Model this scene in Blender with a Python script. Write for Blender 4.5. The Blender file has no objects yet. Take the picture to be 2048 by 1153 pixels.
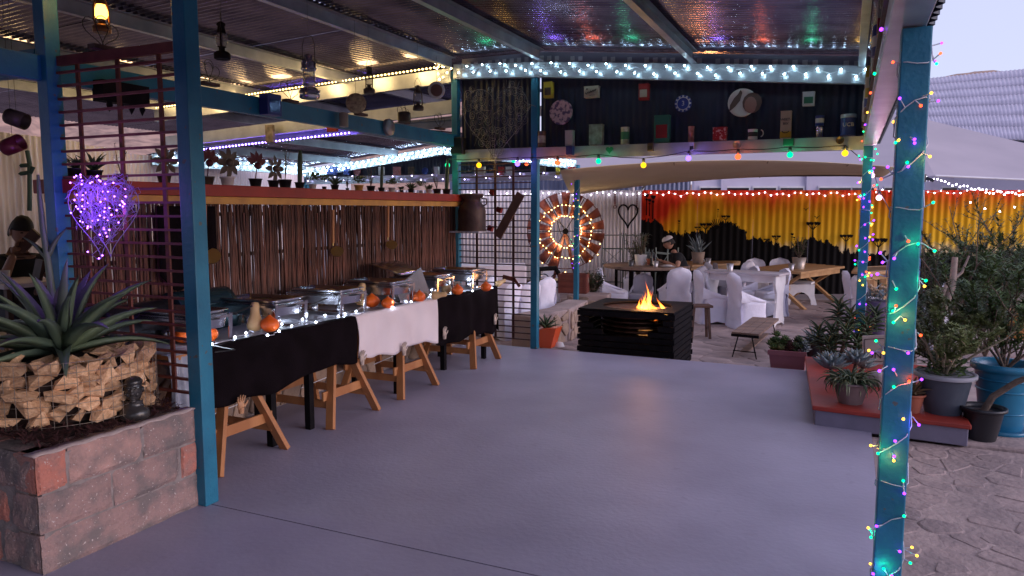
import bpy, bmesh, math, random
from mathutils import Vector, Matrix, noise
R = math.radians
rnd = random.Random(7)
scene = bpy.context.scene
C = scene.collection

# ---------------------------------------------------------------- camera
CAM_H, FOC, CXP, CYP = 1.65, 1480.0, 1024.0, 576.5
PITCH, YAW = R(6.0), R(24.4)
cam_d = bpy.data.cameras.new('camera'); cam = bpy.data.objects.new('camera', cam_d); C.objects.link(cam)
cam_d.sensor_width = 36; cam_d.lens = FOC / 2048 * 36; cam_d.clip_end = 600; cam_d.clip_start = 0.05
cam.location = (0, 0, CAM_H); cam.rotation_euler = (R(90) - PITCH, 0, YAW)
scene.camera = cam
# ---------------------------------------------------------------- dusk sky
SUN_EL, SUN_AZ = R(17), R(92)        # soft afterglow from the open right hand side, behind the viewer
w = bpy.data.worlds.new('World'); scene.world = w; w.use_nodes = True
nt = w.node_tree; nt.nodes.clear()
sky = nt.nodes.new('ShaderNodeTexSky'); sky.sky_type = 'NISHITA'; sky.sun_disc = False
sky.sun_elevation = R(4); sky.sun_rotation = SUN_AZ; sky.air_density = 1.0; sky.dust_density = 2.0; sky.ozone_density = 3.0
bg1 = nt.nodes.new('ShaderNodeBackground'); bg1.inputs[1].default_value = 0.13
bg2 = nt.nodes.new('ShaderNodeBackground'); bg2.inputs[0].default_value = (0.60, 0.57, 0.80, 1); bg2.inputs[1].default_value = 0.72
add = nt.nodes.new('ShaderNodeAddShader'); out = nt.nodes.new('ShaderNodeOutputWorld')
nt.links.new(sky.outputs[0], bg1.inputs[0]); nt.links.new(bg1.outputs[0], add.inputs[0]); nt.links.new(bg2.outputs[0], add.inputs[1])
nt.links.new(add.outputs[0], out.inputs[0])
sd = bpy.data.lights.new('sun', 'SUN'); sd.energy = 1.25; sd.angle = R(45); sd.color = (0.92, 0.82, 1.0)
sun = bpy.data.objects.new('sun', sd); C.objects.link(sun)
sdir = Vector((math.sin(SUN_AZ) * math.cos(SUN_EL), math.cos(SUN_AZ) * math.cos(SUN_EL), math.sin(SUN_EL)))
sun.rotation_euler = sdir.to_track_quat('Z', 'Y').to_euler()
scene.view_settings.view_transform = 'Standard'; scene.view_settings.look = 'None'
scene.view_settings.exposure = 0.48; scene.view_settings.gamma = 1
scene.view_settings.use_curve_mapping = False

# ---------------------------------------------------------------- survey helpers (photo pixel -> place)
_f = Vector((-math.sin(YAW) * math.cos(PITCH), math.cos(YAW) * math.cos(PITCH), -math.sin(PITCH)))
_r = Vector((math.cos(YAW), math.sin(YAW), 0)); _u = _r.cross(_f); _o = Vector((0, 0, CAM_H))
def ray(px, py): return _f * FOC + _r * (px - CXP) - _u * (py - CYP)
def G(px, py, z=0.0):
    r = ray(px, py); return _o + r * ((z - CAM_H) / r.z)
def PX(px, py, X):
    r = ray(px, py); return _o + r * (X / r.x)
def PY(px, py, Y):
    r = ray(px, py); return _o + r * (Y / r.y)
def AT(px, py, d):
    r = ray(px, py); return _o + r * (d / FOC)
PZ = -0.30                                     # level of the stone patio, two steps below the slab

# ---------------------------------------------------------------- mesh builder
class MB:
    def __init__(s): s.v = []; s.f = []; s.mi = []; s.m = 0; s.sm = []
    def add(s, vs, fs, smooth=False):
        o = len(s.v); s.v += [Vector(v) for v in vs]
        for f in fs: s.f.append([i + o for i in f]); s.mi.append(s.m); s.sm.append(smooth)
        return s
    def box(s, c, d, rz=0.0, M=None):
        c = Vector(c); x, y, z = d[0] / 2, d[1] / 2, d[2] / 2
        vs = [Vector((a * x, b * y, e * z)) for e in (-1, 1) for a, b in ((-1, -1), (1, -1), (1, 1), (-1, 1))]
        if M is not None: vs = [M @ v for v in vs]
        elif rz: m = Matrix.Rotation(rz, 3, 'Z'); vs = [m @ v for v in vs]
        return s.add([v + c for v in vs], [(3, 2, 1, 0), (4, 5, 6, 7), (0, 1, 5, 4), (1, 2, 6, 5), (2, 3, 7, 6), (3, 0, 4, 7)])
    def beam(s, a, b, w, h, up=(0, 0, 1)):
        a, b = Vector(a), Vector(b); t = (b - a).normalized(); u = Vector(up)
        if abs(t.dot(u)) > .95: u = Vector((1, 0, 0))
        sd = t.cross(u).normalized(); u = sd.cross(t)
        q = [sd * (i * w / 2) + u * (j * h / 2) for i, j in ((-1, -1), (1, -1), (1, 1), (-1, 1))]
        return s.add([a + k for k in q] + [b + k for k in q], [(3, 2, 1, 0), (4, 5, 6, 7), (0, 1, 5, 4), (1, 2, 6, 5), (2, 3, 7, 6), (3, 0, 4, 7)])
    def channel(s, a, b, h, w, t=0.006, side=1):
        # C section standing on edge: web and two flanges
        a, b = Vector(a), Vector(b); d = (b - a).normalized(); sd = d.cross(Vector((0, 0, 1))).normalized() * side; u = Vector((0, 0, 1))
        s.beam(a, b, t, h)
        for k in (-1, 1):
            o = u * (k * (h / 2 - t / 2)) + sd * (w / 2 + t/2); s.beam(a + o, b + o, w, t)
        return s
    def tube(s, pts, r, n=6, cap=True, closed=False):
        pts = [Vector(p) for p in pts]; N = len(pts); rr = r if isinstance(r, (list, tuple)) else [r] * N
        vs = []; up = None
        for i, p in enumerate(pts):
            if closed: t = pts[(i + 1) % N] - pts[i - 1]
            else: t = pts[min(i + 1, N - 1)] - pts[max(i - 1, 0)]
            t = t.normalized() if t.length > 1e-9 else Vector((0, 0, 1))
            if up is None: up = Vector((0, 0, 1)) if abs(t.z) < .9 else Vector((1, 0, 0))
            x = t.cross(up)
            if x.length < 1e-4: x = t.cross(Vector((0.3, 1, 0.2)))
            x.normalize(); y = x.cross(t); up = y
            for k in range(n):
                a = 2 * math.pi * k / n; vs.append(p + (x * math.cos(a) + y * math.sin(a)) * rr[i])
        fs = []
        M = N if closed else N - 1
        for i in range(M):
            j = (i + 1) % N
            for k in range(n):
                l = (k + 1) % n; fs.append((i * n + k, i * n + l, j * n + l, j * n + k))
        s.add(vs, fs, True)
        if cap and not closed:
            s.add([vs[k] for k in range(n)], [tuple(range(n))]); s.add([vs[(N - 1) * n + k] for k in range(n)], [tuple(reversed(range(n)))])
        return s
    def lathe(s, prof, c=(0, 0, 0), n=16, M=None, sx=1, sy=1):
        c = Vector(c); vs = []
        for r, z in prof:
            for k in range(n):
                a = 2 * math.pi * k / n; v = Vector((r * math.cos(a) * sx, r * math.sin(a) * sy, z)); vs.append((M @ v if M is not None else v) + c)
        fs = [(i * n + k, i * n + (k + 1) % n, (i + 1) * n + (k + 1) % n, (i + 1) * n + k) for i in range(len(prof) - 1) for k in range(n)]
        s.add(vs, fs, True)
        if prof[0][0] > 1e-4: s.add(vs[:n], [tuple(reversed(range(n)))])
        if prof[-1][0] > 1e-4: s.add(vs[-n:], [tuple(range(n))])
        return s
    def ball(s, c, r, n=10, m=7, M=None):
        r = r if isinstance(r, (tuple, list)) else (r, r, r)
        prof = [(max(1e-5, math.sin(math.pi * i / m)), -math.cos(math.pi * i / m)) for i in range(m + 1)]
        S = Matrix.Diagonal(r); 
        return s.lathe(prof, c, n, M=(M @ S if M is not None else S))
    def prism(s, out, M, d):
        n = len(out); a = [M @ Vector((x, y, -d / 2)) for x, y in out]; b = [M @ Vector((x, y, d / 2)) for x, y in out]
        return s.add(a + b, [tuple(reversed(range(n))), tuple(range(n, 2 * n))] + [(i, (i + 1) % n, n + (i + 1) % n, n + i) for i in range(n)])
    def grid(s, nu, nv, f, smooth=True, thick=None):
        vs = [f(u / nu, v / nv) for v in range(nv + 1) for u in range(nu + 1)]
        fs = [(v * (nu + 1) + u, v * (nu + 1) + u + 1, (v + 1) * (nu + 1) + u + 1, (v + 1) * (nu + 1) + u) for v in range(nv) for u in range(nu)]
        return s.add(vs, fs, smooth)
    def leaf(s, p, d, up, L, W, bend=0.3, n=3, fold=.15):
        p, d, up = Vector(p), Vector(d).normalized(), Vector(up)
        sd = d.cross(up); sd = sd.normalized() if sd.length > 1e-4 else Vector((1, 0, 0)); u = sd.cross(d)
        vs = []
        for i in range(n + 1):
            t = i / n; wd = W * (math.sin(math.pi * min(1, t * .85 + .15)) ** .8) / 2 if i < n else 0.001
            c = p + d * (L * t * (1 - .12 * abs(bend) * t)) - u * (bend * L * t * t)
            vs += [c - sd * wd + u * wd * fold, c - u * wd * fold, c + sd * wd + u * wd * fold]
        fs = []
        for i in range(n): a = i * 3; fs += [(a, a + 1, a + 4, a + 3), (a + 1, a + 2, a + 5, a + 4)]
        return s.add(vs, fs, True)
    def mesh(s, name, off=None):
        me = bpy.data.meshes.new(name)
        vs = [tuple(v - off) for v in s.v] if off is not None else [tuple(v) for v in s.v]
        me.from_pydata(vs, [], s.f); me.polygons.foreach_set('material_index', s.mi); me.polygons.foreach_set('use_smooth', s.sm); me.update()
        return me

def obj(name, mb, mat, parent=None, label=None, world=True, bevel=0, off=None, kind=None, solid=0):
    if isinstance(mb, MB):
        if off is None: off = parent_loc(parent) if (world and parent is not None) else None
        me = mb.mesh(name, off)
    else: me = mb
    if not me.materials:
        for m in (mat if isinstance(mat, (list, tuple)) else [mat]): me.materials.append(m)
    o = bpy.data.objects.new(name, me); C.objects.link(o)
    if parent is not None: o.parent = parent
    if label: o['label'] = label
    if kind: o['kind'] = kind
    if solid: md = o.modifiers.new('solid', 'SOLIDIFY'); md.thickness = solid; md.offset = 0
    if bevel: md = o.modifiers.new('bevel', 'BEVEL'); md.width = bevel; md.segments = 2; md.limit_method = 'ANGLE'
    return o
def parent_loc(p):
    l = Vector((0, 0, 0))
    while p is not None: l += p.location; p = p.parent
    return l
def thing(name, label, cat, loc=(0, 0, 0), rz=0, group=None):
    o = bpy.data.objects.new(name, None); C.objects.link(o); o.location = loc; o.rotation_euler = (0, 0, rz)
    o.empty_display_size = .1; o['label'] = label; o['category'] = cat
    if group: o['group'] = group
    return o
def solo(name, mb, mat, label, cat, loc=None, group=None, bevel=0, solid=0, kind=None):
    # one mesh thing given in place; its origin goes to loc
    if loc is None:
        xs = [v.x for v in mb.v]; ys = [v.y for v in mb.v]; loc = ((min(xs) + max(xs)) / 2, (min(ys) + max(ys)) / 2, min(v.z for v in mb.v))
    loc = Vector(loc); o = obj(name, mb, mat, off=loc, bevel=bevel, solid=solid); o.location = loc
    o['label'] = label; o['category'] = cat
    if group: o['group'] = group
    if kind: o['kind'] = kind
    return o
def struct(name, mb, mat, bevel=0):
    o = obj(name, mb, mat, bevel=bevel); o['kind'] = 'structure'; return o
KIDS = {}
def kids(o): return [c for c in C.objects if c.parent == o]
def dup(root, loc, rz=None, label=None, scale=None):
    def rec(o, par):
        c = o.copy(); C.objects.link(c)
        if par is not None: c.parent = par
        for k in KIDS.get(o.name, None) or KIDS.setdefault(o.name, kids(o)): rec(k, c)
        return c
    r = rec(root, None); r.location = loc
    if rz is not None: r.rotation_euler = (0, 0, rz)
    if label: r['label'] = label
    if scale: r.scale = scale
    return r

# ---------------------------------------------------------------- materials
MATS = {}
def mat(name, col, rough=.6, metal=0, col2=None, scale=8, bump=0, bscale=None, var=0, emit=0, spec=.5, detail=5, stretch=None, lo=.35, hi=.65, trans=0, alpha=1, ecol=None, coat=0, speck=None):
    if name in MATS: return MATS[name]
    m = bpy.data.materials.new(name); m.use_nodes = True; nt = m.node_tree; b = nt.nodes['Principled BSDF']
    b.inputs['Roughness'].default_value = rough; b.inputs['Metallic'].default_value = metal
    b.inputs['Specular IOR Level'].default_value = spec
    b.inputs['Transmission Weight'].default_value = trans; b.inputs['Alpha'].default_value = alpha; b.inputs['Coat Weight'].default_value = coat
    col = (*col, 1); src = None
    tc = nt.nodes.new('ShaderNodeTexCoord'); co = tc.outputs['Object']
    if stretch:
        mp = nt.nodes.new('ShaderNodeMapping'); mp.inputs['Scale'].default_value = stretch; nt.links.new(co, mp.inputs[0]); co = mp.outputs[0]
    if col2 is not None:
        nz = nt.nodes.new('ShaderNodeTexNoise'); nz.inputs['Scale'].default_value = scale; nz.inputs['Detail'].default_value = detail; nt.links.new(co, nz.inputs['Vector'])
        cr = nt.nodes.new('ShaderNodeValToRGB'); cr.color_ramp.elements[0].position = lo; cr.color_ramp.elements[1].position = hi
        cr.color_ramp.elements[0].color = col; cr.color_ramp.elements[1].color = (*col2, 1)
        nt.links.new(nz.outputs['Fac'], cr.inputs[0]); src = cr.outputs[0]
    if speck:
        ns = nt.nodes.new('ShaderNodeTexNoise'); ns.inputs['Scale'].default_value = 90 if len(speck) < 4 else speck[3]; ns.inputs['Detail'].default_value = 3; nt.links.new(co, ns.inputs['Vector'])
        m3 = nt.nodes.new('ShaderNodeMapRange'); m3.inputs[1].default_value = 1 - speck[0]; m3.inputs[2].default_value = 1 - speck[0] + speck[1]; nt.links.new(ns.outputs['Fac'], m3.inputs[0])
        m4 = nt.nodes.new('ShaderNodeMix'); m4.data_type = 'RGBA'; nt.links.new(m3.outputs[0], m4.inputs[0]); nt.links.new(src, m4.inputs[6]); m4.inputs[7].default_value = (*speck[2], 1); src = m4.outputs[2]
    if var:
        oi = nt.nodes.new('ShaderNodeObjectInfo'); mr = nt.nodes.new('ShaderNodeMapRange'); mr.inputs[3].default_value = 1 - var; mr.inputs[4].default_value = 1 + var
        nt.links.new(oi.outputs['Random'], mr.inputs[0])
        mx = nt.nodes.new('ShaderNodeVectorMath'); mx.operation = 'SCALE'
        if src is not None: nt.links.new(src, mx.inputs[0])
        else: mx.inputs[0].default_value = col[:3]
        nt.links.new(mr.outputs[0], mx.inputs['Scale']); src = mx.outputs[0]
    if src is not None: nt.links.new(src, b.inputs['Base Color'])
    else: b.inputs['Base Color'].default_value = col
    if bump:
        n2 = nt.nodes.new('ShaderNodeTexNoise'); n2.inputs['Scale'].default_value = bscale or scale * 4; n2.inputs['Detail'].default_value = 6; nt.links.new(co, n2.inputs['Vector'])
        bp = nt.nodes.new('ShaderNodeBump'); bp.inputs['Strength'].default_value = bump; bp.inputs['Distance'].default_value = .01
        nt.links.new(n2.outputs['Fac'], bp.inputs['Height']); nt.links.new(bp.outputs[0], b.inputs['Normal'])
    if emit: b.inputs['Emission Color'].default_value = (*(ecol or col[:3]), 1); b.inputs['Emission Strength'].default_value = emit
    MATS[name] = m; return m
def glow(name, col, s):
    if name in MATS: return MATS[name]
    m = bpy.data.materials.new(name); m.use_nodes = True; nt = m.node_tree; nt.nodes.clear()
    e = nt.nodes.new('ShaderNodeEmission'); e.inputs[0].default_value = (*col, 1); e.inputs[1].default_value = s
    o = nt.nodes.new('ShaderNodeOutputMaterial'); nt.links.new(e.outputs[0], o.inputs[0]); MATS[name] = m; return m

ZINC = mat('galvanised_steel', (.46, .49, .54), .36, .55, (.34, .36, .42), 5, bump=.12, bscale=30)
ROOFM = mat('zinc_roof_sheet', (.34, .31, .40), .19, .93, (.20, .18, .25), 3, bump=.10, bscale=14)
PURL = mat('purlin_steel', (.34, .36, .42), .42, .6, (.22, .24, .29), 4, bump=.1)
BLUEP = mat('blue_painted_steel', (.020, .19, .30), .45, 0, (.011, .125, .215), 5, bump=.25, bscale=45, detail=10, lo=.3, hi=.7, speck=(.315, .01, (.09, .11, .12), 16))
NAVY = mat('navy_sheet', (.010, .014, .032), .5, 0, (.014, .020, .045), 3)
RUST = mat('rusty_red_steel', (.17, .040, .026), .7, 0, (.10, .028, .020), 12, bump=.2)
REED = mat('dark_reed', (.15, .056, .036), .75, 0, (.055, .022, .015), 9, bump=.5, bscale=40, var=.5, stretch=(3, 3, .5))
FLOORM = mat('painted_floor', (.385, .355, .465), .50, 0, (.275, .25, .335), 1.1, bump=.2, bscale=30, spec=.45, detail=12, lo=.3, hi=.72, speck=(.36, .16, (.29, .265, .35), 9))
BLOCK = mat('split_face_block', (.40, .18, .13), .92, 0, (.17, .13, .12), 6, bump=1.0, bscale=55, var=.25)
MORTAR = mat('mortar', (.30, .25, .24), .95, 0, (.2, .17, .16), 20, bump=.6)
SOIL = mat('soil', (.05, .03, .025), .95, 0, (.03, .018, .015), 12, bump=1)
STONE = mat('patio_stone', (.46, .34, .31), .85, 0, (.24, .185, .18), 2.6, bump=1, bscale=26, var=.13, lo=.3, hi=.7, detail=10)
GROUT = mat('patio_grout', (.44, .33, .30), .9, 0, (.28, .215, .205), 3, bump=1, bscale=26, detail=10)
WALLSTONE = mat('wall_stone', (.42, .30, .22), .85, 0, (.27, .19, .15), 7, bump=.8, bscale=25, var=.28)
WOODY = mat('pine_wood', (.50, .22, .085), .6, 0, (.36, .14, .05), 7, bump=.25, stretch=(1, 1, .18))
WOODT = mat('tan_table_wood', (.52, .30, .13), .5, 0, (.38, .20, .08), 6, bump=.2, stretch=(.2, 1, 1))
WOODD = mat('dark_wood', (.10, .045, .03), .6, 0, (.06, .028, .02), 6, bump=.3)
WOODG = mat('weathered_wood', (.30, .19, .14), .75, 0, (.17, .11, .085), 8, bump=.4, stretch=(.25, 1, 1))
CLOTHW = mat('white_cloth', (.78, .68, .70), .9, 0, (.70, .60, .62), 3, bump=.25, bscale=160)
CLOTHB = mat('black_cloth', (.006, .004, .005), 1, 0, (.009, .006, .008), 6, bump=.3, bscale=120, spec=.05)
CLOTHG = mat('grey_table_cloth', (.34, .35, .40), .5, 0, (.25, .26, .31), 4, bump=.5, bscale=14)
COVER = mat('white_chair_cover', (.84, .82, .92), .8, 0, (.76, .74, .86), 3, bump=1, bscale=11)
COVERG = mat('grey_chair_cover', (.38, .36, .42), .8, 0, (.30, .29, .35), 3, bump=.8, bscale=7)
STEEL = mat('polished_steel', (.60, .60, .64), .22, 1, (.5, .5, .54), 8)
STEELD = mat('dark_steel', (.05, .055, .07), .35, .8)
BLACK = mat('black_metal', (.005, .004, .006), .7, 0, (.010, .008, .009), 8, bump=.3, spec=.12)
BLACKP = mat('black_plastic', (.014, .014, .018), .45)
PUMP = mat('pumpkin_skin', (.85, .15, .015), .42, 0, (.72, .10, .01), 9, bump=.2)
BUTT = mat('butternut_skin', (.66, .44, .22), .45, 0, (.56, .36, .17), 6)
GREEN1 = mat('agave_leaf', (.15, .21, .12), .5, 0, (.085, .13, .095), 4, stretch=(1, 1, .5))
GREEN2 = mat('leaf_green', (.12, .19, .05), .55, 0, (.06, .11, .035), 6)
GREEN3 = mat('jade_leaf', (.27, .31, .12), .5, 0, (.15, .19, .07), 9)
GREEN4 = mat('glaucous_leaf', (.28, .34, .36), .55, 0, (.17, .22, .24), 9)
GREEN5 = mat('dark_leaf', (.055, .092, .040), .55, 0, (.030, .055, .026), 9)
MAROON = mat('maroon_succulent', (.10, .035, .035), .7, 0, (.05, .02, .022), 14)
BARK = mat('bark', (.17, .12, .09), .85, 0, (.10, .07, .055), 20, bump=.6)
TERRA = mat('terracotta', (.42, .13, .075), .75, 0, (.34, .10, .06), 8)
WHITEP = mat('white_paint', (.72, .70, .72), .6, 0, (.62, .60, .63), 6)
GREYPOT = mat('grey_pot', (.075, .09, .12), .55, 0, (.05, .065, .09), 5, bump=.2)
BLUEPOT = mat('blue_glazed_pot', (.02, .19, .32), .3, 0, (.015, .14, .26), 5)
REDTOP = mat('red_painted_top', (.34, .035, .02), .55, 0, (.26, .028, .018), 5, bump=.15)
YELLOWP = mat('ochre_paint', (.66, .34, .07), .6, 0, (.45, .22, .06), 5)
BEDSIDE = mat('grey_painted_render', (.20, .18, .25), .8, 0, (.16, .145, .2), 4, bump=.3)
WIRE = mat('white_wire', (.55, .55, .62), .5)
WIRED = mat('dark_wire', (.02, .018, .02), .5, .5)
SKIN = mat('skin', (.42, .22, .15), .55)
SKIND = mat('skin_tan', (.30, .16, .11), .55)
HAIRD = mat('dark_hair', (.012, .008, .007), .7)
SHIRT = mat('black_shirt', (.010, .010, .013), .9, 0, (.016, .016, .02), 10)
CYANL = glow('cool_white_bulb', (.55, .86, 1.0), 60)
CYANL2 = glow('cool_white_bulb_far', (.60, .88, 1.0), 50)
WARML = glow('warm_white_bulb', (1.0, .72, .28), 34)
WARMR = glow('warm_rope_bulb', (1.0, .66, .22), 7)
WHITEL = glow('white_bulb', (.9, .85, 1.0), 16)
ICEL = glow('ice_led', (.70, .80, 1.0), 30)
VIOL = glow('violet_bulb', (.36, .10, 1.0), 11)
RGBY = [glow('fairy_purple', (.22, .03, 1.0), 5), glow('fairy_green', (.0, 1.0, .30), 2.6), glow('fairy_red', (1.0, .07, .02), 3.6), glow('fairy_amber', (1.0, .50, .05), 3.2), glow('fairy_white', (1, .8, .9), 4)]

def ico(r, sub=1):
    bm = bmesh.new(); bmesh.ops.create_icosphere(bm, subdivisions=sub, radius=r); me = bpy.data.meshes.new('bulb'); bm.to_mesh(me); bm.free()
    for p in me.polygons: p.use_smooth = True
    return me
_bm = {}
def bulb_mesh(m, r):
    k = (m.name, round(r, 4))
    if k not in _bm: me = ico(r); me.materials.append(m); _bm[k] = me
    return _bm[k]
def light_string(label, wires, bulbs, r=.009, wr=.0025, wm=None, name='fairy_lights', cat='fairy lights'):
    """wires: list of point lists, bulbs: list of (point, material) - one string of lights is one thing"""
    loc = Vector(wires[0][0]) if wires else Vector(bulbs[0][0])
    t = thing(name, label, cat, loc)
    if wires:
        mb = MB()
        for p in wires: mb.tube(p, wr, 4)
        obj('cable', mb, wm or WIRE, t)
    for p, m in bulbs[:300]:
        o = bpy.data.objects.new('bulb', bulb_mesh(m, r)); C.objects.link(o); o.parent = t; o.location = Vector(p) - loc
    return t
def lamp(par, p, col, e, r=.02):
    # the light that a lit bulb of this thing gives off
    d = bpy.data.lights.new('bulb_light', 'POINT'); d.energy = e; d.color = col; d.shadow_soft_size = r
    o = bpy.data.objects.new('bulb_light', d); C.objects.link(o); o.parent = par; o.location = Vector(p) - parent_loc(par); return o
def lerp(a, b, t): return Vector(a).lerp(Vector(b), t)
def along(pts, n):
    pts = [Vector(p) for p in pts]; L = [0]
    for a, b in zip(pts, pts[1:]): L.append(L[-1] + (b - a).length)
    res = []
    for i in range(n):
        s = L[-1] * i / max(1, n - 1); k = 0
        while k < len(L) - 2 and L[k + 1] < s: k += 1
        res.append(pts[k].lerp(pts[k + 1], (s - L[k]) / max(1e-6, L[k + 1] - L[k])))
    return res
def corrugated(p0, p1, z0, z1, pitch=.076, amp=.009, seg=6, dirv=None):
    """upright corrugated sheet from p0 to p1 (ground points), ribs vertical"""
    p0, p1 = Vector((p0[0], p0[1], 0)), Vector((p1[0], p1[1], 0)); L = (p1 - p0).length; d = (p1 - p0) / L; n = Vector((-d.y, d.x, 0)); N = int(L / pitch * seg)
    mb = MB()
    def f(u, v):
        s = u * L; return Vector((p0.x, p0.y, 0)) + d * s + n * (amp * math.sin(2 * math.pi * s / pitch)) + Vector((0, 0, z0 + (z1 - z0) * v))
    return mb.grid(N, 1, f)
def voronoi(x0, x1, y0, y1, s, seed=1, jit=.42, keep=None, sx=1.0):
    rg = random.Random(seed); nx = max(1, int((x1 - x0) / (s * sx))); ny = max(1, int((y1 - y0) / s)); dx = (x1 - x0) / nx; dy = (y1 - y0) / ny
    P = {(i, j): ((x0 + (i + .5 + rg.uniform(-jit, jit)) * dx), (y0 + (j + .5 + rg.uniform(-jit, jit)) * dy)) for i in range(-2, nx + 2) for j in range(-2, ny + 2)}
    cells = []
    for i in range(nx):
        for j in range(ny):
            px, py = P[(i, j)]
            if keep and not keep(px, py): continue
            poly = [(px - 2 * dx, py - 2 * dy), (px + 2 * dx, py - 2 * dy), (px + 2 * dx, py + 2 * dy), (px - 2 * dx, py + 2 * dy)]
            for a in range(-2, 3):
                for b in range(-2, 3):
                    if (a or b) and (i + a, j + b) in P:
                        qx, qy = P[(i + a, j + b)]; mx, my = (px + qx) / 2, (py + qy) / 2; nx_, ny_ = qx - px, qy - py
                        new = []
                        for k in range(len(poly)):
                            A, B = poly[k], poly[(k + 1) % len(poly)]
                            da = (A[0] - mx) * nx_ + (A[1] - my) * ny_; db = (B[0] - mx) * nx_ + (B[1] - my) * ny_
                            if da <= 0: new.append(A)
                            if (da < 0) != (db < 0) and abs(da - db) > 1e-12: t = da / (da - db); new.append((A[0] + (B[0] - A[0]) * t, A[1] + (B[1] - A[1]) * t))
                        poly = new
                        if len(poly) < 3: break
                if len(poly) < 3: break
            if len(poly) >= 3: cells.append(((px, py), [(min(max(x, x0), x1), min(max(y, y0), y1)) for x, y in poly]))
    return cells
def stone_piece(mb, c, poly, M, h, joint, rg, rough=.25):
    """one flat stone: outline shrunk by the joint, corners cut, sides and a chamfered face"""
    cx, cy = c; n = len(poly); o = []
    for k in range(n):
        A, B = poly[k], poly[(k + 1) % n]
        for t in (.18, .5, .82): o.append((A[0] + (B[0] - A[0]) * t, A[1] + (B[1] - A[1]) * t))
    out = []
    for x, y in o:
        dx, dy = x - cx, y - cy; L = math.hypot(dx, dy) or 1; q = max(.2, 1 - (joint + rg.uniform(0, joint * rough * 3)) / L); out.append((cx + dx * q, cy + dy * q))
    inn = [(cx + (x - cx) * .9, cy + (y - cy) * .9) for x, y in out]
    N = len(out); vs = [M @ Vector((x, y, -.01)) for x, y in out] + [M @ Vector((x, y, h * .7)) for x, y in out] + [M @ Vector((x, y, h)) for x, y in inn]
    fs = [tuple(range(2 * N, 3 * N))]
    for k in range(N):
        l = (k + 1) % N; fs += [(k, l, N + l, N + k), (N + k, N + l, 2 * N + l, 2 * N + k)]
    mb.add(vs, fs)
# ================================================================ setting
def RZ(x):
    P = [(-12, 3.06), (-4.4, 3.42), (-3.35, 3.42), (.32, 3.06), (2, 2.9)]
    for (a, za), (b, zb) in zip(P, P[1:]):
        if x <= b: return za + (zb - za) * (x - a) / (b - a)
    return 2.9
# wide ground sheet to the horizon
mb = MB(); mb.add([(-260, -60, -.42), (260, -60, -.42), (260, 300, -.42), (-260, 300, -.42)], [(0, 1, 2, 3)])
struct('ground', mb, mat('dry_earth', (.24, .17, .14), .95, 0, (.18, .13, .11), .6, bump=.4))
# painted slab in two pours with a saw cut between them
for nm, y0, y1 in (('slab', -9, 2.960), ('slab', 2.970, 8.12)):
    mb = MB(); mb.box((-6.0 + .11, (y0 + y1) / 2, -.16), (12.22, y1 - y0, .32)); struct(nm, mb, FLOORM)
mb = MB(); mb.box((-5.9, 2.965, -.16), (12.0, .009, .306)); struct('joint_filler', mb, BLACK)
# stone paved patio behind the slab and beside it
def paving(name, x0, x1, y0, y1, z, s, seed, big, keep=None, h=.022, sx=1.25, joint=.005):
    mb = MB(); mb.box(((x0 + x1) / 2, (y0 + y1) / 2, z - .045), (x1 - x0, y1 - y0, .09)); base = struct(name, mb, GROUT)
    cells = voronoi(x0, x1, y0, y1, s, seed, keep=keep, sx=sx); rg = random.Random(seed)
    cells.sort(key=lambda c: c[0][0] ** 2 + c[0][1] ** 2)
    rest = MB()
    for i, (c, poly) in enumerate(cells):
        M = Matrix.Translation((0, 0, z - .010)) @ Matrix.Rotation(rg.uniform(-.015, .015), 4, 'X'); hh = h * rg.uniform(.45, 1.0)
        cc = Vector((c[0], c[1], z))
        if i < big:
            m1 = MB(); stone_piece(m1, c, poly, Matrix.Translation((0, 0, z - .010)), hh, joint, rg); o = obj('stone', m1, STONE, off=cc); o.parent = base; o.location = cc
        else: stone_piece(rest, c, poly, Matrix.Translation((0, 0, z - .010)), hh, joint, rg)
    if rest.v: o = obj('small_stones', rest, STONE); o.parent = base; o['kind'] = 'stuff'
paving('patio', -7.0, 7.5, 8.135, 17.2, PZ, .30, 3, 300)
paving('side_patio', .225, 4.6, .2, 6.0, -.03, .125, 5, 300, h=.0165, sx=1.7, joint=.003)
mb = MB(); mb.box((2.75, 7.1, -.17), (3.9, 2.15, .34)); struct('paved_ledge', mb, GROUT, bevel=.02)
# ---------------------------------------------------------------- hills
def hill(name, az0, az1, d, prof, m, seed, depth=60):
    mb = MB(); n = 70
    def f(u, v):
        a = az0 + (az1 - az0) * u; dd = d + depth * v
        h = prof(u) * (math.sin(v * math.pi / 2) ** .8)
        h += (noise.noise((math.sin(a) * 9 + seed, math.cos(a) * 9, v * 4)) * 1.6 + noise.noise((a * 60, v * 22, seed)) * .5) * min(1, v * 4)
        return Vector((math.sin(a) * dd, math.cos(a) * dd, h - 1.2))
    mb.grid(n, 24, f); return struct(name, mb, m)
HILLM = mat('rubble_hill', (.46, .29, .215), .95, 0, (.25, .16, .125), 1.1, bump=1, bscale=2.5, lo=.38, hi=.62, detail=12)
hill('hill', R(-82), R(-28), 45, lambda u: 19 + 2 * math.sin(u * 9), HILLM, 3)
hill('distant_hill', R(-30), R(40), 150, lambda u: 6 + 29 * math.exp(-((u - .52) / .17) ** 2), HILLM, 8)

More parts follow.
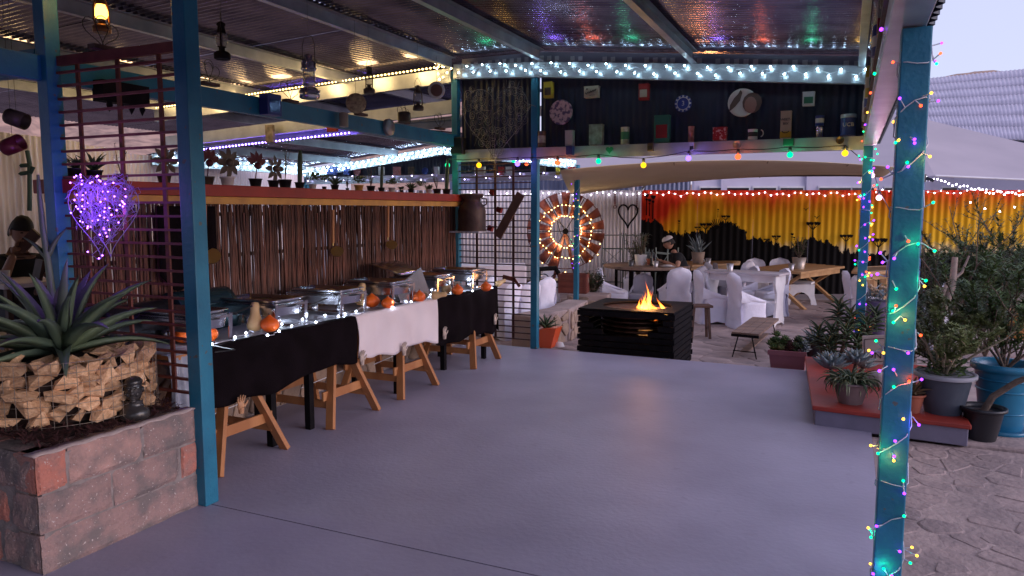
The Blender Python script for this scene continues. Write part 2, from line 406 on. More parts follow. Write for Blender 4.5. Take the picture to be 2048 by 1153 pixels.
# ================================================================ canopy over the slab
can = thing('steel_canopy', 'main blue-posted steel canopy with zinc sheets and purlins over the painted slab', 'canopy', (-2, 3, 0))
PS = .092
def post(par, x, y, z0, z1, s=PS, m=BLUEP, label=None):
    mb = MB(); mb.box((x, y, (z0 + z1) / 2), (s, s, z1 - z0)); 
    o = obj('post', mb, m, par, label=label, bevel=.005)
    return o
post(can, -3.25, 2.97, 0, RZ(-3.25), .094, label='teal lit post at the near left')
post(can, -4.37, 2.97, 0, RZ(-4.37), .094, label='blue post behind the lattice edge')
post(can, -3.37, 8.09, 0, RZ(-3.37) - .1, .082, label='post at the far slab corner')
post(can, -4.42, 8.09, 0, RZ(-4.4) - .1, .082, label='dark post at the bar end')
post(can, .185, 3.0, 0, 2.275, .094, label='post wrapped in coloured fairy lights')
post(can, .14, 8.04, 0, 2.27, .085, label='far right post wrapped in fairy lights')
# purlins along the depth of the roof
for x in (-9.4, -7.66, -6.02, -4.47, -3.32, -1.58, .02):
    ye = 10.9 if x < -5 else 8.08; mb = MB(); mb.channel((x, -7.5, RZ(x) + .0), (x, ye, RZ(x) + .0), .13, .055, side=1); obj('purlin', mb, PURL, can)
# roof sheets, ribs across the slope
def roof_sheets(par, xs, zf, y0, y1, width=.76, m=ROOFM, pitch=.076, amp=.009, name='roof_sheet'):
    n = max(1, round((y1 - y0) / width))
    for i in range(n):
        a = y0 + (y1 - y0) * i / n; b = y0 + (y1 - y0) * (i + 1) / n + .02; N = int((b - a) / pitch * 8); dz = (i % 2) * .004
        mb = MB()
        mb.grid(N, len(xs) - 1, lambda u, v: Vector((xs[round(v * (len(xs) - 1))], a + (b - a) * u, zf(xs[round(v * (len(xs) - 1))]) + dz + amp * math.sin(2 * math.pi * (a + (b - a) * u) / pitch))))
        obj(name, mb, m, par)
roof_sheets(can, [-12, -9, -6, -4.4], lambda x: RZ(x) + .082, -7.5, 11.0)
roof_sheets(can, [-4.42, -3.35, -1.5, .2, .34], lambda x: RZ(x) + .087, -7.5, 8.45)
# cross beams on the far line of the canopy
def crossbeam(par, pts, h, w, m, y, name='cross_beam', side=1):
    for (xa, za), (xb, zb) in zip(pts, pts[1:]):
        mb = MB(); mb.channel((xa, y, za), (xb, y, zb), h, w, side=side); obj(name, mb, m, par)
crossbeam(can, [(.12, 2.94), (-3.33, 3.255), (-4.42, 3.31)], .17, .06, ZINC, 8.035)
crossbeam(can, [(-4.46, 3.27), (-9.5, 3.05)], .17, .06, ZINC, 8.035)
crossbeam(can, [(-4.46, 2.93), (-9.5, 2.68)], .16, .06, ZINC, 8.2)
crossbeam(can, [(-4.46, 3.20), (-9.5, 2.97)], .15, .06, PURL, 10.95)
crossbeam(can, [(-3.40, 2.305), (-4.38, 2.305)], .14, .05, ZINC, 8.03)
crossbeam(can, [(.10, 2.30), (-3.33, 2.305)], .13, .05, ZINC, 8.03)
# closing strip between the top beam and the sheets
mb = MB(); mb.grid(60, 1, lambda u, v: Vector((-4.4 + 4.6 * u, 8.22, RZ(-4.4 + 4.6 * u) - .06 + .13 * v)))
obj('closing_strip', mb, mat('lilac_strip', (.22, .22, .30), .6), can)
mb = MB()
for i in range(46):
    x = -4.3 + 4.4 * i / 46; z = RZ(x) - .005
    if rnd.random() < .6: mb.box((x, 8.205, z), (.05, .006, .05))
obj('roof_closers', mb, mat('pale_foam', (.5, .5, .56), .8), can, kind='stuff')
# long blue beam from the near left post to the bar end
mb = MB(); mb.beam((-4.4, -7.4, 2.485), (-4.4, 8.04, 2.485), .06, .145); obj('long_beam', mb, BLUEP, can, bevel=.004)
mb = MB(); mb.beam((-4.45, 2.97, 2.53), (-9, 2.97, 2.53), .06, .15); obj('long_beam', mb, BLUEP, can, bevel=.004)
# right hand edge: box beam, inner shelf and corrugated cladding
mb = MB(); mb.beam((.155, -7.4, 2.335), (.155, 8.1, 2.335), .12, .11); obj('edge_beam', mb, ZINC, can, bevel=.004)
mb = MB(); mb.beam((.125, -7.4, 2.41), (.125, 8.0, 2.41), .09, .018); obj('tin_shelf', mb, WOODD, can)
cl = corrugated((.235, -7.4), (.235, 8.25), 2.30, 3.14, amp=.012); obj('side_cladding', cl, NAVY, can)
# navy gable boards over the far opening
gb = corrugated((-3.33, 8.17), (.16, 8.17), 2.36, 3.2, amp=.006)
for v in gb.v: v.z = min(v.z, RZ(v.x) - .10)
obj('gable_panel', gb, NAVY, can)
gb = corrugated((-4.38, 8.17), (-3.41, 8.17), 2.36, 3.3, amp=.006); obj('gable_panel', gb, NAVY, can)
# door closer style boxes at the bar end post
mb = MB(); mb.box((-4.34, 8.0, 2.42), (.16, .12, .2)); obj('junction_box', mb, BLACKP, can, bevel=.01)

mb = MB(); mb.box((-6, -8.2, 1.7), (13, .15, 3.4)); struct('unseen_shade_wall', mb, mat('dark_shade_wall', (.10, .09, .11), .9))  # unseen wall, added behind the camera to block light from that side
# ================================================================ second bay roof behind the bar
def RZ2(x): return 2.77 - .115 * abs(x + 6.9) if x < -6.9 else 2.77 - .125 * (x + 6.9)
bay = thing('rear_bay', 'lower gabled steel bay behind the bar with cyan lit eaves', 'canopy', (-7, 11, PZ))
roof_sheets(bay, [-10.3, -6.95], lambda x: RZ2(x) + .15, 8.5, 12.3)
roof_sheets(bay, [-6.95, -4.25], lambda x: RZ2(x) + .155, 8.5, 12.3)
for x in (-9.0, -7.9, -6.2, -5.2):
    mb = MB(); mb.channel((x, 8.5, RZ2(x) + .07), (x, 12.15, RZ2(x) + .07), .12, .05); obj('purlin', mb, PURL, bay)
for xa, xb in ((-10.15, -6.9), (-6.9, -4.3)):
    mb = MB(); mb.channel((xa, 12.15, RZ2(xa) - .02), (xb, 12.15, RZ2(xb) - .02), .16, .05); obj('cross_beam', mb, ZINC, bay)
mb = MB(); mb.channel((-10.15, 8.5, 2.46), (-10.15, 12.2, 2.46), .2, .06); obj('eaves_beam', mb, ZINC, bay)
for xa, xb, y in ((-9.3, -4.5, 8.5),):
    mb = MB(); mb.channel((xa, y, 2.66), (xb, y, 2.76), .1, .05); obj('cross_beam', mb, PURL, bay)
for x in (-10.15, -4.3):
    post(bay, x, 12.2, PZ, RZ2(x) - .02, .08)
mb = MB(); mb.channel((-10.1, 12.12, 2.24), (-4.35, 12.12, 2.24), .14, .05); obj('lower_rail', mb, ZINC, bay)
gb = corrugated((-10.1, 12.22), (-4.35, 12.22), 2.32, 2.9, amp=.006, seg=4)
for v in gb.v: v.z = min(v.z, RZ2(v.x) - .06)
obj('gable_panel', gb, NAVY, bay)

# ================================================================ fences
SHEETW = mat('pale_zinc_fence', (.62, .58, .62), .42, .35, (.46, .43, .48), 2.2, bump=.1, stretch=(1, 1, .3))
def gpos(px, d): p = AT(px, 421, d); return (p.x, p.y)
FD = 17.1
fp = lambda px: Vector((*gpos(px, FD), 0))
t = thing('silver_fence', 'tall plain silver corrugated fence behind the windmill wheel', 'fence', (*gpos(1100, FD), PZ))
pxs = [700, 840, 980, 1120, 1283]
for a, b in zip(pxs, pxs[1:]):
    obj('fence_sheet', corrugated(gpos(a, FD), gpos(b, FD), PZ, 2.11, pitch=.085, amp=.014, seg=8), SHEETW, t)
# mural paint: red to yellow sky over a black koppie skyline, as paint on the sheet
def mural_mat():
    m = bpy.data.materials.new('mural_paint'); m.use_nodes = True; nt = m.node_tree; L = nt.links.new; b = nt.nodes['Principled BSDF']; b.inputs['Roughness'].default_value = .7; b.inputs['Specular IOR Level'].default_value = .08
    uv = nt.nodes.new('ShaderNodeUVMap'); uv.uv_map = 'paint'; sp = nt.nodes.new('ShaderNodeSeparateXYZ'); L(uv.outputs[0], sp.inputs[0])
    nz = nt.nodes.new('ShaderNodeTexNoise'); nz.inputs['Scale'].default_value = 3; nz.inputs['Detail'].default_value = 4
    mp = nt.nodes.new('ShaderNodeMapping'); mp.inputs['Scale'].default_value = (1.4, .55, 1); L(uv.outputs[0], mp.inputs[0]); L(mp.outputs[0], nz.inputs['Vector'])
    # sky gradient, spray clouds on the left
    lx = nt.nodes.new('ShaderNodeMapRange'); lx.inputs[1].default_value = 0; lx.inputs[2].default_value = 1.1; lx.inputs[3].default_value = -.42; lx.inputs[4].default_value = 0; L(sp.outputs[0], lx.inputs[0])
    a1 = nt.nodes.new('ShaderNodeMath'); a1.operation = 'MULTIPLY_ADD'; L(nz.outputs['Fac'], a1.inputs[0]); a1.inputs[1].default_value = .30; L(sp.outputs[1], a1.inputs[2])
    a2 = nt.nodes.new('ShaderNodeMath'); a2.operation = 'SUBTRACT'; L(a1.outputs[0], a2.inputs[0]); L(lx.outputs[0], a2.inputs[1])
    cr = nt.nodes.new('ShaderNodeValToRGB'); e = cr.color_ramp.elements
    e[0].position = .42; e[0].color = (.78, .62, .36, 1); e[1].position = 1.16 / 1.3; e[1].color = (.62, .035, .012, 1)
    for p, c in ((.50, (.80, .47, .03, 1)), (.70, (.80, .40, .015, 1)), (.79, (.74, .24, .012, 1)), (.85, (.68, .09, .012, 1))):
        q = e.new(p); q.color = c
    sc = nt.nodes.new('ShaderNodeMath'); sc.operation = 'DIVIDE'; sc.inputs[1].default_value = 1.3; L(a2.outputs[0], sc.inputs[0]); L(sc.outputs[0], cr.inputs[0])
    # skyline height over x
    hr = nt.nodes.new('ShaderNodeValToRGB'); he = hr.color_ramp.elements; hx = nt.nodes.new('ShaderNodeMath'); hx.operation = 'DIVIDE'; hx.inputs[1].default_value = 9.0; L(sp.outputs[0], hx.inputs[0]); L(hx.outputs[0], hr.inputs[0])
    pts = [(1283, 440), (1310, 440), (1330, 462), (1365, 468), (1395, 462), (1425, 458), (1450, 442), (1475, 455), (1500, 474), (1540, 486), (1580, 493), (1600, 484), (1630, 477), (1665, 492), (1690, 502), (1745, 505), (1870, 507), (1990, 510), (2060, 495)]
    q1 = he[1]; q1.position = 1.0
    for i, (px, py) in enumerate(pts):
        x = (px - 1283) * FD / FOC / 9.0; h = (CAM_H - (py - 421) * FD / FOC - PZ) / 2.41
        if i == 0: q = he[0]; q.position = 0
        elif i == len(pts) - 1: q = [e_ for e_ in he][-1]
        else: q = he.new(x)
        q.color = (h, h, h, 1)
    n2 = nt.nodes.new('ShaderNodeTexNoise'); n2.inputs['Scale'].default_value = 7; n2.inputs['Detail'].default_value = 5; n2.inputs['Roughness'].default_value = .62; L(uv.outputs[0], n2.inputs['Vector'])
    m1 = nt.nodes.new('ShaderNodeMath'); m1.operation = 'MULTIPLY_ADD'; L(n2.outputs['Fac'], m1.inputs[0]); m1.inputs[1].default_value = .26; m1.inputs[2].default_value = -.13
    m2 = nt.nodes.new('ShaderNodeMath'); m2.operation = 'ADD'; L(hr.outputs[0], m2.inputs[0]); L(m1.outputs[0], m2.inputs[1])
    m3 = nt.nodes.new('ShaderNodeMath'); m3.operation = 'LESS_THAN'; L(sp.outputs[1], m3.inputs[0]); L(m2.outputs[0], m3.inputs[1])
    mx = nt.nodes.new('ShaderNodeMix'); mx.data_type = 'RGBA'; L(m3.outputs[0], mx.inputs[0]); L(cr.outputs[0], mx.inputs[6]); mx.inputs[7].default_value = (.007, .006, .007, 1)
    L(mx.outputs[2], b.inputs['Base Color']); return m
MURAL = mural_mat(); PAINTB = mat('black_silhouette_paint', (.007, .006, .007), .8, spec=.1)
t = thing('mural_fence', 'corrugated fence painted with an orange and yellow sunset over a black skyline', 'fence', (*gpos(1600, FD), PZ))
x0 = 1283
for k in range(9):
    a = x0 + k * 112; b = a + 112
    mb = corrugated(gpos(a, FD), gpos(b, FD), PZ, 2.11, pitch=.16, amp=.013, seg=10)
    o = obj('fence_sheet', mb, MURAL, t); me = o.data; uv = me.uv_layers.new(name='paint'); P0 = Vector((*gpos(1283, FD), 0)); dv = (fp(1400) - fp(1283)).normalized()
    wv = [v + 0 * v for v in mb.v]
    for lp in me.loops:
        v = wv[lp.vertex_index]; uv.data[lp.index].uv = ((Vector((v.x, v.y, 0)) - P0).dot(dv), (v.z - PZ) / 2.41)
# small painted silhouettes: quiver trees, aloes and birds
FN = Vector((math.sin(YAW), -math.cos(YAW), 0))     # towards the viewer
FM = Matrix(((_r.x, 0, FN.x), (_r.y, 0, FN.y), (0, 1, 0))).to_4x4()
def sil(px, py, kind, s=1.0):
    p = AT(px, py, FD - .06); M = Matrix.Translation(p) @ FM @ Matrix.Scale(s * .66, 4); mb = MB()
    def st(a, b, w):
        a = Vector(a); b = Vector(b); n = Vector((-(b - a).y, (b - a).x)).normalized() * w / 2
        mb.prism([tuple(a - n), tuple(b - n * .6), tuple(b + n * .6), tuple(a + n)], M, .006)
    def blob(c, r, k=9): mb.prism([(c[0] + r * (1 + .25 * math.sin(i * 2.3)) * math.cos(2 * math.pi * i / k), c[1] + r * .8 * (1 + .25 * math.cos(i * 1.7)) * math.sin(2 * math.pi * i / k)) for i in range(k)], M, .006)
    if kind == 'quiver':
        st((0, -.35), (0, 0), .06)
        for dx in (-.16, -.05, .09, .17): st((0, -.03), (dx, .13), .03); blob((dx, .17), .07)
    elif kind == 'aloe':
        st((0, -.3), (0, .1), .03); blob((0, .16), .055); blob((0, .06), .03)
    elif kind == 'bird':
        st((-.1, .06), (0, 0), .03); st((0, 0), (.11, .09), .03); st((-.02, -.04), (.03, .01), .03)
    elif kind == 'bush':
        for i in range(9): a = math.pi * (i + .5) / 9; st((0, -.1), (.2 * math.cos(a), .2 * math.sin(a)), .03)
    obj('painted_silhouette', mb, PAINTB, t)
for a in ((1293, 405, 'aloe', 1.5), (1299, 412, 'aloe', 1.2), (1306, 410, 'aloe', 1.7), (1358, 450, 'aloe', .8), (1411, 458, 'quiver', .9), (1395, 460, 'quiver', .5), (1433, 452, 'bush', 1.2), (1451, 440, 'quiver', .7), (1626, 458, 'quiver', 1.1), (1634, 436, 'bird', .9), (1612, 420, 'bird', .8), (1584, 478, 'aloe', 1.0), (1552, 480, 'quiver', .7), (1588, 482, 'aloe', .7), (1692, 482, 'quiver', 1.0), (1533, 484, 'quiver', .5), (1757, 493, 'quiver', 1.3), (1950, 500, 'bush', 1.4), (1436, 425, 'aloe', .6), (1451, 433, 'bird', .5), (1468, 452, 'quiver', .4), (1930, 505, 'quiver', 1.0)):
    sil(*a)
# fence beyond the dining side, far left
la, lb = AT(-260, 300, 7.4), AT(655, 345, 19.0)
t = thing('boundary_fence', 'bare grey corrugated boundary fence running behind the far left diner', 'fence', (la.x, la.y, PZ))
n = 12
for i in range(n):
    a = lerp((la.x, la.y, 0), (lb.x, lb.y, 0), i / n); b = lerp((la.x, la.y, 0), (lb.x, lb.y, 0), (i + 1) / n)
    obj('fence_sheet', corrugated(a, b, PZ, 2.55 + .05 * math.sin(i), pitch=.1, amp=.018, seg=6), SHEETW, t)
# teal spray paint scroll and poles on that fence
# ================================================================ buildings beyond the fence
WALLP = mat('lilac_white_wall', (.60, .56, .68), .85, 0, (.54, .50, .62), 1.2)
t = thing('warehouse', 'long pale warehouse with small dark windows above the mural fence', 'building', (*gpos(1700, 24), PZ))
def slab_pts(pa, pb, z0, z1, th):
    a, b = Vector((*pa, 0)), Vector((*pb, 0)); mb = MB(); mb.beam(a + Vector((0, 0, (z0 + z1) / 2)), b + Vector((0, 0, (z0 + z1) / 2)), th, z1 - z0); return mb
obj('wall', slab_pts(gpos(1385, 24), gpos(2300, 24), PZ, 4.1, .3), WALLP, t)
for px in (1422, 1474, 1528, 1582, 1668, 1725, 1790, 1905, 1985):
    w_ = 62 if px == 1668 else 44
    fr = obj('window', slab_pts(gpos(px - w_ / 2 - 3, 23.83), gpos(px + w_ / 2 + 3, 23.83), 1.3, 2.42, .06), WHITEP, t)
    g = slab_pts(gpos(px - w_ / 2, 23.79), gpos(px + w_ / 2, 23.79), 1.36, 2.36, .05); obj('pane', g, mat('dark_window_glass', (.02, .018, .025), .15), fr)
for px in (1440, 1610, 1845):
    obj('pilaster', slab_pts(gpos(px, 23.8), gpos(px + 12, 23.8), PZ, 4.1, .1), WALLP, t)
t = thing('metal_shed', 'blue-grey corrugated shed between the windmill wheel and the warehouse', 'shed', (*gpos(1250, 21), PZ))
for i in range(3):
    obj('wall_sheet', corrugated(gpos(900 + i * 160, 21), gpos(900 + (i + 1) * 160, 21), PZ, 3.0, pitch=.13, amp=.02), mat('blue_grey_sheet', (.22, .26, .40), .5, .2, (.18, .21, .33), 2), t)
for px in (1145, 1212, 1264):
    mb = MB(); mb.tube([AT(px, 360, 20.7) - Vector((0, 0, 3)), AT(px, 360, 20.7) + Vector((0, 0, .6))], .09, 6); obj('downpipe', mb, SHEETW, t)
# big tiled roof at the right
t = thing('gabled_hall', 'large hall at the right whose long ribbed lilac roof rises above the shade sail', 'building', AT(2000, 421, 26) * 1)
t.location.z = PZ
e0, e1 = AT(1700, 268, 26), AT(2330, 292, 19); r0, r1 = AT(1640, 178, 36), AT(2330, 112, 27)
N = 60
TILE = mat('ribbed_roof', (.50, .45, .54), .55, 0, (.42, .38, .46), 2, bump=.2)
for k in range(7):
    mb = MB(); v0, v1 = k / 7, (k + 1) / 7
    def f(u, v):
        vv = v0 + (v1 - v0) * v; p = lerp(lerp(e0, e1, u), lerp(r0, r1, u), vv); return p + Vector((0, 0, .016 * math.sin(u * 2 * math.pi * 84) + .012 * (1 - v)))
    mb.grid(84 * 6, 1, f); obj('roof_course', mb, TILE, t, solid=.02)
mb = MB(); mb.beam(e0 - Vector((0, 0, .12)), e1 - Vector((0, 0, .12)), .25, .22); obj('gutter', mb, STEELD, t)
mb = MB(); a, b = e0 + Vector((.2, .5, 0)), e1 + Vector((.2, .5, 0)); mb.add([(a.x, a.y, PZ), (b.x, b.y, PZ), (b.x, b.y, b.z), (a.x, a.y, a.z)], [(0, 1, 2, 3)]); obj('wall', mb, WALLP, t)
# white gable house far left
t = thing('white_house', 'white gable-roofed house over the fence behind the bar counter', 'house', AT(560, 421, 26)); t.location.z = PZ
a, b = AT(505, 345, 26), AT(640, 345, 26)
mb = MB(); d = Vector((b.x - a.x, b.y - a.y, 0)); nn = Vector((-d.y, d.x, 0)).normalized()
zt = AT(540, 322, 26).z; ze = AT(505, 350, 26).z; zr = AT(530, 318, 26).z
A = Vector((a.x, a.y, PZ)); B = Vector((b.x, b.y, PZ)); D = nn * 5
mb.add([A, B, B + Vector((0, 0, ze - PZ)), A + Vector((0, 0, ze - PZ)), A + D, B + D, B + D + Vector((0, 0, ze - PZ)), A + D + Vector((0, 0, ze - PZ))], [(0, 1, 2, 3), (5, 4, 7, 6), (1, 5, 6, 2), (4, 0, 3, 7)]); obj('wall', mb, WHITEP, t)
mb = MB(); U = Vector((0, 0, ze - PZ)); H = Vector((0, 0, .75))
mb.add([A + U - d * .04, B + U + d * .04, B + U + D * .5 + H + d * .04, A + U + D * .5 + H - d * .04, A + U + D, B + U + D], [(0, 1, 2, 3), (3, 2, 5, 4)]); obj('roof', mb, WHITEP, t, solid=.08)
# ---------------------------------------------------------------- shade sails
def sail(name, label, c, sag, m, nu=24, nv=12, edge=.35):
    A, B, Cc, D = [Vector(v) for v in c]      # near-left, near-right, far-right, far-left
    mb = MB()
    def f(u, v):
        p = lerp(lerp(A, B, u), lerp(D, Cc, u), v); s = 4 * u * (1 - u)
        p.z += sag[0] * s * (1 - v) + sag[1] * s * v; return p + Vector((0, 0, -edge * 4 * v * (1 - v) * .3))
    mb.grid(nu, nv, f); return mb
TAN = mat('tan_sail', (.55, .46, .33), .8, 0, (.50, .41, .29), 1.5); LIL = mat('lilac_sail', (.42, .36, .39), .8, 0, (.37, .32, .35), .8)
t = thing('shade_sail', 'tan tensioned shade sail hung over the far patio tables', 'shade sail', AT(1450, 345, 15))
mb = sail('', '', (AT(1120, 341, 11.6), AT(1790, 335, 11.6), AT(1745, 349, 16.9), AT(1150, 390, 16.9)), (.13, .14), TAN); obj('canvas', mb, TAN, t, solid=.01)
mb = MB()
for u in (.34, .62, .86):
    pts = [lerp(lerp(AT(1120, 341, 11.6), AT(1790, 335, 11.6), u), lerp(AT(1150, 390, 16.9), AT(1745, 349, 16.9), u), v) + Vector((0, 0, .13 * 4 * u * (1 - u) - .02)) for v in (0, .25, .5, .75, 1)]
    mb.tube(pts, .012, 4)
obj('seam', mb, mat('sail_seam', (.2, .15, .1), .8), t)
mb = MB(); mb.tube([AT(1283, 382, 16.9), AT(1305, 342, 15)], .035, 6); mb.tube([AT(1300, 368, 16), AT(1250, 374, 16.8)], .02, 6); obj('strut', mb, STEELD, t)
t = thing('shade_sail', 'large lilac shade sail with its peak beside the fairy lit post', 'shade sail', AT(1840, 300, 15))
mb = MB()
pk, rt, lf, fr_ = AT(1806, 228, 17.5), AT(2420, 372, 13.0), AT(900, 292, 20), AT(1870, 352, 13.2)
def tri(A, B, Cc, n=14, sag=.5):
    vs = []; idx = {}
    for i in range(n + 1):
        for j in range(n + 1 - i):
            a, b = i / n, j / n; c_ = 1 - a - b; p = A * c_ + B * a + Cc * b; p = p + Vector((0, 0, -sag * 27 * a * b * c_ * .5 - sag * .6 * (a * c_ + b * c_ + a * b))); idx[(i, j)] = len(vs); vs.append(p)
    fs = []
    for i in range(n):
        for j in range(n - i):
            fs.append((idx[(i, j)], idx[(i + 1, j)], idx[(i, j + 1)]))
            if j < n - i - 1: fs.append((idx[(i + 1, j)], idx[(i + 1, j + 1)], idx[(i, j + 1)]))
    mb.add(vs, fs, True)
tri(pk, fr_, rt, sag=.12); tri(pk, AT(1150, 352, 16.5), fr_, sag=.12); tri(pk, lf, AT(1150, 352, 16.5), sag=.1); obj('canvas', mb, LIL, t)
mb = MB(); mb.tube([fr_, lerp(fr_, rt, .5) + Vector((0, 0, -.02)), rt], .02, 6); obj('edge_rope', mb, WHITEP, t)
p = AT(1838, 352, 12.0)
t = thing('sail_pole', 'round blue pole holding up the shade sail behind the fairy lit post', 'pole', (p.x, p.y, PZ))
mb = MB(); mb.tube([(p.x, p.y, PZ), (p.x, p.y, p.z - .1)], .095, 16); obj('tube', mb, mat('blue_pole_paint', (.015, .08, .26), .45), t)
mb = MB(); mb.tube([(p.x, p.y, p.z - .1), (p.x, p.y, p.z + .02)], .11, 16); mb.beam((p.x, p.y, p.z), AT(1868, 362, 11.9), .05, .05); obj('cap', mb, STEELD, t)
gc = Vector((-3.84, 2.58, .585)); GR = .46     # gabion ring on the planter
# ================================================================ front left planter
t = thing('block_planter', 'low raised planter of rough red-brown concrete blocks at the near left', 'planter', (-3.9, 2.5, 0))
mb = MB(); mb.box((-4.1, 2.50, .26), (1.62, .80, .52)); mb.box((-4.11, 2.51, .268), (1.48, .83, .545)); obj('core', mb, SOIL, t)
mb = MB(); mb.box((-3.315, 2.49, .27), (.10, .86, .53)); mb.box((-4.1, 2.075, .27), (1.5, .05, .53)); obj('mortar', mb, MORTAR, t)
def rough_block(x0, x1, y0, y1, z0, z1, seed, face):
    """split face block: the seen face is broken, the edges uneven"""
    mb = MB(); n, m = 12, 7; rg = random.Random(seed); o = Vector((seed * 3.1, seed * 1.7, 0))
    def f(u, v):
        e = min(u, 1 - u) * 9; g = min(v, 1 - v) * 5; k = min(1, e, g)
        if face == 'x': p = Vector((x1, y0 + (y1 - y0) * u, z0 + (z1 - z0) * v)); ax = 0
        else: p = Vector((x0 + (x1 - x0) * u, y0, z0 + (z1 - z0) * v)); ax = 1
        dn = noise.noise(p * 11 + o) * .011 + noise.noise(p * 34 + o) * .006
        off = -.014 * (1 - k) ** 2 + dn
        if face == 'x': p.x += off
        else: p.y -= off
        p.z += noise.noise(p * 9 + o) * .003 * (1 if 0 < v < 1 else 1); return p
    mb.grid(n, m, f, smooth=False)
    # box behind
    if face == 'x': mb.box(((x0 + x1) / 2 - .016, (y0 + y1) / 2, (z0 + z1) / 2), (x1 - x0 - .03, y1 - y0 - .004, z1 - z0 - .004))
    else: mb.box(((x0 + x1) / 2, (y0 + y1) / 2 + .016, (z0 + z1) / 2), (x1 - x0 - .004, y1 - y0 - .03, z1 - z0 - .004))
    return obj('block', mb, BLOCKS[seed % 3], t)
def block_mat(name, a, b, lo, hi, seed):
    return mat(name, a, .9, 0, b, 7 + seed, bump=1.0, bscale=70, lo=lo, hi=hi, detail=10, speck=(.335, .02, (.55, .47, .44), 75))
BLOCKS = [block_mat('block_brick_red', (.50, .19, .14), (.26, .18, .165), .42, .62, 0), block_mat('block_charcoal', (.34, .22, .20), (.19, .155, .15), .40, .6, 1), block_mat('block_rose', (.48, .29, .25), (.25, .185, .175), .38, .66, 2)]
zc = [(0, .18), (.19, .365), (.375, .55)]
for r, cuts in enumerate(([2.04, 2.93], [2.04, 2.405, 2.815, 2.93], [2.04, 2.185, 2.585, 2.93])):
    for i, (a, b) in enumerate(zip(cuts, cuts[1:])):
        rough_block(-3.42 if True else 0, -3.25, a + .006 * (i > 0), b - .005, zc[r][0], zc[r][1], [7, 6, 8, 10, 13, 9, 12, 11, 13][(r * 3 + i) % 9], 'x')
for r, cuts in enumerate(([-4.9, -4.4, -3.95, -3.55, -3.27], [-4.9, -4.3, -3.88, -3.48, -3.27], [-4.9, -4.45, -4.05, -3.66, -3.27])):
    for i, (a, b) in enumerate(zip(cuts, cuts[1:])):
        rough_block(a + .006, b - .005, 2.04, 2.2, zc[r][0], zc[r][1], 3 * r + i + 1, 'y')
mb = MB(); mb.grid(30, 1, lambda u, v: Vector((-3.252 - .075 * v, 2.03 + .90 * u, .556 + .004 * math.sin(u * 40) * (1 - v)))); obj('coping', mb, mat('pale_mortar_top', (.50, .40, .38), .9, 0, (.40, .32, .30), 14, bump=.6), t, solid=.008)
# ground cover, one mat of small maroon rosettes
mb = MB(); rg = random.Random(4)
for i in range(2300):
    x, y = rg.uniform(-4.7, -3.33), rg.uniform(2.11, 2.95)
    q_ = math.hypot(x - gc.x, y - gc.y)
    if q_ < .42: continue
    h = .05 * rg.random() + .07 * max(0, min(1, (-3.34 - x) / .25))
    for k in range(5):
        a = rg.uniform(0, 6.28); mb.leaf((x, y, .535 + h * .6), (math.cos(a), math.sin(a), rg.uniform(.2, 1.1)), (0, 0, 1), .034, .018, .2, 1)
solo('ground_cover', mb, MAROON, 'low mat of maroon succulents covering the block planter soil', 'ground cover', (-3.6, 2.3, .5), kind='stuff')
# gabion ring filled with split wood chunks
t = thing('gabion_ring', 'round wire mesh ring packed with pale sandstone chunks on the block planter', 'gabion', gc)
CH = mat('sandstone_chunk', (.80, .53, .32), .85, 0, (.60, .34, .18), 3, bump=.9, bscale=8, var=.28)
rg = random.Random(11)
def chunk(r, seed):
    bm = bmesh.new(); q = random.Random(seed); pts = [Vector((q.uniform(-1, 1), q.uniform(-1, 1), q.uniform(-1, 1))) for _ in range(12)]
    vs = [bm.verts.new(p * r) for p in pts]; bmesh.ops.convex_hull(bm, input=vs); 
    bmesh.ops.delete(bm, geom=[v for v in bm.verts if not v.link_faces], context='VERTS')
    me = bpy.data.meshes.new('chunk'); bm.to_mesh(me); bm.free(); me.materials.append(CH); return me
chm = [chunk(1, s) for s in range(12)]
mb = MB(); mb.lathe([(GR - .1, 0), (GR - .1, .26)], gc, 24); obj('soil_fill', mb, SOIL, t)
for row in range(5):
    n = 28
    for i in range(n):
        a = 2 * math.pi * (i + rg.uniform(-.3, .3) + row * .5) / n
        p = Vector((math.cos(a), math.sin(a), 0)) * (GR - .045 + rg.uniform(-.02, .015)); p.z = .04 + row * .062 + rg.uniform(-.012, .012)
        o = bpy.data.objects.new('chunk', chm[rg.randrange(12)]); C.objects.link(o); o.parent = t; o.location = p
        o.rotation_euler = (rg.uniform(-.4, .4), rg.uniform(-.4, .4), a + rg.uniform(-.3, .3)); o.scale = (.040, rg.uniform(.045, .085), rg.uniform(.036, .054))
for i in range(46):
    a = rg.uniform(0, 6.28); q = GR - .12 - rg.uniform(0, .12); o = bpy.data.objects.new('chunk', chm[rg.randrange(12)]); C.objects.link(o); o.parent = t
    o.location = (math.cos(a) * q, math.sin(a) * q, .29 + rg.uniform(-.01, .02)); o.rotation_euler = (rg.uniform(-.6, .6), rg.uniform(-.6, .6), a); o.scale = (.06, .06, .03)
mb = MB()
for k in range(7): mb.tube([gc + Vector((math.cos(a) * GR, math.sin(a) * GR, .01 + k * .052)) for a in [2 * math.pi * i / 48 for i in range(48)]], .0016, 3, closed=True)
for i in range(54):
    a = 2 * math.pi * i / 54; mb.tube([gc + Vector((math.cos(a) * GR, math.sin(a) * GR, 0)), gc + Vector((math.cos(a) * GR, math.sin(a) * GR, .325))], .0016, 3)
obj('wire_mesh', mb, mat('galv_wire', (.35, .3, .26), .4, .8), t)

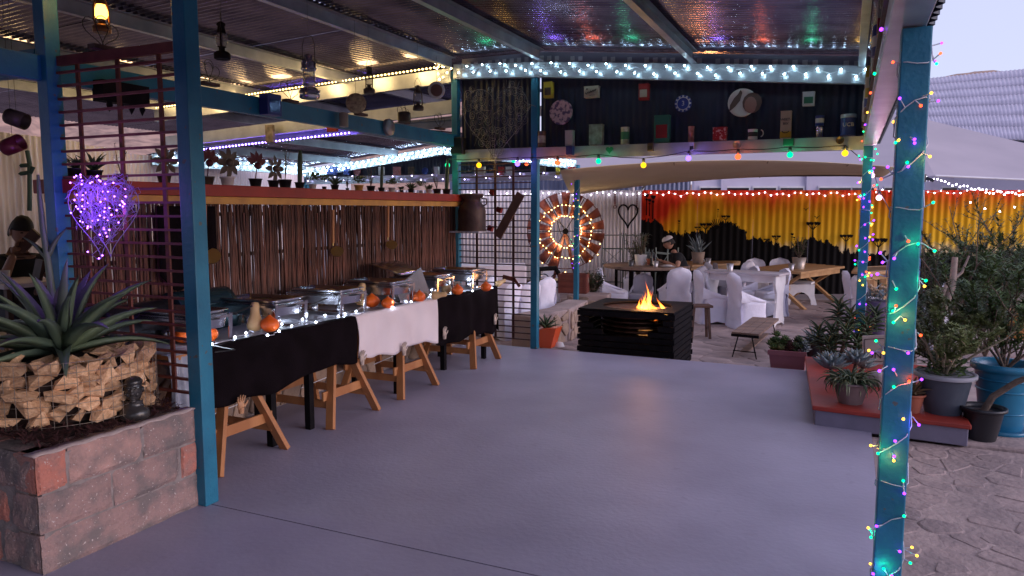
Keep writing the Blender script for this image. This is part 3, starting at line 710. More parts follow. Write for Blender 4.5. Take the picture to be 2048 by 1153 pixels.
def blade(mb, base, az, el, L, W, curl, n=9, th=.18):
    """thick tapering channelled leaf arching outward"""
    az_d = Vector((math.cos(az), math.sin(az), 0)); p = Vector(base); vs = []; fs = []; e = el
    sd = Vector((-az_d.y, az_d.x, 0))
    for i in range(n + 1):
        t_ = i / n; wd = W * (1 - t_) ** .75 * (.75 + .6 * min(1, t_ * 4)) / 2 + .0006
        d = az_d * math.cos(e) + Vector((0, 0, math.sin(e))); nrm = Vector((0, 0, 1)) * math.cos(e) - az_d * math.sin(e)
        vs += [p - sd * wd + nrm * wd * .55, p - nrm * wd * .25, p + sd * wd + nrm * wd * .55, p - nrm * (wd * .25 + wd * th * 3)]
        p = p + d * (L / n); e -= curl / n * (1 + t_)
    for i in range(n):
        a = i * 4
        for k in range(4): fs.append((a + k, a + (k + 1) % 4, a + 4 + (k + 1) % 4, a + 4 + k))
    mb.add(vs, fs, True)
# agave in the ring
t = thing('agave', 'large arching grey-green agave with one tall curved stalk growing in the gabion ring', 'plant', (gc.x, gc.y, .87))
rg = random.Random(21)
for i in range(36):
    az = i * 2.39996; lv = i / 36
    if abs((az - .25 + math.pi) % (2 * math.pi) - math.pi) < .42 and lv < .55: continue
    el = R(12 + 66 * lv + rg.uniform(-6, 6)); L = rg.uniform(.50, .66) * (1 - .25 * lv); mb = MB()
    blade(mb, (gc.x + .04 * math.cos(az), gc.y + .04 * math.sin(az), .89 + .05 * lv), az, el, L, rg.uniform(.062, .085), rg.uniform(.45, .95) * (1 - .45 * lv)); obj('leaf', mb, GREEN1, t)
mb = MB(); st = [AT(108, 640, 4.45), AT(104, 590, 4.45), AT(97, 530, 4.43), AT(86, 460, 4.4), AT(80, 400, 4.38), AT(76, 350, 4.38)]; st[0] = Vector((gc.x, gc.y, .90))
mb.tube(st, [.026, .022, .019, .017, .014, .008], 8); obj('stalk', mb, GREEN1, t)
mb = MB(); p = AT(95, 520, 4.43)
for a, e_, L in ((2.6, 1.1, .22), (.5, 1.2, .24), (3.6, 1.0, .2)): blade(mb, p, a, e_, L, .035, .4)
obj('stalk_leaves', mb, GREEN1, t)
# carved bust
bp_ = G(270, 840, .55)
t = thing('carved_bust', 'small dark polished carved head with smiling lips on the planter edge', 'sculpture', bp_, R(-48)); t.scale = (1.22, 1.22, 1.2)
KIS = mat('polished_dark_carving', (.022, .020, .020), .22, 0, (.05, .045, .045), 9, bump=.2)
mb = MB()
mb.lathe([(.045, 0), (.050, .02), (.047, .045), (.032, .062), (.028, .075), (.03, .09)], (0, 0, 0), 16, sy=1.25); obj('shoulders', mb, KIS, t, world=False)
mb = MB(); mb.ball((0, 0, .135), (.040, .036, .058), 18, 14)
mb.ball((.034, 0, .135), (.014, .007, .018), 8, 6); mb.ball((.040, 0, .126), (.008, .011, .008), 8, 6)
for s in (-1, 1):
    mb.ball((.033, s * .014, .144), (.007, .008, .005), 8, 5); mb.ball((.034, s * .014, .152), (.007, .012, .0035), 8, 5); mb.ball((0, s * .037, .135), (.008, .006, .014), 8, 6)
    mb.ball((.026, s * .018, .12), (.012, .01, .012), 8, 6)
mb.ball((.035, 0, .108), (.010, .016, .005), 10, 5); mb.ball((.033, 0, .101), (.010, .014, .005), 10, 5); mb.ball((.026, 0, .09), (.012, .014, .01), 8, 6)
obj('head', mb, KIS, t, world=False)
mb = MB(); mb.ball((-.004, 0, .168), (.041, .038, .028), 14, 8); obj('cap', mb, KIS, t, world=False)
# yellow star leaf ornament at the frame edge
p = AT(6, 815, 3.75)
mb = MB(); 
for k in range(6): a = k * 1.05; mb.leaf(p + Vector((0, 0, 0)), (math.cos(a) * .5, math.cos(a) * .3, math.sin(a)), (1, -1, 0), .08, .045, .1, 3)
solo('yellow_flower', mb, mat('yellow_flower_petal', (.75, .36, .03), .5), 'bright yellow-orange petalled ornament beside the gabion at the photo edge', 'ornament', p)

# ================================================================ slatted steel screens
def screen(name, label, x0, x1, y, z0, z1, nb, vx, m, zs=None):
    t = thing(name, label, 'trellis', ((x0 + x1) / 2, y, z0))
    for x in vx: mb = MB(); mb.box((x, y + .008, (z0 + z1) / 2), (.028, .012, z1 - z0)); obj('upright', mb, m, t)
    for i in range(nb):
        z = z0 + (z1 - z0) * i / (nb - 1); mb = MB(); mb.box(((x0 + x1) / 2, y - .010, z), (x1 - x0, .022, .013)); obj('slat', mb, m, t)
    return t
SCR = mat('red_brown_screen', (.23, .062, .042), .6, .1, (.16, .04, .03), 10, bump=.1)
SCR2 = mat('dark_brown_screen', (.07, .022, .018), .6, .1, (.045, .015, .014), 10)
t = screen('slatted_screen', 'red-brown slatted steel screen between the two near left posts', -4.32, -3.30, 3.0, .62, 2.46, 25, (-4.17, -3.83, -3.50), SCR)
mb = MB(); mb.box((-3.81, 3.0, 2.53), (1.02, .03, .055)); obj('top_rail', mb, SCR, t)
for x in (-4.17, -3.83, -3.50): mb = MB(); mb.box((x, 3.008, 2.49), (.028, .012, .06)); obj('upright', mb, SCR, t)
t2 = screen('slatted_screen', 'dark slatted screen at the far slab edge beside the bar end', -4.38, -3.42, 8.10, .10, 2.2, 29, (-4.15, -3.9, -3.66), SCR2)
# pale ties on left post
mb = MB()
# ================================================================ bar
t = thing('bar_counter', 'long bar faced with dark vertical reeds under a red and ochre top', 'bar counter', (-4.5, 5.5, 0))
mb = MB(); mb.box((-4.42, 5.50, 1.795), (.36, 5.05, .085)); obj('counter_top', mb, REDTOP, t, bevel=.006)
mb = MB(); mb.box((-4.40, 5.50, 1.723), (.28, 5.0, .055)); obj('ochre_board', mb, YELLOWP, t, bevel=.004)
rg = random.Random(5); rm = []
for s in range(8):
    mb = MB(); n = 7; pts = [Vector((rg.uniform(-.004, .004), rg.uniform(-.006, .006), z)) for z in [i * .92 / n for i in range(n + 1)]]
    mb.tube(pts, [rg.uniform(.0075, .0108) for _ in pts], 5); me = mb.mesh('reed'); me.materials.append(REED); rm.append(me)
n = 298
for i in range(n):
    y = 3.02 + 4.96 * i / n + rg.uniform(-.004, .004)
    o = bpy.data.objects.new('reed', rm[rg.randrange(8)]); C.objects.link(o); o.parent = t; o.location = Vector((-4.37 + rg.uniform(-.008, .008), y, .80 - (.0 if rg.random() < .85 else .02))) - t.location
    o.rotation_euler = (rg.uniform(-.012, .012), rg.uniform(-.01, .01), rg.uniform(0, 6.28)); o.scale = (1, 1, 1 if rg.random() < .8 else rg.uniform(.9, .985))
# second thinner layer behind, leaving slits of light
mb = MB()
for i in range(250):
    if rg.random() < .12: continue
    y = 3.02 + 4.96 * (i + .5) / 250; mb.tube([(-4.40, y, .8), (-4.40 + rg.uniform(-.004, .004), y + rg.uniform(-.01, .01), 1.25), (-4.40, y + rg.uniform(-.008, .008), 1.69)], rg.uniform(.006, .0088), 4)
obj('back_reeds', mb, REED, t, kind='stuff')
for z in (.95, 1.30, 1.62):
    mb = MB(); mb.beam((-4.435, 3.02, z), (-4.435, 7.98, z), .03, .03); obj('batten', mb, WOODD, t)
# stone base
base = thing('stone_plinth', 'low pale stone wall under the reed bar front behind the trestles', 'stone wall', (-4.45, 5.5, 0))
mb = MB(); mb.box((-4.46, 5.5, .39), (.26, 5.0, .78)); obj('core', mb, MORTAR, base)
M = Matrix(((0, 0, 1, -4.335), (1, 0, 0, 0), (0, 1, 0, 0), (0, 0, 0, 1)))
for c, poly in voronoi(3.0, 8.0, 0, .78, .2, 9):
    m1 = MB(); stone_piece(m1, c, poly, M, .03, .008, rg); obj('stone', m1, WALLSTONE, base)

# ================================================================ buffet tables
def drape(x, y0, y1, ztop, zlo, m, name, label, seed, back=.05, zl=None):
    """cloth lying on the table edge and hanging down the front"""
    mb = MB(); rg = random.Random(seed); ph = rg.uniform(0, 6)
    def f(u, v):
        y = y0 + (y1 - y0) * u
        if v < .25: k = v / .25; return Vector((x - back * (1 - k), y, ztop + .003))
        k = (v - .25) / .75; zb = zlo[0] + (zlo[1] - zlo[0]) * u + .018 * math.sin(u * 9 + ph) + .01 * math.sin(u * 23 + ph)
        return Vector((x + .006 + (.014 * math.sin(u * 14 + ph) + .010 * math.sin(u * 31 + ph * 2) + .004) * k ** .7 + .01 * math.sin(k * 3.0), y + .01 * math.sin(k * 4 + u * 8), ztop - (ztop - zb) * k))
    mb.grid(70, 20, f); return solo(name, mb, m, label, 'cloth', (x, (y0 + y1) / 2, ztop), solid=.004, group=None)
t = thing('buffet_table', 'long run of black-legged buffet tables under grey cloth in front of the reeds', 'table', (-3.95, 5.5, 0))
mb = MB(); mb.box((-3.885, 5.24, .785), (.64, 4.34, .03)); obj('tabletop', mb, WOODY, t)
for px, py in ((620, 858), (545, 892), (887, 740)): p = G(px, py); mb = MB(); mb.box((p.x, p.y, .385), (.05, .05, .77)); obj('leg', mb, BLACK, t)
for x, y in ((-4.16, 3.85), (-4.16, 4.35), (-4.16, 5.6), (-3.66, 5.55), (-4.15, 6.4), (-4.16, 7.2), (-4.15, 3.2), (-3.66, 7.3)): mb = MB(); mb.box((x, y, .385), (.045, .045, .77)); obj('leg', mb, BLACK, t)
# wrought scroll brackets under the table
mb = MB()
for y in (4.0, 4.25):
    for k in range(3):
        c = Vector((-3.72, y + .08 * k, .60)); mb.tube([c + Vector((0, (.045 - .004 * a) * math.cos(a), (.045 - .004 * a) * math.sin(a))) for a in [i * .5 for i in range(18)]], .004, 4)
mb.tube([(-3.72, 3.87, .53), (-3.72, 4.1, .60), (-3.72, 4.33, .66)], .006, 4); obj('scroll_bracket', mb, BLACK, t)
TZ = .80
# grey top cloth with ripples
mb = MB()
mb.grid(160, 26, lambda u, v: Vector((-4.21 + .655 * v, 3.06 + 4.38 * u, TZ + .003 + .0035 * noise.noise((u * 60, v * 9, 0)) + .002 * noise.noise((u * 160, v * 24, 3)))))
solo('top_cloth', mb, CLOTHG, 'rippled silver-grey cloth covering the buffet table top', 'cloth', (-3.97, 5.4, TZ), solid=.003)
drape(-3.555, 3.20, 4.80, TZ + .006, (.41, .46), CLOTHB, 'table_drape', 'black drape nearest the teal post on the buffet front', 3)
drape(-3.550, 4.80, 6.07, TZ + .010, (.45, .41), CLOTHW, 'table_drape', 'pinkish white drape in the middle of the buffet front', 8)
drape(-3.555, 6.07, 7.42, TZ + .006, (.36, .31), CLOTHB, 'table_drape', 'black drape at the far end of the buffet front', 12)
drape(-3.575, 3.03, 3.24, TZ + .004, (.36, .34), mat('silver_plastic_cloth', (.36, .38, .46), .25, 0, (.24, .26, .33), 12, bump=.8, bscale=20), 'table_drape', 'crumpled silver plastic sheeting hanging behind the slatted screen', 15)
mb = MB(); mb.grid(10, 10, lambda u, v: Vector((-3.55 - .5 * u * (1 - v * .5), 7.43 + .03 * v + .02 * math.sin(u * 9), TZ - .5 * v * (1 - .2 * u))))
solo('table_drape', mb, CLOTHB, 'narrow black cloth corner hanging off the far table end', 'cloth', (-3.7, 7.75, TZ), solid=.004)
# trestles
def trestle(y, label, first=None):
    if first: return dup(first, (-3.81, y, 0), label=label)
    t = thing('trestle', label, 'trestle', (-3.81, y, 0), group='pine trestles under the buffet')
    for sx, tx in ((.31, .13), (-.32, -.20)):
        at = lambda z: sx + (tx - sx) * z / .70
        for s in (-1, 1):
            mb = MB(); mb.beam((sx, s * .305, .0), (tx, s * .02, .73), .034, .068, up=(1, 0, 0)); obj('leg', mb, WOODY, t, world=False, bevel=.003)
        mb = MB(); mb.beam((at(.235) - .03, -.275, .235), (at(.235) - .03, .275, .235), .02, .07); obj('tie_rail', mb, WOODY, t, world=False, bevel=.002)
    mb = MB(); mb.beam((-.28, 0, .71), (.20, 0, .71), .045, .07); obj('top_beam', mb, WOODY, t, world=False, bevel=.002)
    for s in (-1, 1):
        mb = MB(); mb.beam((-.30, s * .235, .17), (.26, s * .235, .17), .02, .06); obj('side_rail', mb, WOODY, t, world=False, bevel=.002)
    mb = MB(); mb.tube([(.0, -.26, .28), (.05, .2, .33)], .004, 4); obj('stay', mb, WHITEP, t, world=False)
    return t
t0 = trestle(3.60, 'pine trestle nearest the camera under the black drape')
for y, l in ((4.70, 'pine trestle under the join of black and white drapes'), (5.67, 'pine trestle under the white drape middle'), (7.05, 'pine trestle at the far end under the last black drape')): trestle(y, l, t0)
# carved hands peg the drapes
HANDM = mat('carved_hand_wood', (.55, .30, .16), .6, 0, (.42, .2, .1), 10, bump=.2)
HANDP = mat('pale_hand_wood', (.52, .42, .36), .6, 0, (.42, .33, .28), 10, bump=.2)
def wooden_hand(px, py, m, label, flip=1):
    p = PX(px, py, -3.50); t = MB()
    t.ball((0, 0, 0), (.012, .030, .034), 10, 8)
    for k, (a, L) in enumerate(((-.28, .05), (-.10, .058), (.08, .056), (.26, .046))):
        b = Vector((0, .019 * (k - 1.5) / 1.5 * 1.1, .02)); d = Vector((.12, math.sin(a), math.cos(a))); t.tube([b, b + d * L * .5, b + d * L * .9 + Vector((.006, 0, 0))], [.0065, .006, .004], 6)
    t.tube([(0, .026 * flip, -.01), (.006, .045 * flip, .012), (.01, .05 * flip, .028)], [.009, .007, .005], 6)
    t.lathe([(.016, -.05), (.018, -.03), (.020, -.01)], (0, 0, 0), 8)
    for v in t.v: v += p
    return solo('wooden_hand', t, m, label, 'ornament', p, group='carved hands pegging the drapes')
wooden_hand(482, 812, HANDM, 'orange-brown carved hand pegging the nearest black drape')
wooden_hand(724, 718, HANDP, 'pale carved hand where the near black and white drapes meet')
wooden_hand(808, 700, HANDP, 'pale carved hand at the hem of the white drape')
wooden_hand(889, 668, HANDP, 'pale carved hand where the white and far black drapes meet')
wooden_hand(990, 640, HANDP, 'small pale carved hand at the far drape corner')

# ================================================================ chafing dishes
FOODS = {'stew': mat('brown_stew', (.10, .035, .02), .4, 0, (.22, .08, .03), 30, bump=1, bscale=50), 'pap': mat('pale_potatoes', (.60, .45, .28), .5, 0, (.45, .30, .16), 25, bump=1, bscale=40), 'veg': mat('orange_vegetables', (.62, .20, .05), .5, 0, (.35, .25, .06), 30, bump=1, bscale=40)}
def chafing(loc, label, food, rz=0, lid=None):
    t = thing('chafing_dish', label, 'chafing dish', loc, rz, group='steel chafing dishes on the buffet')
    L, W = .54, .34
    mb = MB()
    for sx in (-1, 1):
        for sy in (-1, 1):
            mb.beam((sx * (L / 2 - .01), sy * (W / 2 - .01), 0), (sx * (L / 2 + .0), sy * (W / 2 - .01), .185), .006, .028, up=(0, 1, 0))
            mb.beam((sx * (L / 2 - .01), sy * (W / 2 - .01), .003), (sx * (L / 2 + .02), sy * (W / 2 - .01), .003), .028, .006)
    for sy in (-1, 1): mb.beam((-L / 2, sy * (W / 2 - .0), .17), (L / 2, sy * (W / 2 - .0), .17), .004, .016)
    for sx in (-1, 1): mb.beam((sx * L / 2, -W / 2, .17), (sx * L / 2, W / 2, .17), .004, .016)
    mb.box((0, 0, .02), (L - .04, .1, .004)); obj('frame', mb, STEEL, t, world=False)
    def pan(l, w, z0, z1, rim, name, m, off=.0):
        mb = MB(); r = .03
        def ring(a, b, z, k=5):
            pts = []
            for cx, cy, a0 in ((a - r, b - r, 0), (-a + r, b - r, 90), (-a + r, -b + r, 180), (a - r, -b + r, 270)):
                for i in range(k): q = R(a0 + 90 * i / (k - 1)); pts.append((cx + r * math.cos(q), cy + r * math.sin(q), z))
            return pts
        rings = [ring(l / 2 + rim, w / 2 + rim, z1 - .004), ring(l / 2 + rim, w / 2 + rim, z1), ring(l / 2, w / 2, z1), ring(l / 2 - .012, w / 2 - .012, z0), ]
        vs = [p for q in rings for p in q]; n = len(rings[0]); fs = [(i * n + k, i * n + (k + 1) % n, (i + 1) * n + (k + 1) % n, (i + 1) * n + k) for i in range(3) for k in range(n)]
        mb.add(vs, fs, True); mb.add(rings[3], [tuple(range(n))])
        out = [ring(l / 2 + .004, w / 2 + .004, z1 - .002), ring(l / 2 - .010, w / 2 - .010, z0 - .002)]; vs = [p for q in out for p in q]; mb.add(vs, [(k, (k + 1) % n, n + (k + 1) % n, n + k) for k in range(n)], True); mb.add(out[1], [tuple(reversed(range(n)))])
        return obj(name, mb, m, t, world=False)
    pan(L - .03, W - .03, .10, .19, .006, 'water_pan', STEEL)
    pan(L - .05, W - .05, .135, .215, .022, 'food_pan', STEEL)
    mb = MB(); mb.grid(18, 12, lambda u, v: Vector(((u - .5) * (L - .08), (v - .5) * (W - .08), .178 + .03 * (4 * u * (1 - u)) * (4 * v * (1 - v)) * .5 + .014 * noise.noise((u * 9, v * 7, loc[1] * 3))))); obj('food', mb, FOODS[food], t, world=False)
    for sx in (-1, 1):
        mb = MB(); mb.tube([(sx * (L / 2 + .005), -.05, .165), (sx * (L / 2 + .03), -.035, .168), (sx * (L / 2 + .03), .035, .168), (sx * (L / 2 + .005), .05, .165)], .005, 6); obj('handle', mb, BLACKP, t, world=False)
        mb = MB(); mb.lathe([(.030, .022), (.033, .03), (.033, .07), (.026, .074), (.012, .076)], (sx * .13, 0, 0), 14); obj('burner', mb, STEEL, t, world=False)
    return t
dishes = [((-3.88, 3.40, TZ + .006), 'chafing dish nearest the teal post, of dark stew', 'stew', 0), ((-3.88, 4.13, TZ + .006), 'chafing dish behind the butternut and single orange pumpkin', 'stew', .03),
          ((-3.88, 4.87, TZ + .006), 'chafing dish before the join of the black and white drapes', 'veg', 0), ((-3.88, 5.62, TZ + .006), 'chafing dish of pale potatoes behind the pair of pumpkins', 'pap', -.03),
          ((-3.87, 6.35, TZ + .006), 'chafing dish between the leaning lid and the tall butternut', 'pap', .02), ((-3.87, 7.10, TZ + .006), 'chafing dish at the far end of the buffet beside the slatted screen', 'stew', 0)]
for a in dishes: chafing(*a)
# lids
def dome_lid(name, label, loc, rot, l=.54, w=.34, h=.13, m=None):
    mb = MB(); Mx = Matrix.Translation(loc) @ rot.to_4x4()
    def f(u, v):
        a = math.pi * v; x = (u - .5) * l; return Mx @ Vector((x, -math.cos(a) * w / 2, math.sin(a) ** .75 * h))
    mb.grid(10, 14, f)
    for s in (0, 1): mb.add([f(s, k / 14) for k in range(15)], [tuple(range(15)) if s else tuple(reversed(range(15)))], False)
    mb.tube([Mx @ Vector((-.06, 0, h)), Mx @ Vector((-.05, 0, h + .03)), Mx @ Vector((.05, 0, h + .03)), Mx @ Vector((.06, 0, h))], .006, 6)
    return solo(name, mb, m or STEELD, label, 'lid', loc, solid=.002)
dome_lid('dish_lid', 'dark rounded roll-top lid standing open against the reeds', Vector((-4.20, 3.86, TZ + .12)), Matrix.Rotation(R(90), 3, 'Z') @ Matrix.Rotation(R(62), 3, 'X'), l=.5, w=.34, m=mat('blue_black_lid', (.03, .07, .09), .25, .6))
dome_lid('dish_lid', 'steel lid tilted up behind the first chafing dish by the screen', Vector((-4.18, 3.30, TZ + .10)), Matrix.Rotation(R(90), 3, 'Z') @ Matrix.Rotation(R(55), 3, 'X'), l=.5, w=.30, m=STEELD)
mb = MB(); a, b = PX(800, 606, -3.66), PX(850, 562, -3.62); mb.beam(a, b, .30, .022, up=(1, 0, .1)); o = solo('dish_lid', mb, STEEL, 'flat steel lid leaning between two chafing dishes above a lone pumpkin', 'lid', bevel=.006)
mb = MB(); p = Vector((-4.05, 6.2, TZ + .235)); mb.grid(12, 8, lambda u, v: p + Vector((.18 * (v - .5) * 2, .25 * (u - .5) * 2, .03 * math.sin(math.pi * u) * math.sin(math.pi * v) + .10 * (1 - v)))); solo('dish_lid', mb, STEEL, 'shallow steel lid propped open behind the fifth chafing dish', 'lid', solid=.003)
# serving spoons
for i, (pa, pb, l) in enumerate((((650, 592), (718, 575), 'serving tongs resting over the second dish rim'), ((600, 620), (655, 596), 'black handled serving spoon lying across the third dish'), ((468, 628), (505, 612), 'dark serving spoon poking out of the nearest dish'))):
    mb = MB(); a, b = PX(*pa, -3.78), PX(*pb, -3.70); mb.tube([a, b], .006, 6); mb.ball(a, (.03, .02, .01), 8, 5); solo('serving_spoon', mb, BLACKP if i else STEEL, l, 'spoon')
# pumpkins and butternuts
def pumpkin(px, py, r, label, x=-3.70):
    p = G(px, py + 12, TZ + .008); t = thing('pumpkin', label, 'pumpkin', p, rnd.uniform(0, 6), group='orange pumpkins on the buffet')
    mb = MB(); n, m = 24, 12; k = rnd.randint(8, 10)
    def f(u, v):
        a = 2 * math.pi * u; th = math.pi * v; s = 1 + .045 * math.cos(k * a); rr = r * math.sin(th) * s; z = r * .82 * (-math.cos(th)) + r * .80
        top = max(0, (v - .82) / .18); z += .35 * r * top ** 2; return Vector((rr * math.cos(a), rr * math.sin(a), z))
    mb.grid(n, m, f); obj('fruit', mb, PUMP, t, world=False)
    mb = MB(); mb.tube([(0, 0, r * 1.85), (.004, 0, r * 2.05)], [.008, .006], 6); obj('stem', mb, BARK, t, world=False)
def butternut(px, py, r, label, rot=(0, 0, 0)):
    p = G(px, py, TZ + .008); M = Matrix.Rotation(rot[2], 3, 'Z') @ Matrix.Rotation(rot[1], 3, 'Y')
    prof = [(.001, 0), (r * .6, .006), (r * .95, r * .45), (r, r * .9), (r * .86, r * 1.5), (r * .6, r * 2.1), (r * .54, r * 2.7), (r * .58, r * 3.2), (r * .42, r * 3.6), (.001, r * 3.7)]
    mb = MB(); mb.lathe(prof, (0, 0, 0), 16, M=M)
    zz = min(v.z for v in mb.v)
    for v in mb.v: v += p; v.z -= zz
    solo('butternut', mb, BUTT, label, 'butternut', p, group='butternuts on the buffet')
for a in ((366, 674, .058, 'orange pumpkin seen through the screen slats left of the teal post'), (418, 671, .058, 'orange pumpkin just right of the teal post'), (540, 652, .064, 'orange pumpkin beside the upright butternut near the second dish'),
          (744, 603, .066, 'larger orange pumpkin of the pair on the white drape'), (776, 605, .056, 'smaller orange pumpkin of the pair on the white drape'), (839, 592, .058, 'orange pumpkin below the leaning lid'), (915, 578, .058, 'orange pumpkin beside the tall butternut at the second last dish'), (972, 571, .056, 'last orange pumpkin at the far table end')): pumpkin(*a)
for a in ((510, 664, .056, 'butternut standing by the near orange pumpkin', (0, .25, 2.2)), (722, 612, .056, 'butternut left of the pumpkin pair', (0, .1, 0)), (862, 600, .042, 'butternut lying beside the lone pumpkin', (0, 1.45, .3)), (893, 588, .054, 'tall butternut right of the leaning lid', (0, 0, 0)), (992, 575, .036, 'small butternut at the far table corner', (0, 1.2, 1.0))): butternut(*a)
# ice white LEDs on the table
pts = [G(px, py, TZ + .015) for px, py in ((424, 690), (470, 676), (492, 668), (505, 660), (535, 672), (558, 664), (560, 640), (583, 652), (605, 640), (632, 646), (650, 632), (677, 634), (690, 628), (712, 624), (735, 612), (786, 616), (822, 605), (838, 603), (862, 590), (880, 594), (900, 586), (925, 580), (945, 583), (965, 576), (984, 577))]
wires = []
for a, b in zip(pts, pts[1:]): wires.append([a, lerp(a, b, .33) + Vector((rnd.uniform(-.05, .03), 0, 0)), lerp(a, b, .66) + Vector((rnd.uniform(-.05, .03), 0, 0)), b])
ice = light_string('ice white fairy lights trailing along the front of the buffet table', wires, [(p + Vector((0, 0, .004)), ICEL) for p in pts] , r=.008)
for p in pts[::3]: lamp(ice, p + Vector((.0, 0, .05)), (.72, .82, 1.0), .55, .015)
# black plug adaptor frame, towels
mb = MB(); a, b = G(385, 684, TZ + .01), G(470, 700, TZ + .01); mb.tube([a, b, G(430, 705, TZ + .01)], .004, 5); solo('cable', mb, BLACKP, 'black cable lying on the cloth by the teal post', 'cable')
# ladles hanging on the reeds
BRASS = mat('brass', (.55, .42, .14), .28, .9)
for px, y0, y1, l, s in ((410, 410, 495, 'brass ladle hanging nearest the teal post', 1.25), (666, 420, 492, 'brass ladle on the middle of the reed bar front', 1), (776, 412, 480, 'brass ladle hanging nearest the far end of the reeds', 1)):
    a, b = PX(px, y0, -4.30), PX(px, y1, -4.30); t = thing('ladle', l, 'ladle', b, group='ladles hanging on the reed front')
    mb = MB(); mb.tube([a, lerp(a, b, .93)], .013, 8); obj('handle', mb, WOODY, t); mb = MB(); mb.tube([lerp(a, b, .93), b], .005, 6); c = b + Vector((.03, .02, -.05 * s)); n_ = (O_ := Vector((0, 0, CAM_H))) - c; n_.normalize(); q = (n_ + Vector((0, 0, .8))).to_track_quat('Z', 'Y').to_matrix()
    mb.lathe([(.058 * s, 0), (.052 * s, -.018), (.034 * s, -.034), (.001, -.042)], c, 18, M=q); obj('bowl', mb, BRASS, t)
# hanging dark cloths at the left end of the reeds
mb = MB(); mb.grid(14, 10, lambda u, v: Vector((-4.30 + .012 * math.sin(u * 14), 3.62 + .5 * u, 1.68 - (.48 + .12 * math.sin(u * 5)) * v))); solo('hanging_cloth', mb, CLOTHB, 'dark cloths hanging from the counter edge behind the slatted screen', 'cloth', solid=.004)
# ================================================================ text
def text_obj(s, size, M, m, parent=None, name='lettering', ext=.001):
    cu = bpy.data.curves.new('t', 'FONT'); cu.body = s; cu.size = size; cu.extrude = ext; cu.align_x = 'CENTER'; cu.align_y = 'CENTER'; cu.resolution_u = 2
    o = bpy.data.objects.new('t', cu); C.objects.link(o); dg = bpy.context.evaluated_depsgraph_get(); me = bpy.data.meshes.new_from_object(o.evaluated_get(dg)); bpy.data.objects.remove(o)
    me.transform(M); me.materials.clear(); me.materials.append(m); q = bpy.data.objects.new(name, me); C.objects.link(q)
    if parent is not None:
        me.transform(Matrix.Translation(-parent_loc(parent))); q.parent = parent
    return q
FACEY = Matrix(((1, 0, 0, 0), (0, 0, -1, 0), (0, 1, 0, 0), (0, 0, 0, 1)))     # drawing x,y,z -> faces -Y
FACEX = Matrix(((0, 0, 1, 0), (1, 0, 0, 0), (0, 1, 0, 0), (0, 0, 0, 1)))      # faces +X

# ================================================================ tins and plates
def P_(n, c, r=.45, mt=.2): return mat(n, tuple(v * .62 for v in c), r, mt)
INK = P_('black_print', (.02, .02, .025), .6, 0)
CRM = P_('cream_enamel', (.62, .55, .42)); WHT = P_('white_enamel', (.70, .70, .74)); TRED = P_('red_tin', (.40, .03, .03)); TBLU = P_('blue_tin', (.03, .06, .32)); TGRN = P_('green_tin', (.05, .22, .14))
TGREY = mat('worn_grey_tin', (.38, .42, .38), .5, .4, (.20, .20, .17), 14); TYEL = P_('yellow_tin', (.68, .52, .05)); TPNK = mat('pink_tin', (.45, .20, .20), .5, .2, (.30, .10, .10), 30); TDRK = mat('dark_tin', (.06, .045, .04), .5, .4, (.12, .09, .06), 16)
TMOS = mat('mosaic_picture', (.45, .32, .34), .5, 0, (.08, .05, .12), 22, lo=.45, hi=.55)
GY = 8.135
def tin(kind, px, py, w, h, body, label, band=None, txt=None, group='old tins on the navy gable', Y=GY, cat='tin', z0=None, ink=INK):
    a, b = PY(px - w / 2, py, Y), PY(px + w / 2, py, Y); W = b.x - a.x; H = PY(px, py - h / 2, Y).z - PY(px, py + h / 2, Y).z; c = (a + b) / 2
    dz = c.z - H / 2 if z0 is None else z0
    t = thing('tin' if cat == 'tin' else cat.replace(' ', '_'), label, cat, (c.x, Y - .03, dz), group=group); x, y, z = c.x, Y - .03, dz
    if kind == 'cyl':
        r = W / 2.15; y = Y - r - .01; mb = MB(); mb.lathe([(r, 0), (r, .006), (r * .97, .01), (r * .97, H - .02), (r, H - .018), (r, H)], (x, y, z), 20); obj('body', mb, body, t)
        if band: mb = MB(); mb.lathe([(r * .985, H * .28), (r * .985, H * .72)], (x, y, z), 20); obj('print', mb, band, t)
        if txt: text_obj(txt, H * .26, Matrix.Translation((x, y - r * .99, z + H * .5)) @ FACEY, ink, t)
    elif kind == 'box':
        D = min(.08, W * .8); y = Y - D / 2 - .012; mb = MB(); mb.box((x, y, z + H / 2), (W * .96, D, H)); obj('body', mb, body, t, bevel=.004)
        if band: mb = MB(); mb.box((x, y - D / 2 - .001, z + H * .42), (W * .72, .002, H * .5)); obj('print', mb, band, t)
        mb = MB(); mb.box((x, y, z + H + .004), (W * .98, D + .002, .010)); obj('lid', mb, body, t)
        if txt:
            for i, s_ in enumerate(txt.split('|')): text_obj(s_, W * .33, Matrix.Translation((x, y - D / 2 - .002, z + H * (.70 - .16 * i))) @ FACEY, ink, t)
    elif kind == 'disc':
        r = W / 2; mb = MB(); Md = Matrix.Translation((x, Y - .012, z + H / 2)) @ FACEY; mb.lathe([(r, -.006), (r, .004), (r * .94, .010), (r * .9, .006), (.001, .006)], (0, 0, 0), 32, M=Md.to_3x3())
        for v in mb.v: v += Md.translation
        obj('body', mb, body, t)
        if band: mb = MB(); mb.lathe([(r * .80, .0075), (.001, .0075)], (0, 0, 0), 28, M=Md.to_3x3()); 
        if band:
            for v in mb.v: v += Md.translation
            obj('print', mb, band, t)
        if txt: text_obj(txt, r * .8, Md @ Matrix.Translation((0, 0, .009)), ink, t)
    return t, Vector((x, y, z)), W, H
tin('box', 1101, 183, 17, 30, TYEL, 'small yellow-brown tin fixed high at the left of the navy gable', TDRK)
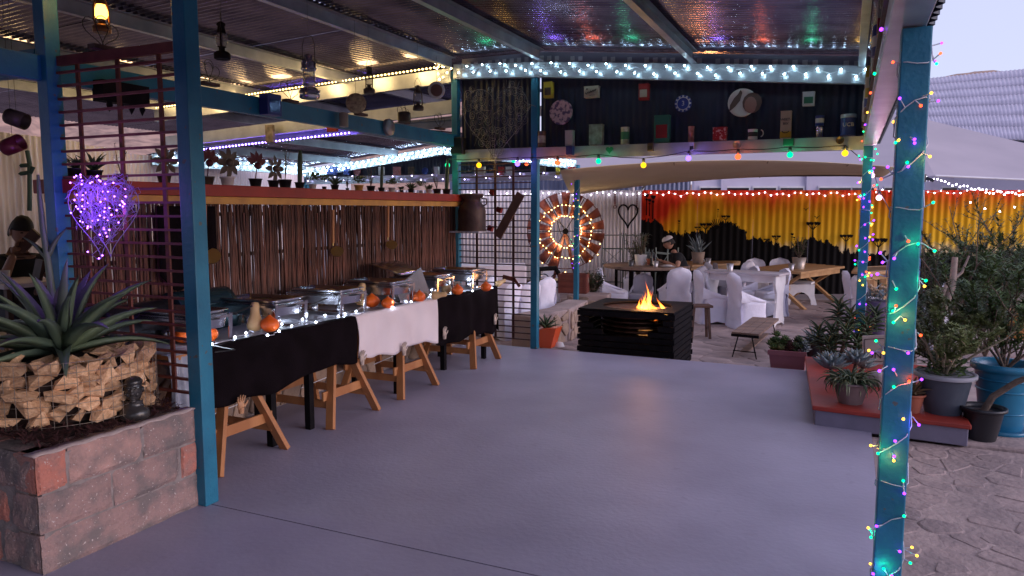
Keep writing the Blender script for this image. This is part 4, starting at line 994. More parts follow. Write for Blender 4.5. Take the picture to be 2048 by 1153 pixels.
t, c, W, H = tin('box', 1187, 187, 29, 21, CRM, 'cream card sign with black script high on the navy gable', None, None, cat='sign')
mb = MB(); mb.tube([c + Vector((-W * .38 + W * .76 * i / 24, -.046, H * (.36 + .014 * i) + .012 * math.sin(i * 1.7))) for i in range(25)], .004, 4); mb.tube([c + Vector((x * W, -.046, H * .2)) for x in (-.1, .3)], .0025, 4); mb.tube([c + Vector((-.3 * W, -.046, H * .8)), c + Vector((-.22 * W, -.046, H * .8))], .008, 4); obj('script', mb, INK, t)
tin('box', 1291, 187, 20, 30, TRED, 'red and white chequered tin high on the navy gable', CRM)
tin('disc', 1123, 225, 46, 44, TMOS, 'round mottled mosaic plate on the left of the navy gable', None, cat='plate')
t, c, W, H = tin('disc', 1367, 208, 34, 32, TBLU, 'blue crimped bottle cap plate marked 3 on the navy gable', None, '3', cat='wall plate', ink=WHT)
mb = MB()
for k in range(12): a = k * math.pi / 6; mb.box((c.x + .11 * math.cos(a) * W / .26, GY - .022, c.z + H / 2 + .11 * math.sin(a) * W / .26), (.018, .004, .018))
obj('edge_dots', mb, WHT, t, kind='stuff')
mb = MB(); mb.tube([Vector((c.x, GY - .022, c.z + H / 2)) + Vector((math.cos(a), 0, math.sin(a))) * .065 for a in [i * .3 for i in range(21)]], .004, 4, closed=True); obj('ring', mb, WHT, t)
t, c, W, H = tin('disc', 1485, 206, 58, 54, mat('pale_plate', (.52, .50, .46), .5, .1, (.40, .40, .40), 6), 'large round picture tin plate with a bird and a face on the gable', None, cat='plate')
cc = c + Vector((0, -.0, H / 2)); yy = GY - .024
def flat(out, m, name='print', y=None):
    mb = MB(); mb.prism(out, Matrix.Translation((cc.x, y or yy, cc.z)) @ FACEY, .003); return obj(name, mb, m, t)
PRB = P_('brown_print', (.13, .085, .07), .6, 0); PRS = P_('rosy_print', (.36, .20, .17), .6, 0)
flat([(.00, .10), (-.02, .02), (-.07, -.04), (-.13, -.09), (-.12, -.02), (-.08, .05), (-.04, .09), (-.02, .13)], PRB, 'bird_print')
flat([(.13 * math.cos(a) * .75 + .10, .13 * math.sin(a) * .8 - .01) for a in [i * .5 for i in range(12)]], PRB, 'hair_print')
flat([(.085 * math.cos(a) * .72 + .085, .085 * math.sin(a) - .03) for a in [i * .5 for i in range(12)]], PRS, 'face_print', yy - .002)
t, c, W, H = tin('box', 1618, 201, 25, 26, WHT, 'white card with a red and green floral print on the gable', TGRN, cat='picture')
SH = 2.375
tin('cyl', 1087, 275, 16, 32, TDRK, 'dark brown cylinder tin at the left end of the gable shelf', TGREY, z0=SH)
tin('box', 1143, 271, 16, 30, P_('bright_glass', (.55, .62, .75), .15), 'small bright glass jar on the gable shelf', None, z0=SH, cat='jar')
tin('box', 1196, 268, 27, 40, TGREY, 'square speckled grey-green tin on the gable shelf', None, z0=SH)
tin('cyl', 1253, 268, 18, 34, TGREY, 'slim grey cylinder tin with a green band on the shelf', TGRN, z0=SH)
tin('box', 1327, 256, 31, 53, TGRN, 'tall green tin with a red arch print on the shelf', TRED, z0=SH)
tin('cyl', 1384, 265, 13, 31, TPNK, 'thin pink speckled tin on the gable shelf', None, z0=SH)
tin('box', 1442, 264, 28, 25, mat('red_spotted_tin', (.28, .02, .02), .5, .2, (.55, .40, .36), 40, lo=.55, hi=.62), 'low red tin dotted with white on the gable shelf', None, z0=SH)
t, c, W, H = tin('cyl', 1507, 265, 21, 20, WHT, 'white enamel mug with dark pattern on the gable shelf', INK, z0=SH, cat='mug')
mb = MB(); mb.tube([c + Vector((.075 + .028 * math.cos(a), 0, .06 + .035 * math.sin(a))) for a in [-1.4 + i * .35 for i in range(9)]], .006, 6); obj('handle', mb, WHT, t)
t, c, W, H = tin('box', 1573, 247, 22, 52, CRM, 'tall cream and yellow tin reading WEET-BIX on the shelf', None, 'WEET-|BIX', z0=SH)
mb = MB(); mb.box((c.x, c.y - .0, c.z + H * .13), (W * .975, .086, H * .24)); obj('yellow_base', mb, TYEL, t)
mb = MB(); mb.tube([c + Vector((W * (.3 * math.cos(a)), -.046, H * .27 + .02 * math.sin(a))) for a in [math.pi + i * .3 for i in range(11)]], .004, 4); obj('smile_print', mb, INK, t)
tin('cyl', 1640, 240, 19, 20, TBLU, 'small blue pot stacked on a steel stand on the shelf', WHT, z0=SH + .11); 
t, c, W, H = tin('cyl', 1640, 258, 18, 20, STEEL, 'small steel stand beneath a blue pot on the shelf', None, z0=SH, cat='stand')
t, c, W, H = tin('cyl', 1697, 246, 34, 41, TBLU, 'big blue enamel tin with white lettering at the shelf end', None, 'UCB', z0=SH, ink=WHT)
mb = MB(); mb.lathe([(W / 2.12, H - .03), (W / 2.12, H + .004), (.001, H + .008)], c, 20); obj('lid', mb, WHT, t)
for px, py, w_, h_, m, l, ct in ((1143, 303, 14, 16, TBLU, 'little blue tin fixed to the lower gable beam', 'tin'), (1303, 296, 12, 14, TDRK, 'tiny dark framed picture on the lower gable beam', 'picture'), (1385, 296, 10, 16, WHT, 'tiny white framed picture on the lower gable beam', 'picture'), (1578, 287, 22, 12, TGRN, 'small green tray fixed to the lower gable beam', 'tray')):
    tin('box', px, py, w_, h_, m, l, INK if ct == 'picture' else None, Y=8.01, cat=ct, group='trinkets on the lower gable beam')
for px, py, m, l in ((1474, 290, CRM, 'small round cream badge on the lower gable beam'), (1680, 281, TDRK, 'small oval dark badge on the lower gable beam')): tin('disc', px, py, 17, 12, m, l, None, Y=8.0, cat='badge', group='trinkets on the lower gable beam')
def heart2d(s, n=26): return [(s * 16 * math.sin(a) ** 3 / 17, s * (13 * math.cos(a) - 5 * math.cos(2 * a) - 2 * math.cos(3 * a) - math.cos(4 * a)) / 17) for a in [2 * math.pi * i / n for i in range(n)]]
p = PY(1219, 300, 7.99); mb = MB(); mb.prism(heart2d(.045), Matrix.Translation(p) @ FACEY, .012); solo('heart_ornament', mb, P_('green_heart', (.05, .35, .18)), 'small green heart on the lower gable beam', 'ornament', p)
# blue beam trinkets (beam face at x = -4.37)
def btin(kind, px, py, w, h, body, label, name='tin', cat='tin', band=None):
    X = -4.365; a, b = PX(px - w / 2, py, X), PX(px + w / 2, py, X); W = (b - a).length; H = PX(px, py - h / 2, X).z - PX(px, py + h / 2, X).z; c = (a + b) / 2
    t = thing(name, label, cat, (X, c.y, c.z - H / 2), group='trinkets on the long blue beam')
    if kind == 'box': mb = MB(); mb.box((X + .05, c.y, c.z), (.09, W * .7, H)); obj('body', mb, body, t, bevel=.004); 
    if kind == 'box' and band: mb = MB(); mb.box((X + .096, c.y, c.z - H * .05), (.002, W * .5, H * .6)); obj('print', mb, band, t)
    if kind == 'disc':
        r = H / 2; mb = MB(); mb.lathe([(r, 0), (r, .03), (r * .95, .036), (.001, .034)], (0, 0, 0), 28, M=FACEX.to_3x3())
        for v in mb.v: v += Vector((X, c.y, c.z))
        obj('body', mb, body, t)
        if band:
            mb = MB(); mb.lathe([(r * .78, .037), (.001, .037)], (0, 0, 0), 24, M=FACEX.to_3x3())
            for v in mb.v: v += Vector((X, c.y, c.z))
            obj('print', mb, band, t)
    if kind == 'cyl': mb = MB(); mb.lathe([(W * .4, 0), (W * .4, H), (W * .3, H + .01)], (X + .07, c.y, c.z - H / 2), 16); obj('body', mb, body, t)
btin('box', 531, 211, 40, 42, TBLU, 'blue glass-sided square tin on the long blue beam', band=P_('blue_glass', (.04, .10, .35), .1))
btin('cyl', 675, 242, 14, 26, CRM, 'small cream and dark cylinder tin on the long blue beam')
btin('disc', 775, 255, 20, 34, P_('grey_disc', (.42, .44, .48), .4, .5), 'plain grey round lid on the long blue beam', 'lid', 'lid')
btin('cyl', 797, 236, 18, 18, TDRK, 'small furry dark ornament on the long blue beam', 'ornament', 'ornament')
for px, py, d, w_, l, m, b_ in ((712, 207, 7.0, 40, 'round floral biscuit tin lid hanging above the blue beam', mat('floral_tin', (.45, .36, .20), .5, .2, (.18, .12, .07), 30), None), (873, 181, 8.6, 34, 'round white tin lid with brown picture hanging near the bar end', WHT, PRS)):
    c = AT(px, py, d); q = (_o - c).normalized(); Mq = q.to_track_quat('Z', 'Y').to_matrix(); t = thing('biscuit_tin', l, 'tin', c); r = w_ / 2 * d / FOC
    mb = MB(); mb.lathe([(r, -.05), (r, .01), (r * .93, .014), (.001, .012)], c, 24, M=Mq); obj('body', mb, m, t)
    if b_: mb = MB(); mb.lathe([(r * .7, .0155), (.001, .0155)], c, 20, M=Mq); obj('print', mb, b_, t)
    mb = MB(); mb.tube([c + Vector((0, 0, r)), Vector((c.x, c.y, RZ(c.x)))], .002, 4); obj('cord', mb, WIRED, t)
p = PY(540, 268, 8.1); mb = MB(); mb.box(p, (.13, .05, .24)); solo('tin', mb, mat('sepia_tin', (.10, .08, .07), .5, .2, (.24, .2, .17), 18), 'sepia portrait tin on the rear cross beam', 'tin', p, bevel=.004)
p = PY(665, 258, 8.1); mb = MB(); mb.box(p, (.16, .05, .08)); solo('tin', mb, TRED, 'flat red tin tucked under the long blue beam', 'tin', p, bevel=.004)
for k, (px, py) in enumerate(((415, 125), (455, 148))): pass
# tins along the inner right shelf
rg = random.Random(3); lb = ['rusty brown tin', 'tall red and cream tin', 'blue and white tin', 'pale battered tin', 'square dark green tin', 'dull yellow tin', 'small blue pot', 'spotted white and red tin', 'grey canister', 'brown coffee tin']
mm = [TDRK, TRED, TBLU, TGREY, TGRN, TYEL, TBLU, TPNK, TGREY, TDRK]
for k in range(10):
    y = 3.25 + k * .50; r = rg.uniform(.04, .055); h = rg.uniform(.14, .28); t = thing('tin', '%s on the right hand shelf, %s' % (lb[k], ['nearest the fairy lit post', 'second from that post', 'third from that post', 'fourth from that post', 'about midway along', 'just past midway', 'seventh from the near post', 'third from the far corner', 'second from the far corner', 'nearest the far corner'][k]), 'tin', (.115, y, 2.42), group='tins on the right hand shelf')
    mb = MB()
    if k % 3 == 1: mb.box((0, 0, h / 2), (r * 1.7, r * 1.8, h))
    else: mb.lathe([(r, 0), (r, h), (r * .9, h + .005)], (0, 0, 0), 16)
    obj('body', mb, mm[k], t, world=False, bevel=.003 if k % 3 == 1 else 0); mb = MB(); mb.lathe([(r * 1.02, h * .3), (r * 1.02, h * .65)], (0, 0, 0), 16) if k % 3 != 1 else mb.box((0, 0, h * .5), (r * 1.72, r * 1.82, h * .4)); obj('print', mb, CRM if k % 2 else WHT, t, world=False)
    # a few hung higher on the cladding
for k, (y, z, m, l) in enumerate(((3.6, 2.83, TDRK, 'dark tin hung high on the right cladding near the post'), (4.4, 2.84, CRM, 'cream tin hung high on the right cladding'), (5.4, 2.84, TGREY, 'grey tin hung on the right cladding midway'), (6.6, 2.83, TRED, 'red tin hung on the right cladding towards the far corner'))):
    mb = MB(); mb.box((.195, y, z), (.07, .14, .2)); solo('tin', mb, m, l, 'tin', (.195, y, z), bevel=.004)

# ================================================================ scrolled wire heart
t = thing('scroll_heart', 'large grey scrollwork wire heart hung against the navy gable by the bar end', 'ornament', PY(992, 240, 8.0))
hc = PY(990, 236, 7.99); sx_ = (PY(1056, 236, 7.99).x - PY(926, 236, 7.99).x) / 2; sz_ = (PY(990, 165, 7.99).z - PY(990, 318, 7.99).z) / 2
HW = mat('heart_wire', (.20, .19, .20), .5, .5)
def hpt(a):
    x = math.sin(a) ** 3; z = (13 * math.cos(a) - 5 * math.cos(2 * a) - 2 * math.cos(3 * a) - math.cos(4 * a)) / 15.5
    if z < 0: z *= 1.12; x *= 1 - .1 * abs(z)
    return x, z
mb = MB(); mb.tube([hc + Vector((sx_ * hpt(a)[0], 0, sz_ * hpt(a)[1])) for a in [2 * math.pi * i / 60 for i in range(60)]], .0035, 4, closed=True)
obj('outline', mb, HW, t)
def inh(x, z):
    if z > .0: return (abs(x) - .48) ** 2 / .26 + (z - .28) ** 2 / .42 < 1 or (abs(x) < .5 and z < .35)
    return abs(x) < .98 * (1 + z / 1.12)
rg = random.Random(2); mb = MB(); cnt = 0; done = []
while cnt < 64:
    x, z = rg.uniform(-1, 1), rg.uniform(-1.1, .85); 
    if not inh(x, z) or any((x - a) ** 2 + (z - b) ** 2 < .024 for a, b in done): 
        done_try = 0; cnt += .02; continue
    done.append((x, z)); cnt += 1; R0 = rg.uniform(.045, .065); ph = rg.uniform(0, 6.28); dr = rg.choice((-1, 1)); pts = []
    for i in range(22): a = ph + dr * i * .55; r_ = R0 * (1 - i / 26); pts.append(hc + Vector((sx_ * x + r_ * math.cos(a) * .9, -.004, sz_ * z + r_ * math.sin(a))))
    pts = [pts[0] + Vector((rg.uniform(-.12, .12), 0, rg.uniform(-.16, .16)))] + pts; mb.tube(pts, .0026, 3)
obj('scrolls', mb, HW, t, kind='stuff')
mb = MB()
for dx in (-.25, -.1, .05): mb.tube([hc + Vector((dx * sx_, 0, sz_ * .5)), hc + Vector((dx * sx_ * .3 - .02, 0, -sz_ * 1.08))], .0028, 3)
mb.tube([hc + Vector((0, 0, sz_ * .8)), hc + Vector((0, 0, sz_ * 1.15))], .002, 3); obj('bars', mb, HW, t)
# glowing purple heart on the near screen
hp = PY(207, 425, 2.90); t = thing('glowing_heart', 'tangled wire heart glowing with purple fairy lights on the near slatted screen', 'light ornament', hp)
sx_ = (PY(268, 425, 2.9).x - PY(146, 425, 2.9).x) / 2; sz_ = (PY(207, 350, 2.9).z - PY(207, 505, 2.9).z) / 2
PW = mat('purple_lit_wire', (.42, .34, .62), .5); rg = random.Random(9); mb = MB()
def rin():
    while True:
        x, z = rg.uniform(-1, 1), rg.uniform(-1.1, .85)
        if inh(x, z): return Vector((sx_ * x * .97, rg.uniform(-.055, .055) * (1 - .5 * abs(x)), sz_ * z + .03))
for k in range(170):
    a = rin(); pts = [a]
    for i in range(5):
        for _ in range(8):
            q = pts[-1] + Vector((rg.gauss(0, .035), rg.gauss(0, .018), rg.gauss(0, .035)))
            if inh(q.x / sx_, (q.z - .03) / sz_): pts.append(q); break
    if len(pts) > 2: mb.tube([hp + q for q in pts], .0016, 3)
obj('wire_tangle', mb, PW, t, kind='stuff')
mb = MB()
for dy in (-.05, .05): mb.tube([hp + Vector((sx_ * hpt(a)[0], dy * .6, sz_ * hpt(a)[1] * .97 + .0)) for a in [2 * math.pi * i / 48 for i in range(48)]], .003, 4, closed=True)
mb.tube([hp + Vector((0, -.03, -sz_ * .9)), hp + Vector((-.05, -.05, -sz_ * 1.1)), hp + Vector((0, -.05, -sz_ * 1.22)), hp + Vector((.03, -.05, -sz_ * 1.16))], .002, 4)
obj('frame', mb, PW, t)
for k in range(62):
    o = bpy.data.objects.new('bulb', bulb_mesh(VIOL, .0048)); C.objects.link(o); o.parent = t; o.location = rin() * 1.0 + Vector((0, -.035, 0))
for d in ((.02, -.06, -1.18), (-.07, -.06, -1.02), (.05, -.06, -1.1)): o = bpy.data.objects.new('bulb', bulb_mesh(VIOL, .0048)); C.objects.link(o); o.parent = t; o.location = (d[0], d[1], d[2] * sz_)

for k_ in range(3): lamp(t, hp + Vector((-.1 + .1 * k_, -.13, .12 - .1 * (k_ == 1))), (.32, .10, 1.0), 1.1, .05)
lamp(t, hp + Vector((0, .09, 0)), (.32, .10, 1.0), 1.2, .05)
# ================================================================ light strings
def zig(pts, n, amp, up=Vector((0, 0, 1)), seed=1):
    rg = random.Random(seed); b = along(pts, n); return [p + up * (amp * (1 if i % 2 else -1) * rg.uniform(.5, 1)) + Vector((rg.uniform(-.02, .02), rg.uniform(-.015, .0), 0)) for i, p in enumerate(b)]
# main gable: cool white on the top beam
L0 = [(-4.32, 7.965, 3.325), (-3.33, 7.965, 3.265), (.10, 7.965, 2.95)]
b = zig(L0, 42, .05, seed=2); w1 = zig(L0, 40, .03, seed=5)
light_string('cool white fairy lights glowing along the top beam of the navy gable', [[p + Vector((0, .008, 0)) for p in w1]] + [[p + Vector((0, .005, .0)), p + Vector((0, .012, .03))] for p in b[::2]], [(p, CYANL) for p in b], r=.0088)
# short warm run at the left end and warm run along the left cross beams
L1 = [(-4.50, 7.95, 3.36), (-4.62, 7.95, 3.42), (-4.55, 7.94, 3.2), (-4.40, 7.95, 3.33)]
light_string('warm fairy lights knotted at the bar end of the top beam', [[Vector(p) for p in L1]], [(p + Vector((0, -.01, 0)), WARML) for p in along(L1, 9)], r=.010)
L2 = [(-4.55, 7.99, 3.375), (-9.4, 7.99, 3.155)]
b = along(L2, 90); tw1 = light_string('warm white light rope tucked behind the left roof cross beam', [[Vector(p) for p in L2]], [(p, WARMR) for p in b], r=.013, name='light_rope')
L3 = [(-7.74, 7.9, 3.24), (-7.74, 2.0, 3.24)]
b = along(L3, 60); tw2 = light_string('warm white light rope behind a left hand purlin of the canopy', [[Vector(p) for p in L3]], [(p, WARMR) for p in b], r=.013, name='light_rope')
for i in range(7): lamp(tw1, lerp(L2[0], L2[1], (i + .5) / 7) + Vector((0, -.16, -.02)), (1, .66, .26), 6, .14)
for i in range(5): lamp(tw2, lerp(L3[0], L3[1], (i + .5) / 5) + Vector((-.05, 0, 0)), (1, .66, .26), 6, .14)
# rear bay
Lb = [(-10.1, 12.07, 2.40), (-6.9, 12.07, 2.755), (-4.35, 12.07, 2.44)]
b = zig(Lb, 84, .05, seed=6); light_string('cool white fairy lights along the rear bay gable beam', [zig(Lb, 60, .02, seed=7)], [(p, CYANL2) for p in b], r=.014)
Lc = [(-10.05, 8.6, 2.46), (-10.05, 12.1, 2.46)]
b = zig(Lc, 44, .05, seed=8); light_string('cool white fairy lights along the left eaves of the rear bay', [zig(Lc, 30, .02, seed=9)], [(p, CYANL2) for p in b], r=.013)
Ld = [(-9.0, 8.42, 2.565), (-6.26, 8.42, 2.70)]
t = light_string('violet LED strip along the front edge of the rear bay roof', [[Vector(p) for p in Ld]], [(p, glow('violet_strip', (.28, .16, 1.0), 26)) for p in along(Ld, 44)], r=.012, name='led_strip', cat='led strip')
Le = [(-10.0, 12.05, 2.27), (-4.4, 12.05, 2.25)]
b = zig(Le, 26, .05, seed=12); light_string('sparse mauve fairy lights on the lower rail of the rear bay', [zig(Le, 20, .03, seed=13)], [(p, glow('mauve_bulb', (.6, .5, 1.0), 14)) for p in b], r=.010)
# fences
wl = [AT(px, 384 + (3 if i % 3 else 7) + rnd.uniform(-2, 2), FD - .12) for i, px in enumerate(range(930, 1740, 12))]
light_string('white fairy lights along the top of the silver and mural fences', [wl], [(p, WHITEL) for p in wl], r=.015, wr=.004)
wl = [AT(px, 381 + rnd.uniform(-3, 6), FD - .12) for px in range(1752, 2060, 13)]
light_string('white fairy lights along the mural fence right of the lit post', [wl], [(p, WHITEL) for p in wl], r=.014, wr=.004)
P0, P1 = AT(1852, 356, 12), AT(2075, 392, 12.4); wl = [lerp(P0, P1, i / 30) + Vector((0, 0, -.06 * math.sin(math.pi * i / 30) + rnd.uniform(-.03, .03))) for i in range(31)]
light_string('white fairy lights twisted round the rope beyond the round blue pole', [wl], [(p, WHITEL) for p in wl] + [(p - Vector((0, 0, .22 + .05 * (i % 3))), WHITEL) for i, p in enumerate(wl[12:26:4])], r=.014)
P0, P1, P2 = AT(1163, 350, 15.5), AT(1350, 336, 14), AT(1430, 350, 14.5); wl = [lerp(lerp(P0, P1, i / 34), lerp(P1, P2, i / 34), i / 34) + Vector((0, 0, rnd.uniform(-.04, .03))) for i in range(35)]
light_string('white fairy lights across the tan shade sail', [wl], [(p, WHITEL) for p in wl], r=.013)
# posts wound with coloured lights
def wound(x, y, z0, z1, turns, nb, s, label, seed, r=.0065, wm=None, dirn=1, lamps=True):
    rg = random.Random(seed); n = turns * 12; pts = []
    for i in range(n + 1):
        a = dirn * 2 * math.pi * turns * i / n + .6; z = z0 + (z1 - z0) * i / n + .03 * math.sin(i * .7 + seed)
        c_, s_ = math.cos(a), math.sin(a); k = (s / 2 + .006) / max(abs(c_), abs(s_)); pts.append(Vector((x + c_ * k, y + s_ * k, z)))
    bs = []
    stems = []
    for j in range(nb):
        p = pts[rg.randrange(len(pts))]; 
        o = Vector((p.x - x, p.y - y, 0)).normalized()
        if o.y > .3 and rg.random() < .8: p = Vector((p.x, 2 * y - p.y, p.z)); o.y = -o.y
        e = p + o * rg.uniform(.004, .035) + Vector((rg.uniform(-.02, .02), 0, rg.uniform(-.03, .03))); stems.append([p, e]); bs.append((e, RGBY[rg.choice((0, 0, 0, 1, 1, 2, 3, 3))]))
    ts = light_string(label, [pts] + stems, bs, r=r, wr=.0022)
    if lamps:
        for j, (e, m) in enumerate(bs):
            if e.y < y and j % 4 == 0: lamp(ts, e + Vector((0, -.012, 0)), {'fairy_purple': (.2, .06, 1), 'fairy_green': (0, 1, .35), 'fairy_red': (1, .1, .03), 'fairy_amber': (1, .55, .1)}[m.name], .10, .006)
    return ts
wound(.185, 3.0, .05, 2.22, 13, 74, .094, 'coloured fairy lights wound round the near right blue post', 4, r=.0058)
wound(.14, 8.04, .2, 2.22, 12, 84, .085, 'coloured fairy lights wound round the far right blue post', 6, r=.010)
p = G(1157, 616, PZ); wound(-4.3, 12.2, .6, 2.2, 10, 26, .08, 'pale fairy lights wound round the blue post before the windmill wheel', 8, r=.007, lamps=False)
# coloured light run on the inner face of the right edge beam
Lf = [(.09, 3.2, 2.31), (.09, 7.9, 2.30)]; b = along(Lf, 7); light_string('coloured fairy lights along the right hand edge beam', [[p for p in b]], [(p + Vector((-.01, 0, rnd.uniform(-.02, .03))), RGBY[i % 4]) for i, p in enumerate(b)], r=.008)
Lg = [(.30, .9, 2.24), (.24, 2.9, 2.24)]
# festoon bulbs
fest = [(895, 331, 1), (958, 331, 3), (1035, 328, 0), (1115, 326, 2), (1197, 323, 1), (1287, 331, 3), (1377, 317, 0), (1476, 314, 2), (1580, 310, 1), (1690, 307, 3)]
FC = [glow('festoon_violet', (.22, .12, 1.0), 2.6), glow('festoon_green', (.0, .75, .28), 1.6), glow('festoon_red', (1.0, .10, .03), 2.2), glow('festoon_yellow', (1.0, .52, .01), 1.8), glow('festoon_pink', (1.0, .55, .75), 3)]
t = thing('festoon_lights', 'string of round coloured festoon bulbs sagging under the lower gable beam', 'festoon lights', PY(1300, 300, 7.95)); cab = []
FCOL = [(.35, .2, 1.0), (.05, 1, .4), (1, .2, .08), (1, .62, .1), (1, .5, .7)]
def fest_bulb(p, m, nm='bulb_holder'):
    k = FC.index(m); lamp(t, p + Vector((0, -.045, 0)), FCOL[k], 1.6 if k != 1 else 1.0, .03)
    mb = MB(); mb.lathe([(.012, .030), (.016, .034), (.016, .065), (.008, .072)], p, 10); h = obj('bulb_holder', mb, BLACKP, t)
    mb = MB(); mb.ball(p, .030, 14, 10); obj('bulb', mb, m, h)
for i, (px, py, k) in enumerate(fest):
    p = PY(px, py, 7.93); fest_bulb(p, FC[k]); cab.append(p + Vector((0, 0, .075)))
    if i < len(fest) - 1: q = PY(fest[i + 1][0], fest[i + 1][1], 7.93); cab.append((p + q) / 2 + Vector((0, 0, .075 - .012)))
extra = [(AT(1744, 351, 8.1), 4), (AT(1758, 396, 7.9), 4)]
for p, k in extra: fest_bulb(p, FC[k]); cab.append(p + Vector((0, 0, .075)))
cab.append(AT(1790, 440, 7.7)); mb = MB(); mb.tube(cab, .005, 5); obj('cable', mb, BLACKP, t)
for px, py, k in ((1027, 322, 1), (1053, 328, 2)): p = AT(px, py, 10.5); mb = MB(); mb.ball(p, .028, 10, 8); solo('distant_bulb', mb, FC[k], ('green' if k == 1 else 'red') + ' festoon bulb glimpsed behind the dark slatted screen', 'bulb', p)

# ================================================================ lanterns and hanging things
LAMPG = mat('lantern_glass', (.25, .25, .28), .12, 0, alpha=.45)
def lantern(px, py, d, h, label, m=BLACK, lit=False, tilt=0, chain=True):
    """hurricane lantern: tank, globe, cage tubes, chimney and bail"""
    c = AT(px, py, d); s = h / .30; base = c - Vector((0, 0, h / 2)); t = thing('lantern', label, 'lantern', base, rnd.uniform(0, 3))
    mb = MB(); mb.lathe([(.055 * s, 0), (.060 * s, .006 * s), (.060 * s, .04 * s), (.045 * s, .055 * s), (.022 * s, .062 * s), (.022 * s, .085 * s), (.034 * s, .09 * s)], (0, 0, 0), 16); obj('tank', mb, m, t, world=False)
    mb = MB(); mb.lathe([(.028 * s, .09 * s), (.043 * s, .12 * s), (.043 * s, .15 * s), (.028 * s, .19 * s)], (0, 0, 0), 16); obj('globe', mb, glow('lantern_flame', (1.0, .50, .08), 5) if lit else LAMPG, t, world=False)
    if lit: lamp(t, base + Vector((0, 0, .3 * s)), (1, .5, .12), 2.5, .03)
    mb = MB(); mb.lathe([(.036 * s, .19 * s), (.030 * s, .205 * s), (.024 * s, .24 * s), (.034 * s, .25 * s), (.030 * s, .262 * s), (.010 * s, .275 * s)], (0, 0, 0), 14); obj('chimney', mb, m, t, world=False)
    for q in (-1, 1):
        mb = MB(); mb.tube([(q * .05 * s, 0, .03 * s), (q * .065 * s, 0, .08 * s), (q * .062 * s, 0, .17 * s), (q * .045 * s, 0, .22 * s), (q * .02 * s, 0, .235 * s)], .007 * s, 6); obj('side_tube', mb, m, t, world=False)
    mb = MB(); mb.tube([(-.05 * s, 0, .22 * s), (-.045 * s, 0, .30 * s), (-.02 * s, 0, .345 * s), (.02 * s, 0, .345 * s), (.045 * s, 0, .30 * s), (.05 * s, 0, .22 * s)], .0025 * s, 4)
    if chain: mb.tube([(0, 0, .345 * s), (0, 0, RZ(c.x) - base.z)], .0015, 4)
    obj('bail', mb, WIRED, t, world=False)
    return t
lantern(202, 22, 4.3, .25, 'lit lantern glowing amber above the near slatted screen', mat('copper_lantern', (.25, .10, .04), .4, .7), lit=True)
lantern(443, 78, 5.0, .27, 'dark unlit lantern nearest the teal post')
lantern(738, 158, 6.6, .26, 'small dark lantern over the middle of the blue beam', TDRK)
lantern(836, 194, 7.4, .27, 'small dark lantern nearest the bar end', TDRK)
# pressure lamp
c = AT(618, 150, 6.0); t = thing('pressure_lamp', 'large steel pressure lamp hanging above the blue beam', 'lantern', c - Vector((0, 0, .19)))
mb = MB(); mb.lathe([(.075, 0), (.082, .01), (.082, .06), (.06, .085), (.03, .095), (.05, .1), (.055, .12)], (0, 0, 0), 20); obj('tank', mb, STEEL, t, world=False)
mb = MB(); mb.lathe([(.047, .12), (.052, .16), (.05, .225)], (0, 0, 0), 16); obj('globe', mb, LAMPG, t, world=False)
mb = MB(); mb.lathe([(.062, .225), (.064, .24), (.058, .25), (.06, .28), (.045, .30), (.03, .305), (.032, .345), (.012, .352)], (0, 0, 0), 16); obj('hood', mb, STEEL, t, world=False)
for a in range(4): mb = MB(); mb.tube([(.052 * math.cos(a * 1.57), .052 * math.sin(a * 1.57), .11), (.056 * math.cos(a * 1.57), .056 * math.sin(a * 1.57), .23)], .003, 4); obj('guard_rod', mb, STEEL, t, world=False)
mb = MB(); mb.tube([(.06, 0, .03), (.1, 0, .045), (.105, 0, .06)], .006, 6); obj('pump_knob', mb, STEEL, t, world=False)
mb = MB(); mb.tube([(-.062, 0, .24), (-.062, 0, .42), (-.04, 0, .485), (0, 0, .50), (.04, 0, .485), (.062, 0, .42), (.062, 0, .24)], .003, 4); mb.tube([(0, 0, .5), (0, 0, RZ(c.x) - (c.z - .19))], .0015, 4); obj('bail', mb, WIRED, t, world=False)
# pairs of wire hearts on wooden blocks along the blue beam
def wire_hearts(px, py, s, label, X=-4.40, pos=None):
    b = pos or PX(px, py, X); b = Vector(b); t = thing('wire_hearts', label, 'ornament', b, group='twin wire hearts on the blue beam')
    mb = MB(); mb.box((0, 0, .012), (.06, .15, .024)); obj('block', mb, WOODD, t, world=False)
    for q, sc in ((-1, 1.0), (1, .85)):
        mb = MB(); pts = [(0.004 * q, 0, .024)]
        for i in range(25):
            a = math.pi + 2 * math.pi * i / 24; x, z = hpt(a); ang = q * .28; xx = x * .085 * sc; zz = (z + 1.15) * .085 * sc
            pts.append((0.006 * q, xx * math.cos(ang) + zz * math.sin(ang), .024 + zz * math.cos(ang) - xx * math.sin(ang)))
        mb.tube(pts, .0028, 4); obj('heart', mb, WIRED, t, world=False)
for px, py, l in ((419, 172, 'twin wire hearts nearest the teal post on the blue beam'), (581, 206, 'twin wire hearts beside the pressure lamp'), (722, 232, 'twin wire hearts before the floral tin lid'), (808, 247, 'twin wire hearts under the lantern by the bar end'), (880, 260, 'last twin wire hearts at the bar end of the beam')): wire_hearts(px, py, 1, l)
wire_hearts(0, 0, 1, 'twin wire hearts on top of the near slatted screen', pos=(-3.93, 3.0, 2.56))
